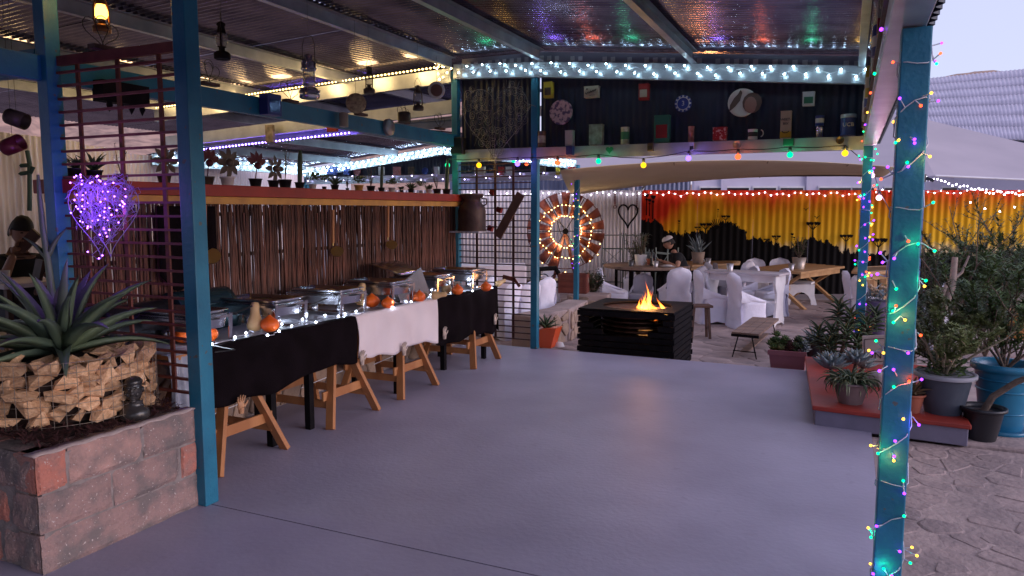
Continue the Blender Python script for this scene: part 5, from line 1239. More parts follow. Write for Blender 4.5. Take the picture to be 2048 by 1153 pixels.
# speaker like dark fitting on the beam behind the screen
mb = MB(); p = Vector((-4.33, 3.42, 2.40)); mb.box(p, (.10, .34, .13)); 
for k in range(4): mb.leaf(p + Vector((.03, -.12 + .08 * k, -.05)), (0, .1, -1), (1, 0, 0), .08, .05, .1, 2)
solo('bat_ornament', mb, BLACK, 'dark jagged hanging ornament on the beam behind the near screen', 'ornament', p)
# hanging pots at far left
for px, py, d, tl, m, l in ((33, 238, 4.6, 1.9, TDRK, 'dark dented pot hanging at the far left edge'), (25, 291, 4.6, 1.2, mat('maroon_enamel', (.16, .02, .04), .35, .2), 'maroon enamel cup hanging below the dark pot')):
    c = AT(px, py, d); t = thing('hanging_cup', l, 'cup', c, group='pots strung at the far left'); Mq = Matrix.Rotation(YAW, 3, 'Z') @ Matrix.Rotation(tl, 3, 'Y')
    mb = MB(); mb.lathe([(.001, -.06), (.045, -.06), (.05, -.05), (.052, .06), (.047, .055), (.045, -.045), (.001, -.05)], c, 18, M=Mq); obj('body', mb, m, t)
    mb = MB(); mb.tube([c + Vector((0, 0, .04)), c + Vector((0, 0, .9))], .0015, 4); obj('string', mb, WIRED, t)

# ================================================================ plants on the bar counter
CT = 1.838
def pot(mb, c, r, h): mb.lathe([(r * .78, 0), (r, h * .85), (r * 1.08, h * .86), (r * 1.08, h), (r * .95, h), (r * .92, h * .85), (.001, h * .84)], c, 14)
def leafy(mb, c, n, L, W, rg, up=.6, spread=1.0, r=.02, bend=.3):
    for _ in range(n):
        a = rg.uniform(0, 6.28); e = rg.uniform(up * .3, up * 1.6); mb.leaf(Vector(c) + Vector((rg.uniform(-r, r), rg.uniform(-r, r), rg.uniform(0, r))), (math.cos(a) * spread, math.sin(a) * spread, e), (0, 0, 1), L * rg.uniform(.6, 1.1), W, bend, 2)
def branchy(mb, lb, c, h, n, rg, L=.03, W=.012, spread=.5, nl=10, r=.004):
    for _ in range(n):
        a = rg.uniform(0, 6.28); tp = Vector(c) + Vector((math.cos(a) * spread * h * rg.uniform(.1, .6), math.sin(a) * spread * h * rg.uniform(.1, .6), h * rg.uniform(.6, 1))); md = lerp(c, tp, .5) + Vector((rg.uniform(-.1, .1) * h, rg.uniform(-.1, .1) * h, 0)) * .6
        mb.tube([c, md, tp], [r, r * .7, r * .35], 4)
        for i in range(nl):
            t_ = rg.uniform(.25, 1); p = lerp(c, md, t_ * 2) if t_ < .5 else lerp(md, tp, t_ * 2 - 1); b_ = rg.uniform(0, 6.28)
            lb.leaf(p, (math.cos(b_), math.sin(b_), rg.uniform(-.1, .9)), (0, 0, 1), L * rg.uniform(.7, 1.2), W, .2, 1)
BP = [BLACKP, WHITEP, YELLOWP, TERRA]
def bar_plant(px, kind, pm, label, s=1.0):
    p = PX(px, 388, -4.38); p.z = CT; rg = random.Random(int(px)); t = thing('potted_plant' if kind not in ('metal', 'metal2') else 'metal_flower', label, 'potted plant' if kind not in ('metal', 'metal2') else 'metal flower', p, group='pots along the bar counter')
    mb = MB(); pot(mb, (0, 0, 0), .042 * s, .055 * s); obj('pot', mb, pm, t, world=False); c = (0, 0, .05 * s); mb = MB()
    if kind == 'tuft': leafy(mb, c, 34, .10 * s, .016, rg, 1.1); obj('foliage', mb, GREEN5, t, world=False)
    if kind == 'bush': leafy(mb, (0, 0, .08), 80, .06 * s, .02, rg, .7, r=.05); obj('foliage', mb, GREEN2, t, world=False)
    if kind == 'spiky': 
        for i in range(12): blade(mb, c, i * 2.4, R(30 + 4 * i), .12 * s, .022, .5, 5)
        obj('leaf_rosette', mb, GREEN5, t, world=False)
    if kind == 'cactus': mb.lathe([(.018, 0), (.022, .1), (.02, .22), (.012, .275), (.001, .285)], c, 10, M=Matrix.Diagonal((s, s, s)) @ Matrix.Rotation(.06, 3, 'Y')); obj('stem', mb, GREEN5, t, world=False)
    if kind == 'twig': lb = MB(); branchy(mb, lb, Vector(c), .30 * s, 5, rg, .03, .012, .35); obj('stems', mb, BARK, t, world=False); obj('foliage', lb, GREEN5, t, world=False)
    if kind in ('metal', 'metal2'):
        s *= .74
        m = {'metal': TDRK, 'metal2': mat('red_metal_flower', (.10, .02, .025), .5, .4)}[kind]; hc_ = Vector((0.02, 0, .19 * s)); mb.tube([c, hc_], .005, 5); obj('stem', mb, m, t, world=False)
        for k in range(8 if kind == 'metal' else 5):
            mb = MB(); a = (2 * math.pi * k / 8) if kind == 'metal' else (math.pi * (.15 + .7 * k / 4)); mb.leaf(hc_ + Vector((0, math.cos(a) * .03, math.sin(a) * .03)), (.05, math.cos(a), math.sin(a)), (1, 0, 0), .105 * s, .058 * s, .1, 3); obj('petal', mb, m, t, world=False)
        mb = MB(); mb.ball(hc_ + Vector((.01, 0, 0)), .034 * s, 10, 6); obj('flower_heart', mb, m, t, world=False)
for a in ((155, 'tuft', BLACKP, 'potted palm-like tuft at the left end of the counter behind the screen', 1.3), (190, 'spiky', BLACKP, 'spiky plant beside the glowing heart on the counter', 1.2), (245, 'twig', BLACKP, 'twiggy potted plant seen through the near slatted screen', .9), (330, 'metal', TDRK, 'metal sunflower behind the teal post on the counter', 1.1),
          (416, 'metal2', TDRK, 'dark spiked metal flower right of the teal post', 1.15), (456, 'metal', WHITEP, 'big eight-petalled dark metal flower in a white pot', 1.25), (512, 'metal2', BLACKP, 'reddish metal tulip on the bar counter', 1.2), (548, 'metal', BLACKP, 'olive metal daisy over a small leafy pot', 1.1), (571, 'twig', BLACKP, 'thin twiggy plant beside the metal daisy', 1.3),
          (600, 'cactus', BLACKP, 'tall leaning finger cactus in a black pot', 1.0), (626, 'bush', WHITEP, 'small bush in a white pot by the tall finger cactus', .8), (649, 'bush', BLACKP, 'rounded cactus-like plant in a black pot', .5), (670, 'spiky', BLACKP, 'small aloe curling from a black pot', .9), (695, 'twig', BLACKP, 'tiny sprig in a black pot', .4),
          (718, 'bush', YELLOWP, 'green bush in an ochre yellow pot', 1.05), (742, 'twig', BLACKP, 'leafy cutting standing tall in a black pot', 1.0), (763, 'cactus', BLACKP, 'dark finger cactus near the middle right of the counter', .8), (784, 'bush', WHITEP, 'spreading plant in a white pot', .9), (803, 'tuft', BLACKP, 'short tuft in a black pot', .5),
          (822, 'spiky', BLACKP, 'small star-shaped aloe in a black pot', .8), (842, 'bush', WHITEP, 'low leaves in a small white pot', .6), (858, 'tuft', WHITEP, 'low spreading plant in a white pot near the bar end', .9), (874, 'twig', BLACKP, 'feathery plant near the bar end', 1.1), (893, 'cactus', BLACKP, 'slim tall cactus last on the counter', 1.15)): bar_plant(*a)
# tins on the far rear bay gable
for i, (px, w_, m, l) in enumerate(((626, 12, WHT, 'small white mug'), (650, 18, CRM, 'cream plate'), (668, 18, TBLU, 'blue picture tile'), (697, 9, TBLU, 'narrow blue tin'), (715, 14, TPNK, 'round pink plate'), (766, 9, WHT, 'white tin'), (797, 12, TPNK, 'pale pink mug'), (825, 9, TDRK, 'brown bottle tin'), (851, 13, TBLU, 'blue round lid'), (876, 8, WHT, 'slim pale tin'), (963, 20, CRM, 'cream framed picture'), (1005, 10, TRED, 'bright red tin'), (1022, 14, WHT, 'pale square tin'), (1088, 10, TDRK, 'dark square picture'), (1118, 8, TYEL, 'slim ochre tin'), (1145, 13, TRED, 'red and white tin'))):
    tin('disc' if 'round' in l or 'plate' in l else 'box', px, 343, w_, 15, m, '%s on the rear bay gable, %s' % (l, ['leftmost of the row', 'second from the left', 'third from the left', 'beside the pink plate', 'just right of the narrow blue tin', 'between two cacti', 'right of the white tin', 'left of the blue round lid', 'right of the brown tin', 'behind the last cactus', 'seen through the dark screen', 'near the screen middle', 'right of the bright red tin', 'just right of the corner post', 'above the windmill wheel', 'by the rear bay end post'][i]), Y=12.17, group='tins on the rear bay gable')
# ================================================================ fire pit
def ground(px, depth, z=PZ): p = AT(px, 421, depth); return Vector((p.x, p.y, z))
c4 = [G(1158, 613, .46), G(1348, 627, .46), G(1383, 606, .46), G(1213, 591, .46)]
fx0, fx1, fy0, fy1 = c4[0].x + .04, c4[1].x, c4[1].y, c4[1].y + 1.14
t = thing('fire_pit', 'square black slatted steel fire pit with a round mouth and burning logs', 'fire pit', ((fx0 + fx1) / 2, (fy0 + fy1) / 2, PZ))
fc = Vector(((fx0 + fx1) / 2, (fy0 + fy1) / 2, 0)); hw, hd = (fx1 - fx0) / 2, (fy1 - fy0) / 2; rr = .43; FT = .46
mb = MB(); n = 48
def sq(a):
    c_, s_ = math.cos(a), math.sin(a); k = 1 / max(abs(c_), abs(s_)); return Vector((fc.x + c_ * k * hw, fc.y + s_ * k * hd, 0))
vs = []
angs = [2 * math.pi * (i + .5) / n for i in range(n)]; angs[5] = R(45); angs[17] = R(135); angs[29] = R(225); angs[41] = R(315)
for z in (FT - .02, FT):
    vs += [Vector((fc.x + rr * math.cos(a), fc.y + rr * math.sin(a), z)) for a in angs]; vs += [sq(a) + Vector((0, 0, z)) for a in angs]
fs = []
for i in range(n):
    j = (i + 1) % n; fs += [(2 * n + i, 2 * n + j, 3 * n + j, 3 * n + i), (j, i, n + i, n + j), (n + i, n + j, 3 * n + j, 3 * n + i)[::-1], (i, j, 2 * n + j, 2 * n + i)[::-1]]
mb.add(vs, fs); obj('top_plate', mb, BLACK, t)
nb = 10; bh = (FT - .02 - PZ) / nb
for k in range(nb):
    z = PZ + bh * (k + .5); o_ = .012 if k % 2 else 0
    for a, b in (((fx0 - o_, fy0 + .02), (fx1 + o_, fy0 + .02)), ((fx1 - .02, fy0 + .045), (fx1 - .02, fy1 - .04)), ((fx0 + .02, fy0 + .045), (fx0 + .02, fy1 - .04)), ((fx0 - o_, fy1 - .02), (fx1 + o_, fy1 - .02))):
        # the upper front bars are cut away in a bow so that the drum and embers show
        mb = MB()
        if a[1] == b[1] and a[1] < fc.y and k in (6, 7, 8):
            w_ = (.28, .40, .46)[k - 6]; mb.beam((fx0 - o_, a[1], z), (fc.x - w_, a[1], z), .04, bh * .82); obj('side_bar', mb, BLACK, t); mb = MB(); mb.beam((fc.x + w_, a[1], z), (fx1 + o_, a[1], z), .04, bh * .82)
        else: mb.beam((*a, z), (*b, z), .04, bh * .82)
        obj('side_bar', mb, BLACK, t)
DRUM = mat('sooty_drum', (.16, .075, .045), .35, .8, (.04, .02, .015), 8, bump=.2)
for k in range(7):
    z0_ = .05 + k * .058 - (.01 if k else .2); mb = MB(); mb.lathe([(rr + .002, z0_), (rr + .018, z0_ + .012), (rr + .018, z0_ + .026), (rr + .002, z0_ + (.040 if k else .21))], (fc.x, fc.y, 0), 44); obj('drum_band', mb, DRUM, t, solid=.006)
mb = MB(); mb.lathe([(.001, .08), (rr - .01, .08)], (fc.x, fc.y, 0), 40); obj('ash_floor', mb, BLACK, t)
mb = MB()
for i in range(9): x = fc.x - .36 + .09 * i; l = math.sqrt(max(.01, (rr - .02) ** 2 - (x - fc.x) ** 2)); mb.tube([(x, fc.y - l, .27), (x, fc.y + l, .27)], .008, 5)
obj('grate', mb, DRUM, t)
# fire: logs, embers, flames
LOGM = mat('charred_log', (.05, .03, .02), .9, 0, (.35, .25, .17), 9, bump=.8)
t = thing('fire', 'bright orange wood fire burning in the round mouth of the black fire pit', 'fire', (fc.x + .05, fc.y - .1, .28)); fl = AT(1292, 613, (Vector((fc.x, fc.y - .12, .44)) - _o).dot(_f)); fl.z = .28
rg = random.Random(6)
for k in range(7):
    a = rg.uniform(0, 3.14); c_ = Vector((fl.x - .14 + .05 * k + rg.uniform(-.05, .05), fl.y + rg.uniform(-.1, .1), .31 + .018 * k)); d = Vector((math.cos(a), math.sin(a), rg.uniform(-.15, .25))) * .17
    mb = MB(); mb.tube([c_ - d, c_, c_ + d], [.026, .030, .022], 7); obj('log', mb, LOGM, t)
EM = glow('ember', (1.0, .20, .02), 5)
for k in range(16): mb = MB(); mb.ball(fl + Vector((rg.uniform(-.2, .16), rg.uniform(-.13, .13), rg.uniform(.03, .08))), (.022, .018, .012), 6, 4); obj('ember', mb, EM, t)
def flame_mat():
    m = bpy.data.materials.new('flame'); m.use_nodes = True; nt = m.node_tree; nt.nodes.clear(); L = nt.links.new
    tc = nt.nodes.new('ShaderNodeTexCoord'); sp = nt.nodes.new('ShaderNodeSeparateXYZ'); L(tc.outputs['Generated'], sp.inputs[0])
    lw = nt.nodes.new('ShaderNodeLayerWeight'); lw.inputs[0].default_value = .5
    cr = nt.nodes.new('ShaderNodeValToRGB'); e = cr.color_ramp.elements; e[0].position = 0; e[0].color = (1, .50, .12, 1); e[1].position = 1; e[1].color = (1, .12, .01, 1); q = e.new(.4); q.color = (1, .32, .04, 1); L(sp.outputs[2], cr.inputs[0])
    st = nt.nodes.new('ShaderNodeMapRange'); st.inputs[3].default_value = 15; st.inputs[4].default_value = 1.8; L(sp.outputs[2], st.inputs[0])
    em = nt.nodes.new('ShaderNodeEmission'); L(cr.outputs[0], em.inputs[0]); L(st.outputs[0], em.inputs[1])
    tr = nt.nodes.new('ShaderNodeBsdfTransparent'); mx = nt.nodes.new('ShaderNodeMixShader')
    a1 = nt.nodes.new('ShaderNodeMapRange'); a1.inputs[1].default_value = .15; a1.inputs[2].default_value = .95; a1.inputs[3].default_value = .35; a1.inputs[4].default_value = 1.0; L(lw.outputs['Facing'], a1.inputs[0])
    a2 = nt.nodes.new('ShaderNodeMath'); a2.operation = 'MULTIPLY_ADD'; a2.inputs[1].default_value = .45; L(sp.outputs[2], a2.inputs[0]); L(a1.outputs[0], a2.inputs[2]); a2.use_clamp = True
    L(a2.outputs[0], mx.inputs[0]); L(em.outputs[0], mx.inputs[1]); L(tr.outputs[0], mx.inputs[2])
    o = nt.nodes.new('ShaderNodeOutputMaterial'); L(mx.outputs[0], o.inputs[0]); return m
FLM = flame_mat()
for k in range(38):
    h = rg.uniform(.12, .33) * (1.35 if k < 6 else 1); x = rg.gauss(0.0, .095) ; y = rg.uniform(-.07, .07); b_ = fl + Vector((x, y, .05)); mb = MB(); pts = []; rad = []
    if abs(x) > .07: h *= .6
    w_ = rg.uniform(.014, .042)
    for i in range(9): q = i / 8; pts.append(b_ + Vector((.035 * math.sin(q * 4 + k) * q - x * .4 * q, .03 * math.cos(q * 3.3 + k * 2) * q, h * q))); rad.append(w_ * (math.sin(math.pi * min(1, q * .75 + .22)) ** 1.2) * (1 - q) ** .6 + .001)
    mb.tube(pts, rad, 9, cap=False); o = obj('flame', mb, FLM, t)
fd = bpy.data.lights.new('fire_light', 'POINT'); fd.energy = 24; fd.color = (1, .42, .12); fd.shadow_soft_size = .10; fo = bpy.data.objects.new('fire_light', fd); C.objects.link(fo); fo.location = fl + Vector((0, 0, .26)); fd2 = fd.copy(); fd2.energy = 9; fo2 = bpy.data.objects.new('ember_light', fd2); C.objects.link(fo2); fo2.location = fl + Vector((0, 0, -.12))

# ================================================================ covered chairs
def cover_chair_mesh():
    """stretch cover over a monobloc chair: skirt to the ground, seat, arms dip, tall rounded back. faces +Y"""
    seat, back = MB(), MB()
    def ring(w, d, y0, z, fl=0, n=28, arch=0):
        pts = []
        for i in range(n):
            a = 2 * math.pi * i / n; c_, s_ = math.cos(a), math.sin(a); e = .45
            x = math.copysign(abs(c_) ** e, c_) * w / 2; y = math.copysign(abs(s_) ** e, s_) * d / 2 + y0
            cornr = abs(math.sin(2 * a)); wr_ = 1 + (.022 * math.sin(7 * a + z * 13) + .014 * math.sin(13 * a - z * 9)) * (z < .42); pts.append(Vector((x * (1 + fl * cornr) * wr_, y * (1 + fl * cornr) * wr_, z + arch * (1 - cornr ** .7))))
        return pts
    prof = [(.50, .50, .02, 0.0, .06, .055), (.47, .48, .02, .10, .03, .02), (.45, .46, .02, .25, 0, 0), (.46, .47, .02, .38, 0, 0), (.47, .47, .02, .43, 0, 0), (.42, .42, .02, .445, 0, 0)]
    rs = [ring(*p[:4], fl=p[4], arch=p[5]) for p in prof]; n = 28; vs = [v for r_ in rs for v in r_]
    fs = [(i * n + k, i * n + (k + 1) % n, (i + 1) * n + (k + 1) % n, (i + 1) * n + k) for i in range(len(rs) - 1) for k in range(n)] + [tuple(range((len(rs) - 1) * n, len(rs) * n))]; seat.add(vs, fs, True)
    # back: swept slab from the ground up, leaning, rounded top, sides curving forward into the arms
    nu, nv = 16, 18
    def fb(side):
        def f(u, v):
            z = .88 * v; a = (u - .5) * 2; wtop = .235 if v < .5 else .235 - .02 * (v - .5)
            if v > .8: q = (v - .8) / .2; w_ = wtop * math.sqrt(max(0.0, 1 - q ** 2.6)) ; 
            else: w_ = wtop + (.012 * math.cos(v * 6))
            y = -.235 - .13 * max(0, v - .42) + (.02 if v < .1 else 0) * -1 + .07 * abs(a) ** 2.5 * (1 if v > .45 else .25)
            w_ = max(w_, .004)
            fold = .007 * math.sin(a * 5 + v * 17) * (1 if .3 < v < .65 else .5) + .008 * noise.noise((a * 2.2, v * 9, side * 2))
            return Vector((a * w_, y + side * .022 * (1 - abs(a) ** 6) * (1 if v < .97 else .3) + fold, z))
        return f
    back.grid(nu, nv, fb(-1)); back.grid(nu, nv, fb(1))
    # arms under stretch fabric, sloping from back to seat front
    for s in (-1, 1):
        back.grid(10, 8, lambda u, v, s=s: Vector((s * (.232 + .012 * math.sin(v * 3.1) + .004 * math.sin(u * 9 + v * 5)), -.22 + .42 * u, .42 + (.20 - .17 * u ** .8) * v)))
        back.grid(10, 6, lambda u, v, s=s: Vector((s * (.232 - .03 * v), -.22 + .42 * u, .42 + (.20 - .17 * u ** .8) * (1 - v * .3))))
    return seat, back
_s, _b = cover_chair_mesh(); SM, BM = _s.mesh('seat_cover'), _b.mesh('back_cover')
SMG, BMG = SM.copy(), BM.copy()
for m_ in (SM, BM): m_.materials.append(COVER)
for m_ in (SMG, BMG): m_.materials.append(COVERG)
def chair(px, d, face, label, grey=False, z=PZ, s=1.0, group='covered chairs on the patio'):
    p = ground(px, d, z); t = thing('covered_chair', label, 'chair', p, face, group=group); t.scale = (s, s, s)
    obj('seat_cover', SMG if grey else SM, None, t, world=False); obj('back_cover', BMG if grey else BM, None, t, world=False); return t
rt = AT(1293, 530, 14.9); RTZ = rt.z
# facing angle: 0 faces +Y ; measured anticlockwise
chair(1231, 13.7, R(-75), 'white covered chair on the left of the round wooden table')
chair(1352, 13.6, R(35), 'white covered chair with its back to the fire at the round table', s=1.05)
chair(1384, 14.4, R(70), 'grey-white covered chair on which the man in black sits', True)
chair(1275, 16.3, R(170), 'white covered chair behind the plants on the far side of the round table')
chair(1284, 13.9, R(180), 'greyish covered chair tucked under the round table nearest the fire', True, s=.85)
chair(1430, 12.7, R(-65), 'white covered chair left end of the white console table', s=1.05)
chair(1500, 12.2, R(-55), 'large white covered chair nearest the console table end panel', s=1.05)
chair(1443, 15.2, R(-60), 'white covered chair behind the far left of the console')
chair(1462, 15.0, R(-80), 'greyish white covered chair beside the wooden table behind the console', True)
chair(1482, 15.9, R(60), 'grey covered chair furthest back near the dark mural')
chair(1488, 14.2, R(120), 'white covered chair on the far side of the console, left one')
chair(1549, 13.6, R(120), 'white covered chair on the far side of the console, right one')
chair(1519, 16.4, R(200), 'white covered chair behind the left corner of the trestle-legged table')
chair(1566, 16.5, R(190), 'white covered chair behind the pot on the trestle-legged table')
chair(1385, 16.8, R(150), 'white covered chair back showing behind the seated man')
chair(1730, 13.0, R(-80), 'white covered chair just right of the far lit post')
chair(1752, 12.2, R(-60), 'white covered chair between the far lit post and the near lit post')
chair(1862, 10.4, R(60), 'tall white covered chair behind the shrubs right of the near lit post', s=1.12)
for px, d, a, l in ((955, 12.2, 100, 'white covered chair seen through the left of the dark screen'), (1003, 11.2, 80, 'white covered chair seen through the middle of the dark screen'), (1040, 11.4, 75, 'white covered chair seen through the right of the dark screen'), (1074, 12.0, 70, 'white covered chair poking out right of the corner post'), (1090, 15.6, 160, 'white covered chair back under the windmill wheel')):
    chair(px, d, R(a), l)
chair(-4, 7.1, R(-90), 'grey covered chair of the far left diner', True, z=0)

# ================================================================ patio tables
def rusticleg(mb, x, y, z0, z1, s): mb.box((x, y, (z0 + z1) / 2), (s, s, z1 - z0))
t = thing('round_table', 'large round weathered wooden table with dark legs where the man sits', 'table', (rt.x, rt.y, PZ))
RR = .86
for k in range(9):
    x0_, x1_ = -RR + 2 * RR * k / 9 + .003, -RR + 2 * RR * (k + 1) / 9 - .003; mb = MB(); pts = []
    xs = [x0_ + (x1_ - x0_) * i / 6 for i in range(7)]
    for x in xs: pts.append((x, -math.sqrt(max(0, RR ** 2 - x * x))))
    for x in reversed(xs): pts.append((x, math.sqrt(max(0, RR ** 2 - x * x)) + .0005))
    mb.prism(pts, Matrix.Translation((rt.x, rt.y, RTZ - .025)), .05); obj('plank', mb, WOODG, t)
for k in range(6):
    a = k * math.pi / 3 + .3; mb = MB(); rusticleg(mb, rt.x + .60 * math.cos(a), rt.y + .60 * math.sin(a), PZ, RTZ - .05, .05); obj('leg', mb, BLACK, t)
mb = MB(); mb.lathe([(.62, RTZ - .10), (.64, RTZ - .05)], (rt.x, rt.y, 0), 30); obj('under_ring', mb, BLACK, t)
# console table, white
a = ground(1413, 12.9, 0); b = ground(1556, 12.15, 0); cz = AT(1560, 552, 12.15).z
t = thing('console_table', 'white painted console table with a shelf and shaped end panels', 'table', ((a.x + b.x) / 2, (a.y + b.y) / 2, PZ))
d = (b - a).normalized(); nn = Vector((-d.y, d.x, 0))
mb = MB(); mb.beam(a + nn * .22 + Vector((0, 0, cz)), b + d * .08 + nn * .22 + Vector((0, 0, cz)), .56, .035); obj('top', mb, mat('grey_white_table', (.52, .47, .50), .6, 0, (.42, .38, .41), 5, stretch=(.3, 1, 1)), t, bevel=.004)
mb = MB(); mb.beam(a + nn * .05 + Vector((0, 0, cz - .08)), b + nn * .05 + Vector((0, 0, cz - .08)), .025, .12); obj('apron', mb, WHITEP, t)
mb = MB(); mb.beam(a + nn * .22 + Vector((0, 0, PZ + .42)), b + nn * .22 + Vector((0, 0, PZ + .42)), .40, .03); obj('shelf', mb, WHITEP, t)
H_ = cz - PZ - .018; prof = [(-.24, 0), (-.26, .10), (-.20, .18), (-.17, .34), (-.17, H_ - .30), (-.22, H_ - .22), (-.26, H_ - .14), (-.26, H_), (.26, H_), (.26, H_ - .14), (.22, H_ - .22), (.17, H_ - .30), (.17, .34), (.20, .18), (.26, .10), (.24, 0), (.12, .05), (-.12, .05)]
for q in (a + d * .06, b): mb = MB(); Mx = Matrix(((nn.x, 0, d.x, q.x + nn.x * .22), (nn.y, 0, d.y, q.y + nn.y * .22), (0, 1, 0, PZ), (0, 0, 0, 1))); mb.prism(prof, Mx, .04); obj('end_panel', mb, WHITEP, t, bevel=.003)
# trestle (X) leg table
def xtable(name, label, A, B, wv, z, m, planks=5, th=.045, legs=True):
    t = thing(name, label, 'table', ((A.x + B.x) / 2 + wv.x / 2, (A.y + B.y) / 2 + wv.y / 2, PZ)); d = (B - A).normalized(); wn = wv.normalized(); W = wv.length
    for k in range(planks): mb = MB(); q = wn * (W * (k + .5) / planks); mb.beam(A + q + Vector((0, 0, z - th / 2)), B + q + Vector((0, 0, z - th / 2)), W / planks - .006, th); obj('plank', mb, m, t, bevel=.003)
    mb = MB()
    for q in (.06, W - .06): mb = MB(); mb.beam(A + d * .12 + wn * q + Vector((0, 0, z - th - .05)), B - d * .12 + wn * q + Vector((0, 0, z - th - .05)), .03, .09); obj('apron', mb, m, t)
    if legs:
        for q in (A + d * .30, B - d * .30):
            for s in (0, 1):
                mb = MB(); p0 = q + wn * (W * (.02 if s else .98)) + Vector((0, 0, PZ)); p1 = q + wn * (W * (.9 if s else .1)) + Vector((0, 0, z - .1)); dd = d * (.035 * (1 if s else -1)); mb.beam(p0 + dd, p1 + dd, .055, .10, up=d); obj('leg', mb, m, t, bevel=.003)
        mb = MB(); m0 = wn * W / 2 + Vector((0, 0, PZ + (z - PZ) * .46)); mb.beam(A + d * .3 + m0, B - d * .3 + m0, .06, .09); obj('stretcher', mb, m, t, bevel=.003)
    return t
A = AT(1600, 545, 14.2); z_ = A.z; A = Vector((A.x, A.y, 0)); B = ground(1693, 15.6, 0); wv = ground(1508, 15.2, 0) - A
xtable('trestle_table', 'tan wooden table with crossed legs by the far lit post', A + Vector((0, 0, 0)), B, wv, z_, WOODT)
A = AT(1372, 531, 15.8); z2_ = A.z; A.z = 0; B = ground(1472, 16.3, 0); xtable('trestle_table', 'tan wooden table behind the seated man', A, B, ground(1385, 17.0, 0) - A, z2_, WOODT, 4)
A = AT(1718, 545, 12.0); z3_ = A.z; A.z = 0; B = ground(1800, 12.3, 0); xtable('trestle_table', 'tan wooden table between the two lit posts', A, B, ground(1730, 13.0, 0) - A, z3_, WOODT, 4)
# white bench with arch under the tan table
q = ground(1600, 15.6); t = thing('white_bench', 'white bench with arched end panel under the crossed-leg table', 'bench', q)
mb = MB(); mb.beam(ground(1525, 15.8, PZ + .45), ground(1632, 15.2, PZ + .45), .34, .04); obj('seat', mb, WHITEP, t)
e = ground(1608, 15.1); Mx = Matrix.Translation(e) @ FM; out_ = [(-.3, 0), (-.3, .43), (.28, .43), (.28, .2), (.34, 0), (.22, 0)] + [(.22 * math.cos(a), .27 * math.sin(a)) for a in [i * math.pi / 8 for i in range(1, 8)]] + [(-.22, 0)]
mb = MB(); mb.prism(out_, Mx, .04); obj('end_panel', mb, WHITEP, t); mb = MB(); mb.prism(out_, Mx @ Matrix.Translation((-1.0, .0, -.3)), .04); obj('end_panel', mb, WHITEP, t)
# slatted top bench with steel legs
b1 = [AT(1463, 664, 9.75), AT(1518, 668, 9.6), AT(1558, 636, 11.2), AT(1508, 634, 11.35)]; bz = sum(v.z for v in b1) / 4
b1 = [G(px, py, bz) for px, py in ((1463, 664), (1518, 669), (1558, 637), (1505, 634))]
t = thing('bench', 'low bench with a worn plank seat and thin black steel legs beyond the slab', 'bench', (b1[0].x, b1[0].y, PZ))
for k in range(3):
    mb = MB(); u0, u1 = k / 3 + .008, (k + 1) / 3 - .008; p = [lerp(b1[0], b1[1], u0), lerp(b1[0], b1[1], u1), lerp(b1[3], b1[2], u1), lerp(b1[3], b1[2], u0)]
    mb.add([v for v in p] + [v - Vector((0, 0, .035)) for v in p], [(0, 1, 2, 3), (7, 6, 5, 4), (0, 4, 5, 1), (1, 5, 6, 2), (2, 6, 7, 3), (3, 7, 4, 0)]); obj('plank', mb, WOODG, t)
mb = MB(); mb.beam(b1[0] - Vector((0, 0, .04)), b1[1] - Vector((0, 0, .04)), .03, .035); obj('front_rail', mb, BLACK, t)
for e0_, e1_ in ((b1[0], b1[1]), (b1[3], b1[2])):
    d_ = (e1_ - e0_).normalized(); lo_ = Vector((0, 0, bz - PZ))
    for q, s in ((e0_ + d_ * .09, -1), (e1_ - d_ * .09, 1)): mb = MB(); mb.tube([q - Vector((0, 0, .05)), q - lo_ + d_ * s * .07], .009, 6); obj('leg', mb, BLACK, t)
    mb = MB(); k0 = e0_ - lo_ * .72 + d_ * .03; k1 = e1_ - lo_ * .72 - d_ * .03; mb.tube([k0, k1], .007, 5); obj('cross_bar', mb, BLACK, t)
mb = MB(); mb.beam(lerp(b1[0], b1[1], .5) - Vector((0, 0, (bz - PZ) * .72)), lerp(b1[3], b1[2], .5) - Vector((0, 0, (bz - PZ) * .72)), .10, .02); obj('foot_board', mb, WOODG, t)
# stool right of the fire
q = AT(1400, 612, 11.3); t = thing('stool', 'small dark wooden stool at the right side of the fire pit', 'stool', (q.x, q.y, PZ), YAW)
mb = MB(); mb.box((0, 0, q.z - PZ), (.34, .26, .035)); obj('seat', mb, WOODD, t, world=False, bevel=.006)
for sx in (-1, 1):
    for sy in (-1, 1): mb = MB(); mb.beam((sx * .14, sy * .10, 0), (sx * .11, sy * .08, q.z - PZ - .02), .035, .035); obj('leg', mb, WOODD, t, world=False)
for sx in (-1, 1): mb = MB(); mb.beam((sx * .132, -.09, .16), (sx * .132, .09, .16), .025, .03); obj('stretcher', mb, WOODD, t, world=False)

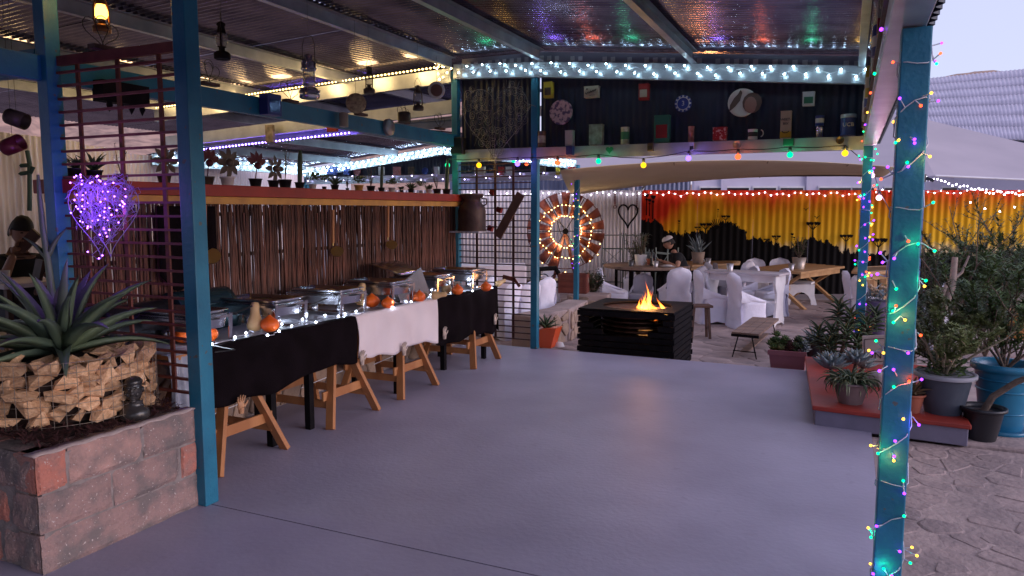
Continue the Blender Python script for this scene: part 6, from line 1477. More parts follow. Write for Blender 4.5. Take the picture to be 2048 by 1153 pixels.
# ---------------------------------------------------------------- table things
TINW = mat('small_tin_pot', (.48, .46, .48), .35, .7)
def cup(px, py, d, r, h, label, m=TINW, z=None):
    p = AT(px, py, d); 
    if z is not None: p.z = z
    mb = MB(); mb.lathe([(r * .78, 0), (r, h), (r * .93, h), (r * .7, .01), (.001, .01)], p, 14); return solo('small_bucket', mb, m, label, 'bucket', p, group='small tin buckets on the patio tables')
cup(1262, 527, 14.5, .06, .12, 'dark little tin bucket left on the round table', mat('dark_tin_pot', (.12, .12, .13), .35, .6), RTZ); cup(1311, 529, 14.3, .06, .12, 'silver little tin bucket before the man on the round table', z=RTZ)
cup(1460, 536, 12.75, .06, .14, 'silver tin bucket on the white console table', z=cz + .018); cup(1583, 522, 14.7, .06, .13, 'silver tin bucket beside the plant on the crossed-leg table', z=z_); cup(1417, 508, 16.1, .06, .13, 'silver tin bucket on the table behind the man', z=z2_)
def table_plant(px, py, d, z, potm, sq_, kind, label, s=1.0):
    p = AT(px, py, d); p.z = z; rg = random.Random(px); t = thing('potted_plant', label, 'potted plant', p); mb = MB()
    if sq_: mb.lathe([(.13 * s, 0), (.15 * s, .22 * s), (.14 * s, .22 * s), (.13 * s, .20 * s), (.001, .20 * s)], (0, 0, 0), 4)
    else: mb.lathe([(.09 * s, 0), (.12 * s, .2 * s), (.11 * s, .2 * s), (.10 * s, .18 * s), (.001, .18 * s)], (0, 0, 0), 16)
    obj('pot', mb, potm, t, world=False); mb = MB(); lb = MB()
    if kind == 'jade': branchy(mb, lb, Vector((0, 0, .18 * s)), .42 * s, 16, rg, .075 * s, .032 * s, .75, 16, .010)
    else:
        for i in range(30): blade(lb, (rg.uniform(-.05, .05), rg.uniform(-.05, .05), .18 * s), rg.uniform(0, 6.28), R(rg.uniform(35, 85)), rg.uniform(.2, .4) * s, .045 * s, rg.uniform(0, .6), 5)
        mb.tube([(0, 0, .1), (0, 0, .2)], .02)
    obj('stems', mb, BARK, t, world=False); obj('foliage', lb, GREEN4 if kind == 'cactus' else GREEN2, t, world=False)
SANDPOT = mat('sand_coloured_pot', (.42, .31, .24), .85, 0, (.34, .24, .19), 9)
table_plant(1396, 512, 16.4, z2_, SANDPOT, False, 'cactus', 'upright fleshy plant in a sand-coloured pot behind the man', 1.25)
table_plant(1598, 526, 15.0, z_, mat('pale_metal_planter', (.5, .42, .36), .4, .5), False, 'jade', 'leafy plant in a pale metal pot on the crossed-leg table', 1.15)
table_plant(1281, 527, 14.8, RTZ, WHITEP, False, 'jade', 'bushy dark plant in the middle of the round table', 1.05)
table_plant(1300, 524, 15.0, RTZ, TERRA, False, 'cactus', 'small upright plant in a tan pot on the round table', .6)
for k, px in enumerate((1303, 1310)):
    p = AT(px, 526, 14.6); p.z = RTZ; mb = MB(); mb.lathe([(.032, 0), (.032, .15), (.012, .21), (.012, .27), (.015, .275)], p, 12); solo('bottle', mb, mat('brown_glass', (.02, .012, .01), .1), ('left' if k == 0 else 'right') + ' one of the two dark bottles on the round table', 'bottle', p, group='bottles on the round table')
p = AT(1335, 527, 14.3); p.z = RTZ; mb = MB(); mb.lathe([(.05, .002), (.12, .02), (.11, .022), (.04, .006)], p, 16, sx=1.3); mb.ball(p + Vector((0, 0, .03)), (.1, .05, .02), 8, 5); solo('napkin_plate', mb, WHITEP, 'white crumpled napkin on a plate before the man', 'plate', p)

# ================================================================ people
def skin_body(name, joints, bones, mat_, par, sub=2, root=0):
    me = bpy.data.meshes.new(name); me.from_pydata([j[0] for j in joints], bones, []); me.materials.append(mat_); o = bpy.data.objects.new(name, me); C.objects.link(o)
    if par is not None: o.parent = par
    md = o.modifiers.new('skin', 'SKIN'); md.use_smooth_shade = True
    for i, j in enumerate(joints):
        r = j[1]; me.skin_vertices[0].data[i].radius = r if isinstance(r, tuple) else (r, r)
    me.skin_vertices[0].data[root].use_root = True
    ms = o.modifiers.new('sub', 'SUBSURF'); ms.levels = sub; ms.render_levels = sub
    return o
def person(loc, rz, label, skin, hair, seat=.46, lean=.30, pose='read', cap=None, s=1.0, group=None):
    """seated figure, faces +Y: pelvis at the seat, trunk leaning forward, forearms on the table"""
    t = thing('person', label, 'person', loc, rz); t.scale = (s, s, s); z = seat + .08; ly = lambda h: math.sin(lean) * h; lz = lambda h: z + math.cos(lean) * h
    sh = .44; N_ = .54
    if pose == 'read': el = [(-.24, .20, z + .20), (.24, .22, z + .20)]; wr = [(-.06, .44, z + .30), (.08, .46, z + .30)]
    else: el = [(-.22, .22, z + .26), (.20, .26, z + .26)]; wr = [(-.05, .40, z + .22), (.13, .34, z + .50)]
    J = [((0, 0, z), .13), ((0, ly(.2), lz(.2)), .125), ((0, ly(.38), lz(.38)), (.15, .11)), ((0, ly(.48), lz(.48)), .065), ((0, ly(.56) + .01, lz(.56)), .055),
         ((-.16, ly(.42), lz(.42)), .07), ((el[0]), .046), ((wr[0]), .030), ((.16, ly(.42), lz(.42)), .07), ((el[1]), .046), ((wr[1]), .030),
         ((-.10, .02, z - .01), .10), ((-.13, .42, z + .0), .07), ((-.13, .40, .08), .045), ((-.13, .50, .03), .04), ((.10, .02, z - .01), .10), ((.13, .42, z + .0), .07), ((.13, .40, .08), .045), ((.13, .50, .03), .04)]
    B = [(0, 1), (1, 2), (2, 3), (3, 4), (2, 5), (5, 6), (6, 7), (2, 8), (8, 9), (9, 10), (0, 11), (11, 12), (12, 13), (13, 14), (0, 15), (15, 16), (16, 17), (17, 18)]
    skin_body('body', J, B, skin, t)
    # shirt and trousers as slightly larger garments
    up = lambda r, k: (r[0] + k, r[1] + k) if isinstance(r, tuple) else r + k
    e0_ = lerp(J[5][0], J[6][0], .72); e1_ = lerp(J[8][0], J[9][0], .72)
    SJ = [(J[0][0], .152), (J[1][0], .150), (J[2][0], (.172, .134)), ((0, ly(.47), lz(.47)), .082), (J[5][0], .088), (tuple(e0_), .070), (J[8][0], .088), (tuple(e1_), .070)]
    skin_body('shirt', SJ, [(0, 1), (1, 2), (2, 3), (2, 4), (4, 5), (2, 6), (6, 7)], SHIRT, t)
    TJ = [(J[0][0], .15), (J[11][0], .115), (J[12][0], .085), ((-.13, .40, .12), .07), (J[15][0], .115), (J[16][0], .085), ((.13, .40, .12), .07)]
    skin_body('trousers', TJ, [(0, 1), (1, 2), (2, 3), (0, 4), (4, 5), (5, 6)], mat('dark_trousers', (.02, .02, .03), .9), t)
    for s_ in (-1, 1): mb = MB(); mb.ball((s_ * .13, .46, .04), (.05, .13, .045), 12, 8); obj('shoe', mb, BLACKP, t, world=False)
    # hands with fingers
    for k, w_ in enumerate(wr):
        w_ = Vector(w_); mb = MB(); d_ = (w_ - Vector(el[k])).normalized(); sd_ = d_.cross(Vector((0, 0, 1))).normalized(); u_ = sd_.cross(d_); mb.ball(w_ + d_ * .045, (.038, .038, .020), 10, 7)
        for f_ in range(4):
            b0 = w_ + d_ * .075 + sd_ * (.022 - .0145 * f_); L_ = (.062, .070, .066, .052)[f_]; mb.tube([b0, b0 + d_ * L_ * .55 + u_ * .004, b0 + d_ * L_ * .85 - u_ * .018, b0 + d_ * L_ * .8 - u_ * .032], [.0095, .009, .0085, .006], 6)
        q_ = sd_ * (.03 if k else -.03); mb.tube([w_ + d_ * .02 + q_, w_ + d_ * .05 + q_ * 1.7, w_ + d_ * .075 + q_ * 1.6 - u_ * .01], [.012, .011, .008], 6); obj('hand', mb, skin, t, world=False)
    # head looks down
    hc_ = Vector((0, ly(.70) + .03, lz(.70))); Mh = Matrix.Rotation(-.42 if pose == 'read' else -.30, 3, 'X'); mb = MB()
    def hf(u, v):
        a = 2 * math.pi * u; th = math.pi * v; x, y, z_ = math.sin(th) * math.cos(a), math.sin(th) * math.sin(a), -math.cos(th)
        p = Vector((x * .078, y * .098, z_ * .120)); 
        if z_ < 0: p.x *= 1 - .28 * z_ ** 2; p.y *= (1 - .12 * z_ ** 2); p.y += .012 * (-z_)
        if y > .75 and abs(x) < .28: p.y += .018 * math.exp(-((z_ + .10) / .14) ** 2) * (1 - abs(x) / .28)     # nose
        p.y -= .009 * math.exp(-((abs(x) - .36) / .14) ** 2 - ((z_ - .06) / .1) ** 2) * (1 if y > 0 else 0)      # eye sockets
        p.y += .005 * math.exp(-((z_ + .48) / .06) ** 2) * (1 if y > .6 else 0)
        return hc_ + Mh @ p
    mb.grid(28, 22, hf)
    for s_ in (-1, 1): mb.ball(hc_ + Mh @ Vector((s_ * .078, .0, -.01)), (.012, .02, .032), 8, 6, M=Mh)
    obj('head', mb, skin, t, world=False)
    mb = MB()
    for s_ in (-1, 1): mb.ball(hc_ + Mh @ Vector((s_ * .030, .085, .010)), (.014, .008, .006), 8, 5); mb.beam(hc_ + Mh @ Vector((s_ * .016, .096, .032)), hc_ + Mh @ Vector((s_ * .046, .086, .034)), .006, .006)
    obj('eyes_and_brows', mb, HAIRD, t, world=False)
    mb = MB(); mb.ball(hc_ + Mh @ Vector((0, .092, -.058)), (.024, .008, .006), 10, 5); obj('mouth', mb, mat('lips', (.35, .12, .10), .5), t, world=False)
    mb = MB()
    def hr(u, v):
        a = 2 * math.pi * u; th = math.pi * (.5 + .5 * v) if False else math.pi * (1 - .5 * (1 - v)); x, y, z_ = math.sin(th) * math.cos(a), math.sin(th) * math.sin(a), -math.cos(th); dn = -.05 if y < .1 else .025
        return hc_ + Mh @ (Vector((x * .086, y * .104 - .008, z_ * .130 + dn * (1 - v))) + Vector((0, 0, .005 * noise.noise((x * 6, y * 6, z_ * 6)))))
    mb.grid(26, 10, hr); obj('hair', mb, hair, t, world=False, solid=.006)
    if cap:
        mb = MB(); mb.grid(26, 8, lambda u, v: hc_ + Mh @ Vector((math.sin(math.pi * (.5 + .5 * v) * 1.0) * math.cos(2 * math.pi * u) * .092, math.sin(math.pi * (.5 + .5 * v)) * math.sin(2 * math.pi * u) * .108 - .004, .060 + -math.cos(math.pi * (.5 + .5 * v)) * .072))); obj('headwear', mb, cap, t, world=False)
    return t, wr
q = ground(1372, 14.55); seat_rel = RTZ - PZ
t, wr = person(q, R(118) - 0, 'person in black t-shirt with white headwear reading at the round table', SKIN, HAIRD, seat=.52, lean=.42, pose='read', cap=mat('white_headwear', (.66, .62, .64), .9), s=1.06)
mb = MB(); mb.box((0.01, .53, .94), (.20, .13, .012), M=Matrix.Rotation(.25, 3, 'X')); 
Mx = Matrix.Translation(q) @ Matrix.Rotation(R(118), 4, 'Z'); vs = [Mx @ v for v in mb.v]; mb.v = vs; solo('tablet', mb, BLACKP, 'dark tablet held by the reader in black at the round table', 'tablet')
q = AT(20, 421, 6.55); q.z = 0
person(Vector((q.x, q.y, 0.02)), R(-100), 'person in dark t-shirt sitting at the far left table with hands raised', SKIND, HAIRD, seat=.62, lean=.22, pose='hold', s=1.05)
p = AT(42, 562, 6.1); t = thing('high_table', 'small white clothed table before the diner at the far left edge', 'table', (p.x, p.y, 0))
mb = MB(); mb.box((p.x - .12, p.y, p.z - .02), (.70, .55, .035)); obj('tabletop', mb, CLOTHW, t, bevel=.005)
for sx in (-1, 1): 
    for sy in (-1, 1): mb = MB(); mb.box((p.x - .12 + sx * .3, p.y + sy * .22, (p.z - .04) / 2), (.04, .04, p.z - .04)); obj('leg', mb, WOODD, t)
c = AT(8, 556, 5.9); c.z = p.z; mb = MB(); mb.lathe([(.035, 0), (.045, .10), (.04, .10), (.03, .01), (.001, .01)], c, 14); solo('cup', mb, WHITEP, 'white cup on the far left table', 'cup', c)
# guitar headstock like dark wooden board beside the diner
mb = MB(); mb.beam(AT(40, 500, 6.3), AT(74, 465, 6.3), .03, .09); mb.beam(AT(74, 560, 6.0), AT(82, 520, 6.0), .03, .09); solo('wooden_board', mb, WOODD, 'angular red-brown boards behind the agave stalk beside the diner', 'board')
mb = MB(); c = AT(30, 355, 9.3)
for pts in ([(-30, 60), (-26, 0), (-5, -22), (30, -24)], [(20, -60), (26, -28), (26, 90)], [(-20, 20), (0, -2), (30, -6), (36, -20)], [(-30, 60), (-20, 80), (-12, 86)]):
    mb.tube([AT(38 + x * .8, 350 + y * .8, 9.25) for x, y in pts], .028, 5)
solo('painted_scroll', mb, mat('teal_scroll_paint', (.012, .05, .065), .6), 'dark teal hooked metal scroll on the far left fence', 'ornament', kind=None)

# ================================================================ windmill wheel and the middle distance
wc = AT(1131, 463, 15.2); t = thing('windmill_wheel', 'old rusty windmill wheel wound with warm fairy lights against the silver fence', 'windmill wheel', wc); WR = 78 * 15.2 / FOC
WB = mat('rust_orange_blade', (.38, .095, .045), .65, .2, (.22, .05, .03), 8, bump=.2); Mw = Matrix.Translation(wc) @ Matrix(((_r.x, 0, -_f.x), (_r.y, 0, -_f.y), (0, 1, 0))).to_4x4()
warm = []; WB2 = mat('dark_rust_blade', (.24, .055, .032), .65, .2, (.13, .032, .02), 8, bump=.2)
for k in range(18):
    a = 2 * math.pi * (k + .5) / 18
    if k in (13, 14): continue
    for r0, r1, w0, w1, dz in ((.40, .70, .065, .105, 0), (.70, .99, .10, .145, .02)):
        mb = MB(); nseg = 4
        def f(u, v): r_ = (r0 + (r1 - r0) * v) * WR; w_ = (w0 + (w1 - w0) * v) * WR * 2 * (u - .5) * .84; return Mw @ Vector((math.cos(a) * r_ - math.sin(a) * w_, math.sin(a) * r_ + math.cos(a) * w_, dz + (u - .5) * .12 + .02 * math.sin(u * math.pi)))
        mb.grid(4, 2, f); obj('blade', mb, WB if (k + (r0 > .5)) % 2 else WB2, t, solid=.006)
mb = MB()
for r_ in (.38, .69, .97): mb.tube([Mw @ Vector((math.cos(a) * r_ * WR, math.sin(a) * r_ * WR, -.03)) for a in [2 * math.pi * i / 48 for i in range(48)]], .010, 5, closed=True)
obj('rims', mb, RUST, t)
mb = MB()
for k in range(6): a = k * math.pi / 3; mb.tube([Mw @ Vector((0, 0, -.05)), Mw @ Vector((math.cos(a) * WR * .95, math.sin(a) * WR * .95, -.04))], .009, 5)
mb.tube([Mw @ Vector((-.18, .22, 0)), Mw @ Vector((.05, .02, 0)), Mw @ Vector((-.10, -.05, 0)), Mw @ Vector((-.18, .22, 0))], .007, 4); obj('spokes', mb, BLACK, t)
mb = MB(); mb.lathe([(.06, -.06), (.06, .04)], (0, 0, 0), 12, M=Mw.to_3x3()); 
for v in mb.v: v += wc
obj('hub', mb, BLACK, t)
for s in (-1, 1): mb = MB(); b0 = Mw @ Vector((s * .35, -WR * .95, -.1)); mb.beam(Vector((b0.x, b0.y, PZ)), Mw @ Vector((0, 0, -.1)), .05, .05); obj('support', mb, RUST, t)
for r_, n_ in ((.40, 34), (.70, 44), (1.0, 20)):
    for i in range(n_): a = 2 * math.pi * i / n_ + r_; 
    warm += [Mw @ Vector((math.cos(2 * math.pi * i / n_) * WR * r_ * rnd.uniform(.92, 1.06), math.sin(2 * math.pi * i / n_) * WR * r_ * rnd.uniform(.92, 1.06), .06)) for i in range(n_) if r_ < .9 or math.sin(2 * math.pi * i / n_) < -.3]
for a_ in (0, 2.1, 4.2): lamp(t, Mw @ Vector((.28 * math.cos(a_), .28 * math.sin(a_), .05)), (1, .74, .38), 4.5, .05)
light_string('warm fairy lights wound in rings round the rusty windmill wheel', [warm[:34] + [warm[0]], warm[34:78]], [(p, glow('amber_small', (1.0, .62, .18), 12)) for p in warm], r=.0105)
# heart of rusty wire on the fence and chains
p = AT(1256, 428, FD - .15); t = thing('fence_heart', 'dark twisted branch heart hung on the silver fence', 'ornament', p); mb = MB(); k_ = 19 * FD / FOC
mb.tube([p + _r * (hpt(a)[0] * k_) + Vector((0, 0, hpt(a)[1] * k_ * 1.2)) for a in [2 * math.pi * i / 36 for i in range(36)]], .022, 6, closed=True); obj('ring', mb, BLACK, t)
for px, y1, l in ((1230, 411, 'rusty chain with a ring hanging left of the fence heart'), (1274, 415, 'rusty chain with a hook hanging right of the fence heart')):
    mb = MB(); 
    for i in range(9): c = AT(px, 386 + (y1 - 386) * i / 9, FD - .12); mb.tube([c + _r * (.018 * math.cos(a)) * (1 if i % 2 else .4) + Vector((0, 0, .032 * math.sin(a))) for a in [i2 * 1.05 for i2 in range(6)]], .007, 4, closed=True)
    c = AT(px, y1 + 3, FD - .12); mb.tube([c + _r * (.035 * math.cos(a)) + Vector((0, 0, .035 * math.sin(a))) for a in [i2 * .7 for i2 in range(9)]], .010, 4, closed=True); solo('chain', mb, RUST, l, 'chain')
# wire cage stands
for px, l in ((1226, 'thin wire obelisk by the silver fence right of the wheel'), (1270, 'thin wire obelisk at the edge of the mural')):
    q = ground(px, 16.4); t = thing('wire_obelisk', l, 'plant support', q, YAW)
    for sx in (-1, 1):
        for sy in (-1, 1): mb = MB(); mb.tube([(sx * .22, sy * .16, 0), (sx * .2, sy * .15, 1.3), (sx * .22, sy * .16, 1.45)], .010, 4); obj('leg', mb, mat('grey_green_metal', (.10, .12, .11), .5, .4), t, world=False)
    for z in (.35, .75, 1.1, 1.4):
        mb = MB(); mb.tube([(-.21, -.15, z), (.21, -.15, z), (.21, .15, z), (-.21, .15, z)], .008, 4, closed=True); obj('hoop', mb, mat('grey_green_metal', (1, 1, 1)), t, world=False)
    mb = MB(); mb.tube([(-.2, -.15, .75), (.2, -.15, 1.1)], .006, 4); mb.tube([(.2, -.15, .75), (-.2, -.15, 1.1)], .006, 4); obj('brace', mb, mat('grey_green_metal', (1, 1, 1)), t, world=False)
for px, l in ((1315, 'metal chair frame rising left of the reader'), (1336, 'metal chair frame rising behind the reader')):
    q = ground(px, 15.9); t = thing('metal_armchair', l, 'chair', q, YAW)
    for sx in (-1, 1): mb = MB(); mb.tube([(sx * .24, 0, 0), (sx * .24, 0, 1.15)], .014, 5); obj('post', mb, mat('pale_green_metal', (.30, .36, .34), .5, .4), t, world=False)
    mb = MB(); mb.tube([(-.24, 0, 1.05), (.24, 0, 1.0)], .012, 5); mb.tube([(-.24, 0, .98), (0, 0, .6), (.24, 0, .98)], .010, 5); obj('back_scroll', mb, mat('pale_green_metal', (1, 1, 1)), t, world=False)
# potted shrub by the mural and crate shrub
def shrub(px, d, z0, h, w_, label, leafm=GREEN5, n=26, L=.09, W=.035, seed=1, potd=None, nl=22, name='shrub'):
    q = ground(px, d, z0); rg = random.Random(seed); t = thing(name, label, 'shrub', q); mb, lb = MB(), MB()
    for _ in range(n):
        a = rg.uniform(0, 6.28); tp = Vector((math.cos(a) * w_ * rg.uniform(.1, .55), math.sin(a) * w_ * rg.uniform(.1, .55), h * rg.uniform(.45, 1))); md = tp * .5 + Vector((rg.uniform(-.06, .06), rg.uniform(-.06, .06), h * .08)); mb.tube([(0, 0, 0), md, tp], [.012, .008, .004], 4)
        for i in range(nl): t_ = rg.uniform(.15, 1.03); p_ = lerp((0, 0, 0), md, t_ * 2) if t_ < .5 else lerp(md, tp, t_ * 2 - 1); b_ = rg.uniform(0, 6.28); lb.leaf(p_, (math.cos(b_), math.sin(b_), rg.uniform(-.2, .9)), (0, 0, 1), L * rg.uniform(.6, 1.2), W, .2, 2)
    obj('stems', mb, BARK, t, world=False); obj('foliage', lb, leafm, t, world=False); return t
shrub(1279, 15.5, PZ + .5, 1.0, .5, 'dark potted shrub standing at the mural edge behind the round table', seed=3)
# stone seat walls round the patio corner
def stonewall(name, label, pts, z0, z1, th, seed, s=.17):
    t = thing(name, label, 'stone wall', Vector((pts[0].x, pts[0].y, z0))); rg = random.Random(seed)
    for a, b in zip(pts, pts[1:]):
        d = (b - a); L = d.length; d.normalize(); n_ = Vector((d.y, -d.x, 0)); mb = MB(); mb.beam(a + Vector((0, 0, (z0 + z1) / 2)) , b + Vector((0, 0, (z0 + z1) / 2)), th, z1 - z0); obj('core', mb, GROUT, t, bevel=.02)
        Mx = Matrix(((d.x, 0, n_.x, a.x + n_.x * th / 2), (d.y, 0, n_.y, a.y + n_.y * th / 2), (0, 1, 0, z0), (0, 0, 0, 1)))
        if Mx.to_3x3().determinant() < 0: pass
        for c, poly in voronoi(0, L, 0, z1 - z0 - .02, s, seed): m1 = MB(); stone_piece(m1, c, poly, Mx, .03, .012, rg); obj('stone', m1, WALLSTONE, t)
    return t
sw = [G(1078, 655, PZ), G(1150, 632, PZ)]; z_w = AT(1110, 590, (sw[0] - _o).dot(_f)).z
Z0 = Vector((0, 0, 0))
w0, w1, w2 = ground(900, 10.6, 0), ground(1095, 10.9, 0), ground(1152, 12.6, 0)
stonewall('seat_wall', 'low stone seat wall just beyond the corner post', [ground(1042, 10.2, 0), ground(1118, 10.9, 0), ground(1157, 12.0, 0)], PZ, .19, .35, 4)
stonewall('seat_wall', 'stone seat wall end behind the fire pit under the wooden crate', [ground(1140, 13.2, 0), ground(1222, 13.0, 0)], PZ, .17, .4, 6)
# crate
q = ground(1149, 13.2, .175); t = thing('wooden_crate', 'red-brown wooden crate on the stone seat wall', 'crate', q, YAW - .25); CRW = mat('crate_wood', (.22, .055, .035), .65, 0, (.14, .035, .025), 8, stretch=(.3, .3, 2), bump=.2)
for k in range(3):
    for sy in (-1, 1): mb = MB(); mb.box((0, sy * .17, .055 + .115 * k), (.50, .016, .108)); obj('slat', mb, CRW, t, world=False)
    for sx in (-1, 1): mb = MB(); mb.box((sx * .25, 0, .055 + .115 * k), (.016, .32, .108)); obj('slat', mb, CRW, t, world=False)
for sx in (-1, 1):
    for sy in (-1, 1): mb = MB(); mb.box((sx * .235, sy * .184, .175), (.035, .012, .35)); obj('corner_batten', mb, CRW, t, world=False)
mb = MB(); mb.box((.262, 0, .23), (.006, .12, .09)); obj('handle_plate', mb, WOODG, t, world=False)
shrub(1188, 13.4, .10, .46, .42, 'dark green bush growing behind the wooden crate', GREEN5, 34, .075, .035, 5)
# old sewing machine shape on a board
p = AT(1100, 560, 13.9); t = thing('rusty_machine', 'old rusty treadle machine under the windmill wheel', 'machine', p); mb = MB(); mb.tube([p + _r * -.22, p + _r * -.2 + Vector((0, 0, .2)), p + _r * .1 + Vector((0, 0, .22)), p + _r * .2 + Vector((0, 0, .05))], .05, 8); obj('arm', mb, BLACK, t)
for s in (-1, 1): mb = MB(); c = p + _r * (.12 * s) + Vector((0, 0, -.02)); mb.tube([c + _r * (.11 * math.cos(a)) + Vector((0, 0, .13 * math.sin(a))) for a in [i * .42 for i in range(15)]], .010, 5, closed=True); obj('iron_wheel', mb, BLACK, t)
p = ground(1110, 13.8, .33); mb = MB(); mb.beam(p - _r * .6, p + _r * .35, .4, .05); mb.beam(p - _r * .5 - Vector((0, 0, .3)), p - _r * .5, .06, .06); mb.beam(p + _r * .3 - Vector((0, 0, .62)), p + _r * .3, .06, .06); solo('wooden_shelf', mb, WOODD, 'dark wooden ledge beneath the windmill wheel', 'shelf')
# clothed table beyond the dark screen
q = ground(965, 12.9, 0); zt_ = AT(960, 532, 12.9).z
t = thing('clothed_table', 'white clothed table seen through the dark slatted screen', 'table', (q.x, q.y, PZ)); mb = MB(); M_ = Matrix.Rotation(YAW, 3, 'Z')
mb.box((q.x, q.y, zt_), (1.5, .8, .03), M=M_); obj('tabletop', mb, CLOTHW, t, bevel=.005)
mb = MB(); mb.grid(40, 8, lambda u, v: Vector((q.x, q.y, 0)) + M_ @ Vector((-.76 + 1.52 * u, -.41 - .03 * v + .018 * math.sin(u * 30) * v, zt_ - (zt_ - PZ - .2) * v))); obj('cloth_front', mb, CLOTHW, t, solid=.004)
for sx in (-1, 1): mb = MB(); c = Vector((q.x, q.y, (zt_ + PZ) / 2)) + M_ @ Vector((sx * .6, .2, 0)); mb.box(c, (.06, .06, zt_ - PZ - .03)); obj('leg', mb, WOODD, t)
# milk churn on its wire shelf on the dark screen, plank, wire rack
p = PY(944, 462, 7.93); t = thing('milk_churn', 'old brown iron milk churn on a thin shelf at the bar end', 'milk churn', p); s_ = (PY(978, 440, 7.93).x - PY(916, 440, 7.93).x) / 2 * .84; hh = PY(944, 390, 7.93).z - p.z
CHM = mat('brown_churn', (.10, .065, .055), .55, .5, (.06, .035, .03), 7, bump=.3); mb = MB(); mb.lathe([(s_, 0), (s_, hh * .04), (s_ * .96, hh * .06), (s_ * .95, hh * .55), (s_ * .9, hh * .66), (s_ * .62, hh * .80), (s_ * .60, hh * .90), (s_ * .78, hh * .94), (s_ * .80, hh)], p, 24); obj('body', mb, CHM, t)
mb = MB(); mb.lathe([(s_ * .82, hh), (s_ * .80, hh * 1.03), (.001, hh * 1.04)], p, 24); obj('lid', mb, CHM, t)
for s in (-1, 1): mb = MB(); mb.tube([p + Vector((s * s_ * .75, 0, hh * .90)), p + Vector((s * s_ * 1.12, 0, hh * .88)), p + Vector((s * s_ * 1.12, 0, hh * .74)), p + Vector((s * s_ * .9, 0, hh * .70))], .009, 6); obj('handle', mb, CHM, t)
mb = MB(); mb.box((PY(930, 466, 7.93).x, 7.93, p.z - .012), (.52, .30, .018)); solo('shelf', mb, WIRE, 'thin pale shelf holding the milk churn', 'shelf')
mb = MB(); a, b = PY(995, 474, 8.02), PY(1042, 388, 8.02); mb.beam(a, b, .03, .10); solo('hung_plank', mb, WOODD, 'dark rough plank hung diagonally on the dark slatted screen', 'plank')
for (x0_, y0_, l) in ((880, 537, 'pale wire rack above the last chafing dish'), (875, 655, 'pale slatted wire rack under the far buffet end')):
    a = PY(x0_, y0_, 7.9); t = thing('wire_rack', l, 'rack', a)
    for k in range(9): mb = MB(); mb.tube([Vector((a.x - .05 + .0 * k, 7.62 + .05 * k, a.z)), Vector((a.x + .62, 7.60 + .05 * k, a.z))], .006, 4); obj('rod', mb, mat('pale_rod', (.42, .32, .25), .6, .2), t)
for px, py, l in ((985, 385, 'upper small red cube hanging on the dark screen'), (981, 457, 'middle small red box hanging on the dark screen'), (999, 420, 'right small red box hanging on the dark screen')): p = PY(px, py, 8.16); mb = MB(); mb.box(p, (.06, .06, .065), M=Matrix.Rotation(.3, 3, 'Y')); solo('red_box', mb, TRED, l, 'box', p, group='red boxes hanging on the dark screen')
p = PY(1015, 556, 8.05); mb = MB(); mb.beam(p + Vector((-.06, 0, .01)), p + Vector((.1, 0, -.02)), .02, .05); mb.beam(p + Vector((.08, 0, 0)), p + Vector((.16, 0, -.1)), .02, .03); solo('rusty_bracket', mb, RUST, 'small rusty angled bracket on the dark slatted screen', 'bracket')
# orange and white trough with aloe beside the corner post
p = G(1096, 694, 0); t = thing('tapered_planter', 'orange and grey tapered planter with a small aloe beside the corner post', 'planter', p)
mb = MB(); w0_, w1_ = .07, .125; mb.add([(-w0_, -.09, 0), (w0_, -.09, 0), (w0_, .09, 0), (-w0_, .09, 0), (-w1_, -.11, .22), (w1_ * 1.15, -.11, .25), (w1_ * 1.15, .11, .25), (-w1_, .11, .22)], [(3, 2, 1, 0), (1, 2, 6, 5), (2, 3, 7, 6), (4, 5, 6, 7)]); mb.add([(-w0_, -.09, 0), (w0_, -.09, 0), (w1_ * 1.15, -.11, .25), (-w1_, -.11, .22)], [(0, 1, 2, 3)]); obj('body', mb, mat('orange_paint', (.72, .10, .03), .5), t, world=False)
mb = MB(); mb.box((-.105, -.02, .12), (.05, .2, .2)); obj('grey_side', mb, mat('grey_planter_side', (.26, .30, .36), .7), t, world=False)
for i in range(16): mb = MB(); blade(mb, (-.03, 0, .22), i * 2.4, R(30 + 3.4 * i), .20, .032, .4, 6); obj('leaf', mb, GREEN5, t, world=False)
p = G(1118, 693, 0); mb = MB(); mb.lathe([(.05, 0), (.035, .05), (.001, .055)], p, 8, sx=1.5); solo('shell', mb, WHITEP, 'white shell lying right of the orange planter', 'shell', p)

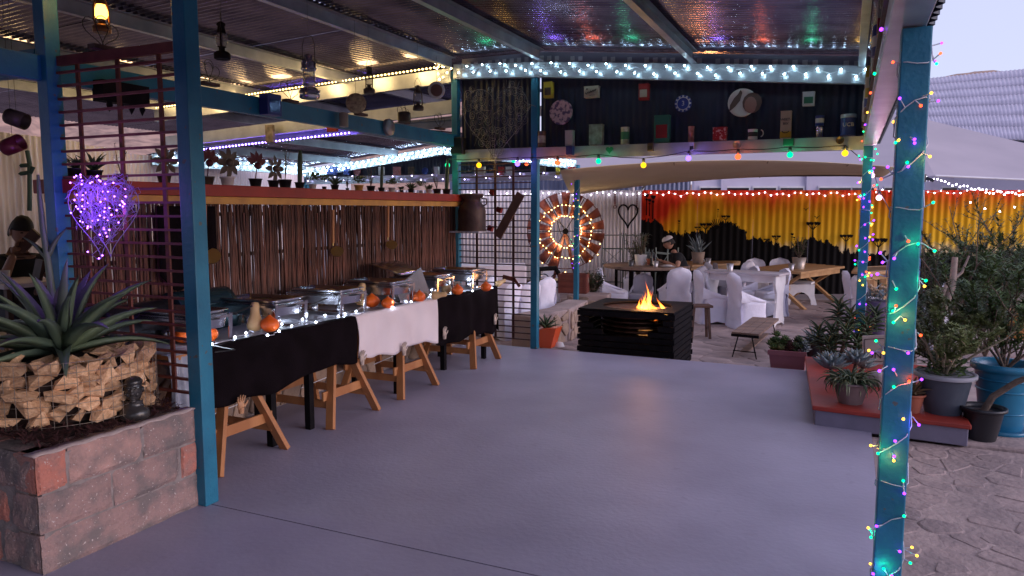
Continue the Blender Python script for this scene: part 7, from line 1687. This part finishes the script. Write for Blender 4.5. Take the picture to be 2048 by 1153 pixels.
# ================================================================ raised bed at the right with its pots
BZ = .13
t = thing('raised_bed', 'low grey planting ledge with a red painted top along the slab edge', 'planting ledge', (.3, 7.0, 0))
bo = [(-.175, 6.05), (.83, 5.95), (.83, 8.06), (-.335, 8.08)]
mb = MB(); mb.prism(bo, Matrix.Translation((0, 0, BZ / 2 - .01)), BZ); obj('base', mb, BEDSIDE, t, bevel=.006)
bo2 = [(-.195, 6.03), (.845, 5.93), (.845, 8.08), (-.355, 8.095)]; mb = MB(); mb.prism(bo2, Matrix.Translation((0, 0, BZ + .005)), .035); obj('red_top', mb, REDTOP, t, bevel=.008)
BT = BZ + .0225
def pot_at(px, py, z, r, h, m, label, soil=True, rim=1.12, name='plant_pot', depth_push=0, sauc=None):
    p = G(px, py, z); d = Vector((p.x, p.y, 0)).normalized(); p += d * r * .8
    t = thing('potted_plant', label, 'potted plant', p); mb = MB(); mb.lathe([(r * .66, 0), (r * .8, h * .35), (r * .95, h * .85), (r * 1.0, h * .9), (r * rim, h * .91), (r * rim, h), (r * .96, h), (r * .93, h * .88)], (0, 0, 0), 28); obj('pot', mb, m, t, world=False)
    mb = MB(); mb.lathe([(r * .94, h * .86), (.001, h * .90)], (0, 0, 0), 20); obj('soil', mb, SOIL, t, world=False)
    if sauc: mb = MB(); mb.lathe([(r * .9, -.0), (r * 1.0, .035), (r * .95, .03), (.001, .01)], (0, 0, 0), 24); obj('saucer', mb, sauc, t, world=False)
    return t, p, h
def crown(t, c, n, h, w_, leafm, L, W, seed, r0=.012, nl=26, stemm=BARK, kinky=.08, levels=2, tips=False):
    rg = random.Random(seed); mb, lb = MB(), MB(); c = Vector(c)
    def grow(p, d, L_, r_, lv):
        pts = [p]; dd = d.copy()
        for i in range(4): dd = (dd + Vector((rg.gauss(0, kinky * 2), rg.gauss(0, kinky * 2), rg.gauss(.05, kinky)))).normalized(); pts.append(pts[-1] + dd * L_ / 4)
        mb.tube(pts, [r_, r_ * .85, r_ * .7, r_ * .6, r_ * .45], 5, cap=False)
        if lv > 0:
            for k in range(rg.randint(2, 4)): grow(pts[rg.randint(1, 4)], (dd + Vector((rg.uniform(-1, 1), rg.uniform(-1, 1), rg.uniform(-.2, .7))) * .9).normalized(), L_ * rg.uniform(.5, .75), r_ * .55, lv - 1)
        if lv <= 1:
            for i in range(nl if lv == 0 else nl // 3):
                t_ = rg.uniform(.1, 1) if not tips else rg.uniform(.6, 1); k = min(3, int(t_ * 4)); p_ = lerp(pts[k], pts[k + 1], t_ * 4 - k); a = rg.uniform(0, 6.28); lb.leaf(p_, (math.cos(a), math.sin(a), rg.uniform(-.1, 1)), (0, 0, 1), L * rg.uniform(.6, 1.15), W * rg.uniform(.8, 1.2), .15, 1)
    for k in range(n):
        a = 2 * math.pi * k / n + rg.uniform(-.3, .3); grow(c, Vector((math.cos(a) * w_ / h * .8, math.sin(a) * w_ / h * .8, 1)).normalized(), h * .62, r0, levels)
    obj('branches', mb, stemm, t, world=False); obj('foliage', lb, leafm, t, world=False)
# grey pot with jade bush
t, p, h = pot_at(1885, 834, BT, .185, .30, GREYPOT, 'large dark grey pot with a pale-branched jade bush on the red ledge'); crown(t, (0, 0, h * .88), 10, .62, .60, GREEN3, .046, .032, 4, .014, 85, mat('pale_jade_stem', (.34, .28, .20), .7), .12, 2)
mb = MB(); leafy(mb, (0, 0, h * .9), 170, .10, .03, random.Random(3), .5, r=.13); obj('underplanting', mb, GREEN2, t, world=False)
mb = MB(); mb.lathe([(.2075, h * .905), (.210, h * .93), (.210, h * 1.0), (.200, h * 1.01), (.178, h * .99)], (0, 0, 0), 28); obj('rim', mb, mat('pale_pot_rim', (.30, .30, .34), .7), t, world=False)
# blue pot
t, p, h = pot_at(2000, 872, .0, .20, .52, BLUEPOT, 'tall turquoise ribbed pot at the right edge with a dark-leaved shrub', sauc=BLUEPOT); crown(t, (0, 0, h * .88), 8, .85, .6, GREEN2, .075, .034, 8, .011, 60, BARK, .10, 2)
mb = MB()
for z in (.30, .62, .78): mb.tube([Vector((.2 * (.66 + .36 * z) * math.cos(a), .2 * (.66 + .36 * z) * math.sin(a), h * z)) for a in [i * .2244 for i in range(28)]], .008, 5, closed=True)
obj('ribs', mb, BLUEPOT, t, world=False)
# black pot with a leaning trunk
t, p, h = pot_at(1962, 886, -.0, .135, .24, BLACKP, 'black plastic pot with a thick bare trunk leaning right'); mb = MB(); mb.tube([(0, 0, .2), (.05, -.01, .32), (.18, -.05, .45), (.36, -.1, .56), (.55, -.14, .78)], [.026, .024, .022, .022, .018], 8); obj('trunk', mb, BARK, t, world=False)
mb = MB(); leafy(mb, (.5, -.13, .74), 90, .14, .04, random.Random(8), 1.1, r=.08); obj('foliage', mb, GREEN5, t, world=False)
# terracotta pot behind the lit post
t, p, h = pot_at(1822, 828, BT, .085, .14, TERRA, 'terracotta pot with a small aloe half hidden by the near lit post')
for i in range(14): mb = MB(); blade(mb, (0, 0, h * .9), i * 2.4, R(25 + 4 * i), .17, .03, .7, 6); obj('leaf', mb, mat('bronze_leaf', (.16, .10, .05), .5), t, world=False)
# round grey-pink pot, with trailing succulent
t, p, h = pot_at(1700, 812, BT, .13, .17, mat('pinkish_clay_pot', (.22, .15, .15), .8, 0, (.16, .11, .11), 8), 'clay pot spilling striped trailing succulent fingers over the red ledge')
rg = random.Random(31); 
VAR = mat('variegated_finger', (.16, .19, .10), .55, 0, (.36, .36, .22), 12)
mb = MB(); lb = MB()
for i in range(150):
    a = rg.uniform(0, 6.28); r_ = rg.uniform(0, .10); blade(mb if i % 2 else lb, (r_ * math.cos(a), r_ * math.sin(a), h * .85 + .03), a + rg.uniform(-.5, .5), R(rg.uniform(-5, 70)), rg.uniform(.11, .21), .017, rg.uniform(.9, 2.4), 5)
obj('trailing_fingers', mb, VAR, t, world=False); obj('dark_fingers', lb, GREEN5, t, world=False)
# glaucous rosette plant
p = G(1690, 790, BT) + Vector((-.06, .36, 0)); t = thing('blue_succulent', 'pale blue-grey succulent rosette of broad leaves on the red ledge', 'succulent', p); rg = random.Random(5)
for c_, n_, s_ in (((-.06, -.02, .16), 24, 1.1), ((.14, .05, .20), 22, 1.0), ((.20, .20, .14), 18, .75)):
    for i in range(n_): mb = MB(); blade(mb, c_, i * 2.4, R(12 + 62 * i / n_), .17 * s_ * (1 - .3 * i / n_), .052 * s_, -.15, 5, .3); obj('leaf', mb, GREEN4, t, world=False)
mb = MB(); 
for c_ in ((-.06, -.02, .16), (.14, .05, .20), (.20, .20, .14)): mb.tube([(c_[0] * .7, c_[1], 0), c_], .018, 6)
obj('stems', mb, BARK, t, world=False)
# tall aloe with toothed star heads
p = G(1650, 730, BT) + Vector((.05, .15, 0)); t = thing('krantz_aloe', 'tall clump of dark star-headed aloes at the back of the red ledge', 'aloe', p); rg = random.Random(15)
for k, (x, y, zz) in enumerate(((0, 0, .32), (.16, .10, .48), (-.12, .05, .30), (.30, .0, .42), (.22, -.12, .26), (.05, .2, .55), (.38, .12, .50), (.12, -.15, .36), (-.02, -.15, .22))):
    mb = MB(); mb.tube([(x * .5, y * .5, 0), (x * .9, y, zz * .6), (x, y, zz)], .017, 6); obj('stem', mb, BARK, t, world=False); lb = MB()
    for i in range(26): blade(lb, (x, y, zz - .16 + .17 * i / 26), i * 2.4, R(5 + 62 * i / 26), .17, .026, .75, 5)
    obj('leaf_head', lb, GREEN5, t, world=False)
# small spiky aloe at the corner in a black pot
t, p, h = pot_at(1628, 722, BT - .1, .10, .2, BLACKP, 'black pot with a grey spiky aloe at the ledge corner')
for i in range(18): mb = MB(); blade(mb, (0, 0, h * .9), i * 2.4, R(18 + 3.6 * i), .21, .042, .35, 6); obj('leaf', mb, GREEN4, t, world=False)
# pink trough
a, b = G(1540, 700, -.02), G(1612, 712, -.02); a = Vector((-.86, 8.33, -.25)); b = Vector((-.42, 8.33, -.25))
ztop = AT(1575, 703, 8.45).z; t = thing('pink_trough', 'long pink painted trough with green rosette succulents at the slab edge', 'planter', (-.64, 8.38, PZ))
xL, xR = PY(1539, 705, 8.3).x, PY(1612, 705, 8.3).x; mb = MB(); zt2 = PY(1575, 704, 8.25).z; mb.add([(xL + .06, 8.25, PZ), (xR - .02, 8.25, PZ), (xR - .02, 8.45, PZ), (xL + .06, 8.45, PZ), (xL, 8.20, zt2), (xR, 8.20, zt2), (xR, 8.50, zt2), (xL, 8.50, zt2)], [(3, 2, 1, 0), (0, 1, 5, 4), (1, 2, 6, 5), (2, 3, 7, 6), (3, 0, 4, 7)]); mb.box(((xL + xR) / 2, 8.35, zt2 - .02), (xR - xL - .02, .27, .02)); PK = mat('pink_paint', (.36, .13, .15), .65, 0, (.30, .10, .12), 5); obj('trough', mb, PK, t)
mb = MB(); mb.box(((xL + xR) / 2, 8.197, zt2 - .01), (xR - xL + .02, .02, .05)); obj('rim', mb, PK, t)
rg = random.Random(12)
for k, (u, hh, m_) in enumerate(((.10, .10, GREEN2), (.22, .20, GREEN2), (.36, .16, GREEN2), (.30, .08, GREEN3), (.55, .10, MAROON), (.70, .12, GREEN5), (.85, .16, GREEN5), (.95, .10, GREEN4))):
    c_ = Vector((xL + (xR - xL) * u, 8.33, zt2)); lb = MB()
    for j in range(4):
        cc_ = c_ + Vector((rg.uniform(-.03, .03), rg.uniform(-.05, .05), hh * j / 4))
        for i in range(16): blade(lb, cc_, i * 2.4, R(5 + 70 * i / 16), .062, .030, -.2, 3)
    obj('rosette', lb, m_, t)
# purple flower pot urn behind
q = AT(1755, 600, 7.6); t = thing('flower_urn', 'purple-grey urn of pale fleshy flowers behind the near lit post', 'potted plant', Vector((q.x, q.y, BT))); hU = q.z + .02 - BT - .03
mb = MB(); mb.lathe([(.10, 0), (.12, hU * .5), (.13, hU * .8), (.15, hU), (.13, hU)], (0, 0, 0), 20); obj('urn', mb, mat('purple_urn', (.09, .06, .13), .6), t, world=False)
mb = MB(); rg = random.Random(2)
for i in range(26): a = rg.uniform(0, 6.28); r_ = rg.uniform(0, .12); mb.ball((r_ * math.cos(a), r_ * math.sin(a), hU + rg.uniform(.05, .15)), .018, 6, 4)
obj('flowers', mb, mat('dusty_flower', (.38, .26, .16), .8), t, world=False, kind='stuff'); mb = MB(); leafy(mb, (0, 0, hU - .02), 110, .16, .02, random.Random(5), .9, r=.1); obj('foliage', mb, GREEN4, t, world=False)
# sign board with hand lettering
p0 = AT(1723, 735, 6.75); q0 = AT(1832, 732, 6.6); xa = (q0 - p0); xa.z = 0; Wd = xa.length; xa.normalize(); na = Vector((xa.y, -xa.x, 0)); cen = (p0 + q0) / 2; cen.z = max(BT + .02, cen.z)
t = thing('lettered_board', 'cream hand-lettered board leaning among the pots behind the near lit post', 'sign', Vector((cen.x, cen.y, cen.z)))
Mx = Matrix(((xa.x, 0, na.x, cen.x), (xa.y, 0, na.y, cen.y), (0, 1, 0, cen.z + .17), (0, 0, 0, 1))) @ Matrix.Rotation(.06, 4, 'Z')
CB = mat('cream_board', (.48, .40, .38), .8, 0, (.40, .33, .31), 6); mb = MB(); mb.prism([(-Wd * .5, -.15), (Wd * .5, -.15), (Wd * .46, .13), (Wd * .3, .16), (.12, .27), (.0, .12), (-Wd * .5, .11)], Mx, .016); obj('board', mb, CB, t)
mb = MB()
for a, b in (((-Wd * .46, -.12), (Wd * .46, -.12)), ((-Wd * .46, .08), (-.02, .09)), ((-Wd * .46, -.12), (-Wd * .46, .08)), ((Wd * .46, -.12), (Wd * .43, .10))): mb.beam(Mx @ Vector((*a, .010)), Mx @ Vector((*b, .010)), .006, .004)
mb.tube([Mx @ Vector((.13 + .035 * math.cos(a), .17 + .035 * math.sin(a), .01)) for a in [i * .45 for i in range(14)]], .004, 4, closed=True); obj('border', mb, INK, t)
for s_, x, y in (('ON', -.13, -.07), ('T...', .155, .035), ('AND!', .165, -.06)): text_obj(s_, .085, Mx @ Matrix.Translation((x, y, .0095)), INK, t)
# whitish stone lump
mb = MB(); c = G(1752, 762, BT + .04) ; 
mb.ball(c, (.10, .08, .09), 14, 9); 
for v in mb.v: v += (v - c) * .18 * noise.noise(v * 12)
solo('pale_rock', mb, mat('pale_rock_mat', (.42, .36, .38), .85, 0, (.34, .29, .31), 9, bump=.6), 'pale rounded rock between the succulents and the near lit post', 'rock', c)
# tall shrubs behind at the right
def tall(px, d, z0, n, h, w_, m, L, W, seed, label, lv=2, nl=24, kinky=.08, r0=.014, bark=BARK):
    q = ground(px, d, z0); t = thing('shrub', label, 'shrub', q); crown(t, (0, 0, 0), n, h, w_, m, L, W, seed, r0, nl, bark, kinky, lv); return t
tall(1945, 8.6, .0, 12, 1.30, .55, GREEN5, .085, .036, 3, 'dense dark green shrub rising in front of the mural at the right', 2, 80)
tall(1990, 8.2, .0, 9, 1.25, .5, GREEN2, .08, .032, 13, 'leafy green shrub at the right edge behind the turquoise pot', 2, 80)
tall(1905, 8.2, .0, 5, 1.75, .30, GREEN2, .075, .028, 5, 'airy upright sapling right of the near lit post reaching above the fence base', 2, 34)
tall(2010, 9.3, .0, 6, 1.75, .45, GREEN5, .075, .028, 15, 'tall thin sapling near the right photo edge', 2, 34)
tall(1835, 8.4, .0, 9, 1.05, .42, GREEN4, .065, .015, 7, 'grey-leaved rosemary-like shrub just right of the near lit post', 1, 60, .05)
tall(1860, 7.7, BT, 7, .55, .40, GREEN5, .09, .034, 17, 'low dark foliage behind the grey pot on the red ledge', 2, 70)
q = ground(1893, 8.0, 0); t = thing('old_trunk', 'pale gnarled tree trunk with a cut branch behind the jade bush', 'trunk', q); mb = MB(); d_ = 8.0
mb.tube([q, AT(1880, 640, d_), AT(1905, 570, d_), AT(1910, 515, d_)], [.05, .04, .035, .03], 8); mb.tube([AT(1905, 560, d_), AT(1924, 545, d_), AT(1938, 512, d_)], [.02, .014, .010], 6); mb.tube([AT(1860, 640, d_), AT(1880, 600, d_), AT(1898, 560, d_)], [.03, .024, .018], 6); obj('wood', mb, mat('pale_trunk', (.34, .26, .22), .8, 0, (.22, .16, .14), 10, bump=.5), t)
# hose and cord along the pots
mb = MB(); mb.tube([AT(1925, 788, 7.0), AT(1950, 830, 6.9), AT(1985, 838, 6.9), AT(2010, 820, 7.0)], .004, 5); solo('cord', mb, WIRE, 'thin white cord draped between the grey and turquoise pots', 'cord')
mb = MB(); mb.lathe([(.30, 0), (.30, .32), (.28, .34)], (0, 0, 0), 24); q = ground(2052, 9.6, 0); o = mb
for v in mb.v: v += q
solo('orange_drum', mb, mat('orange_drum_paint', (.55, .20, .04), .5), 'orange drum half hidden at the right photo edge', 'drum', q)
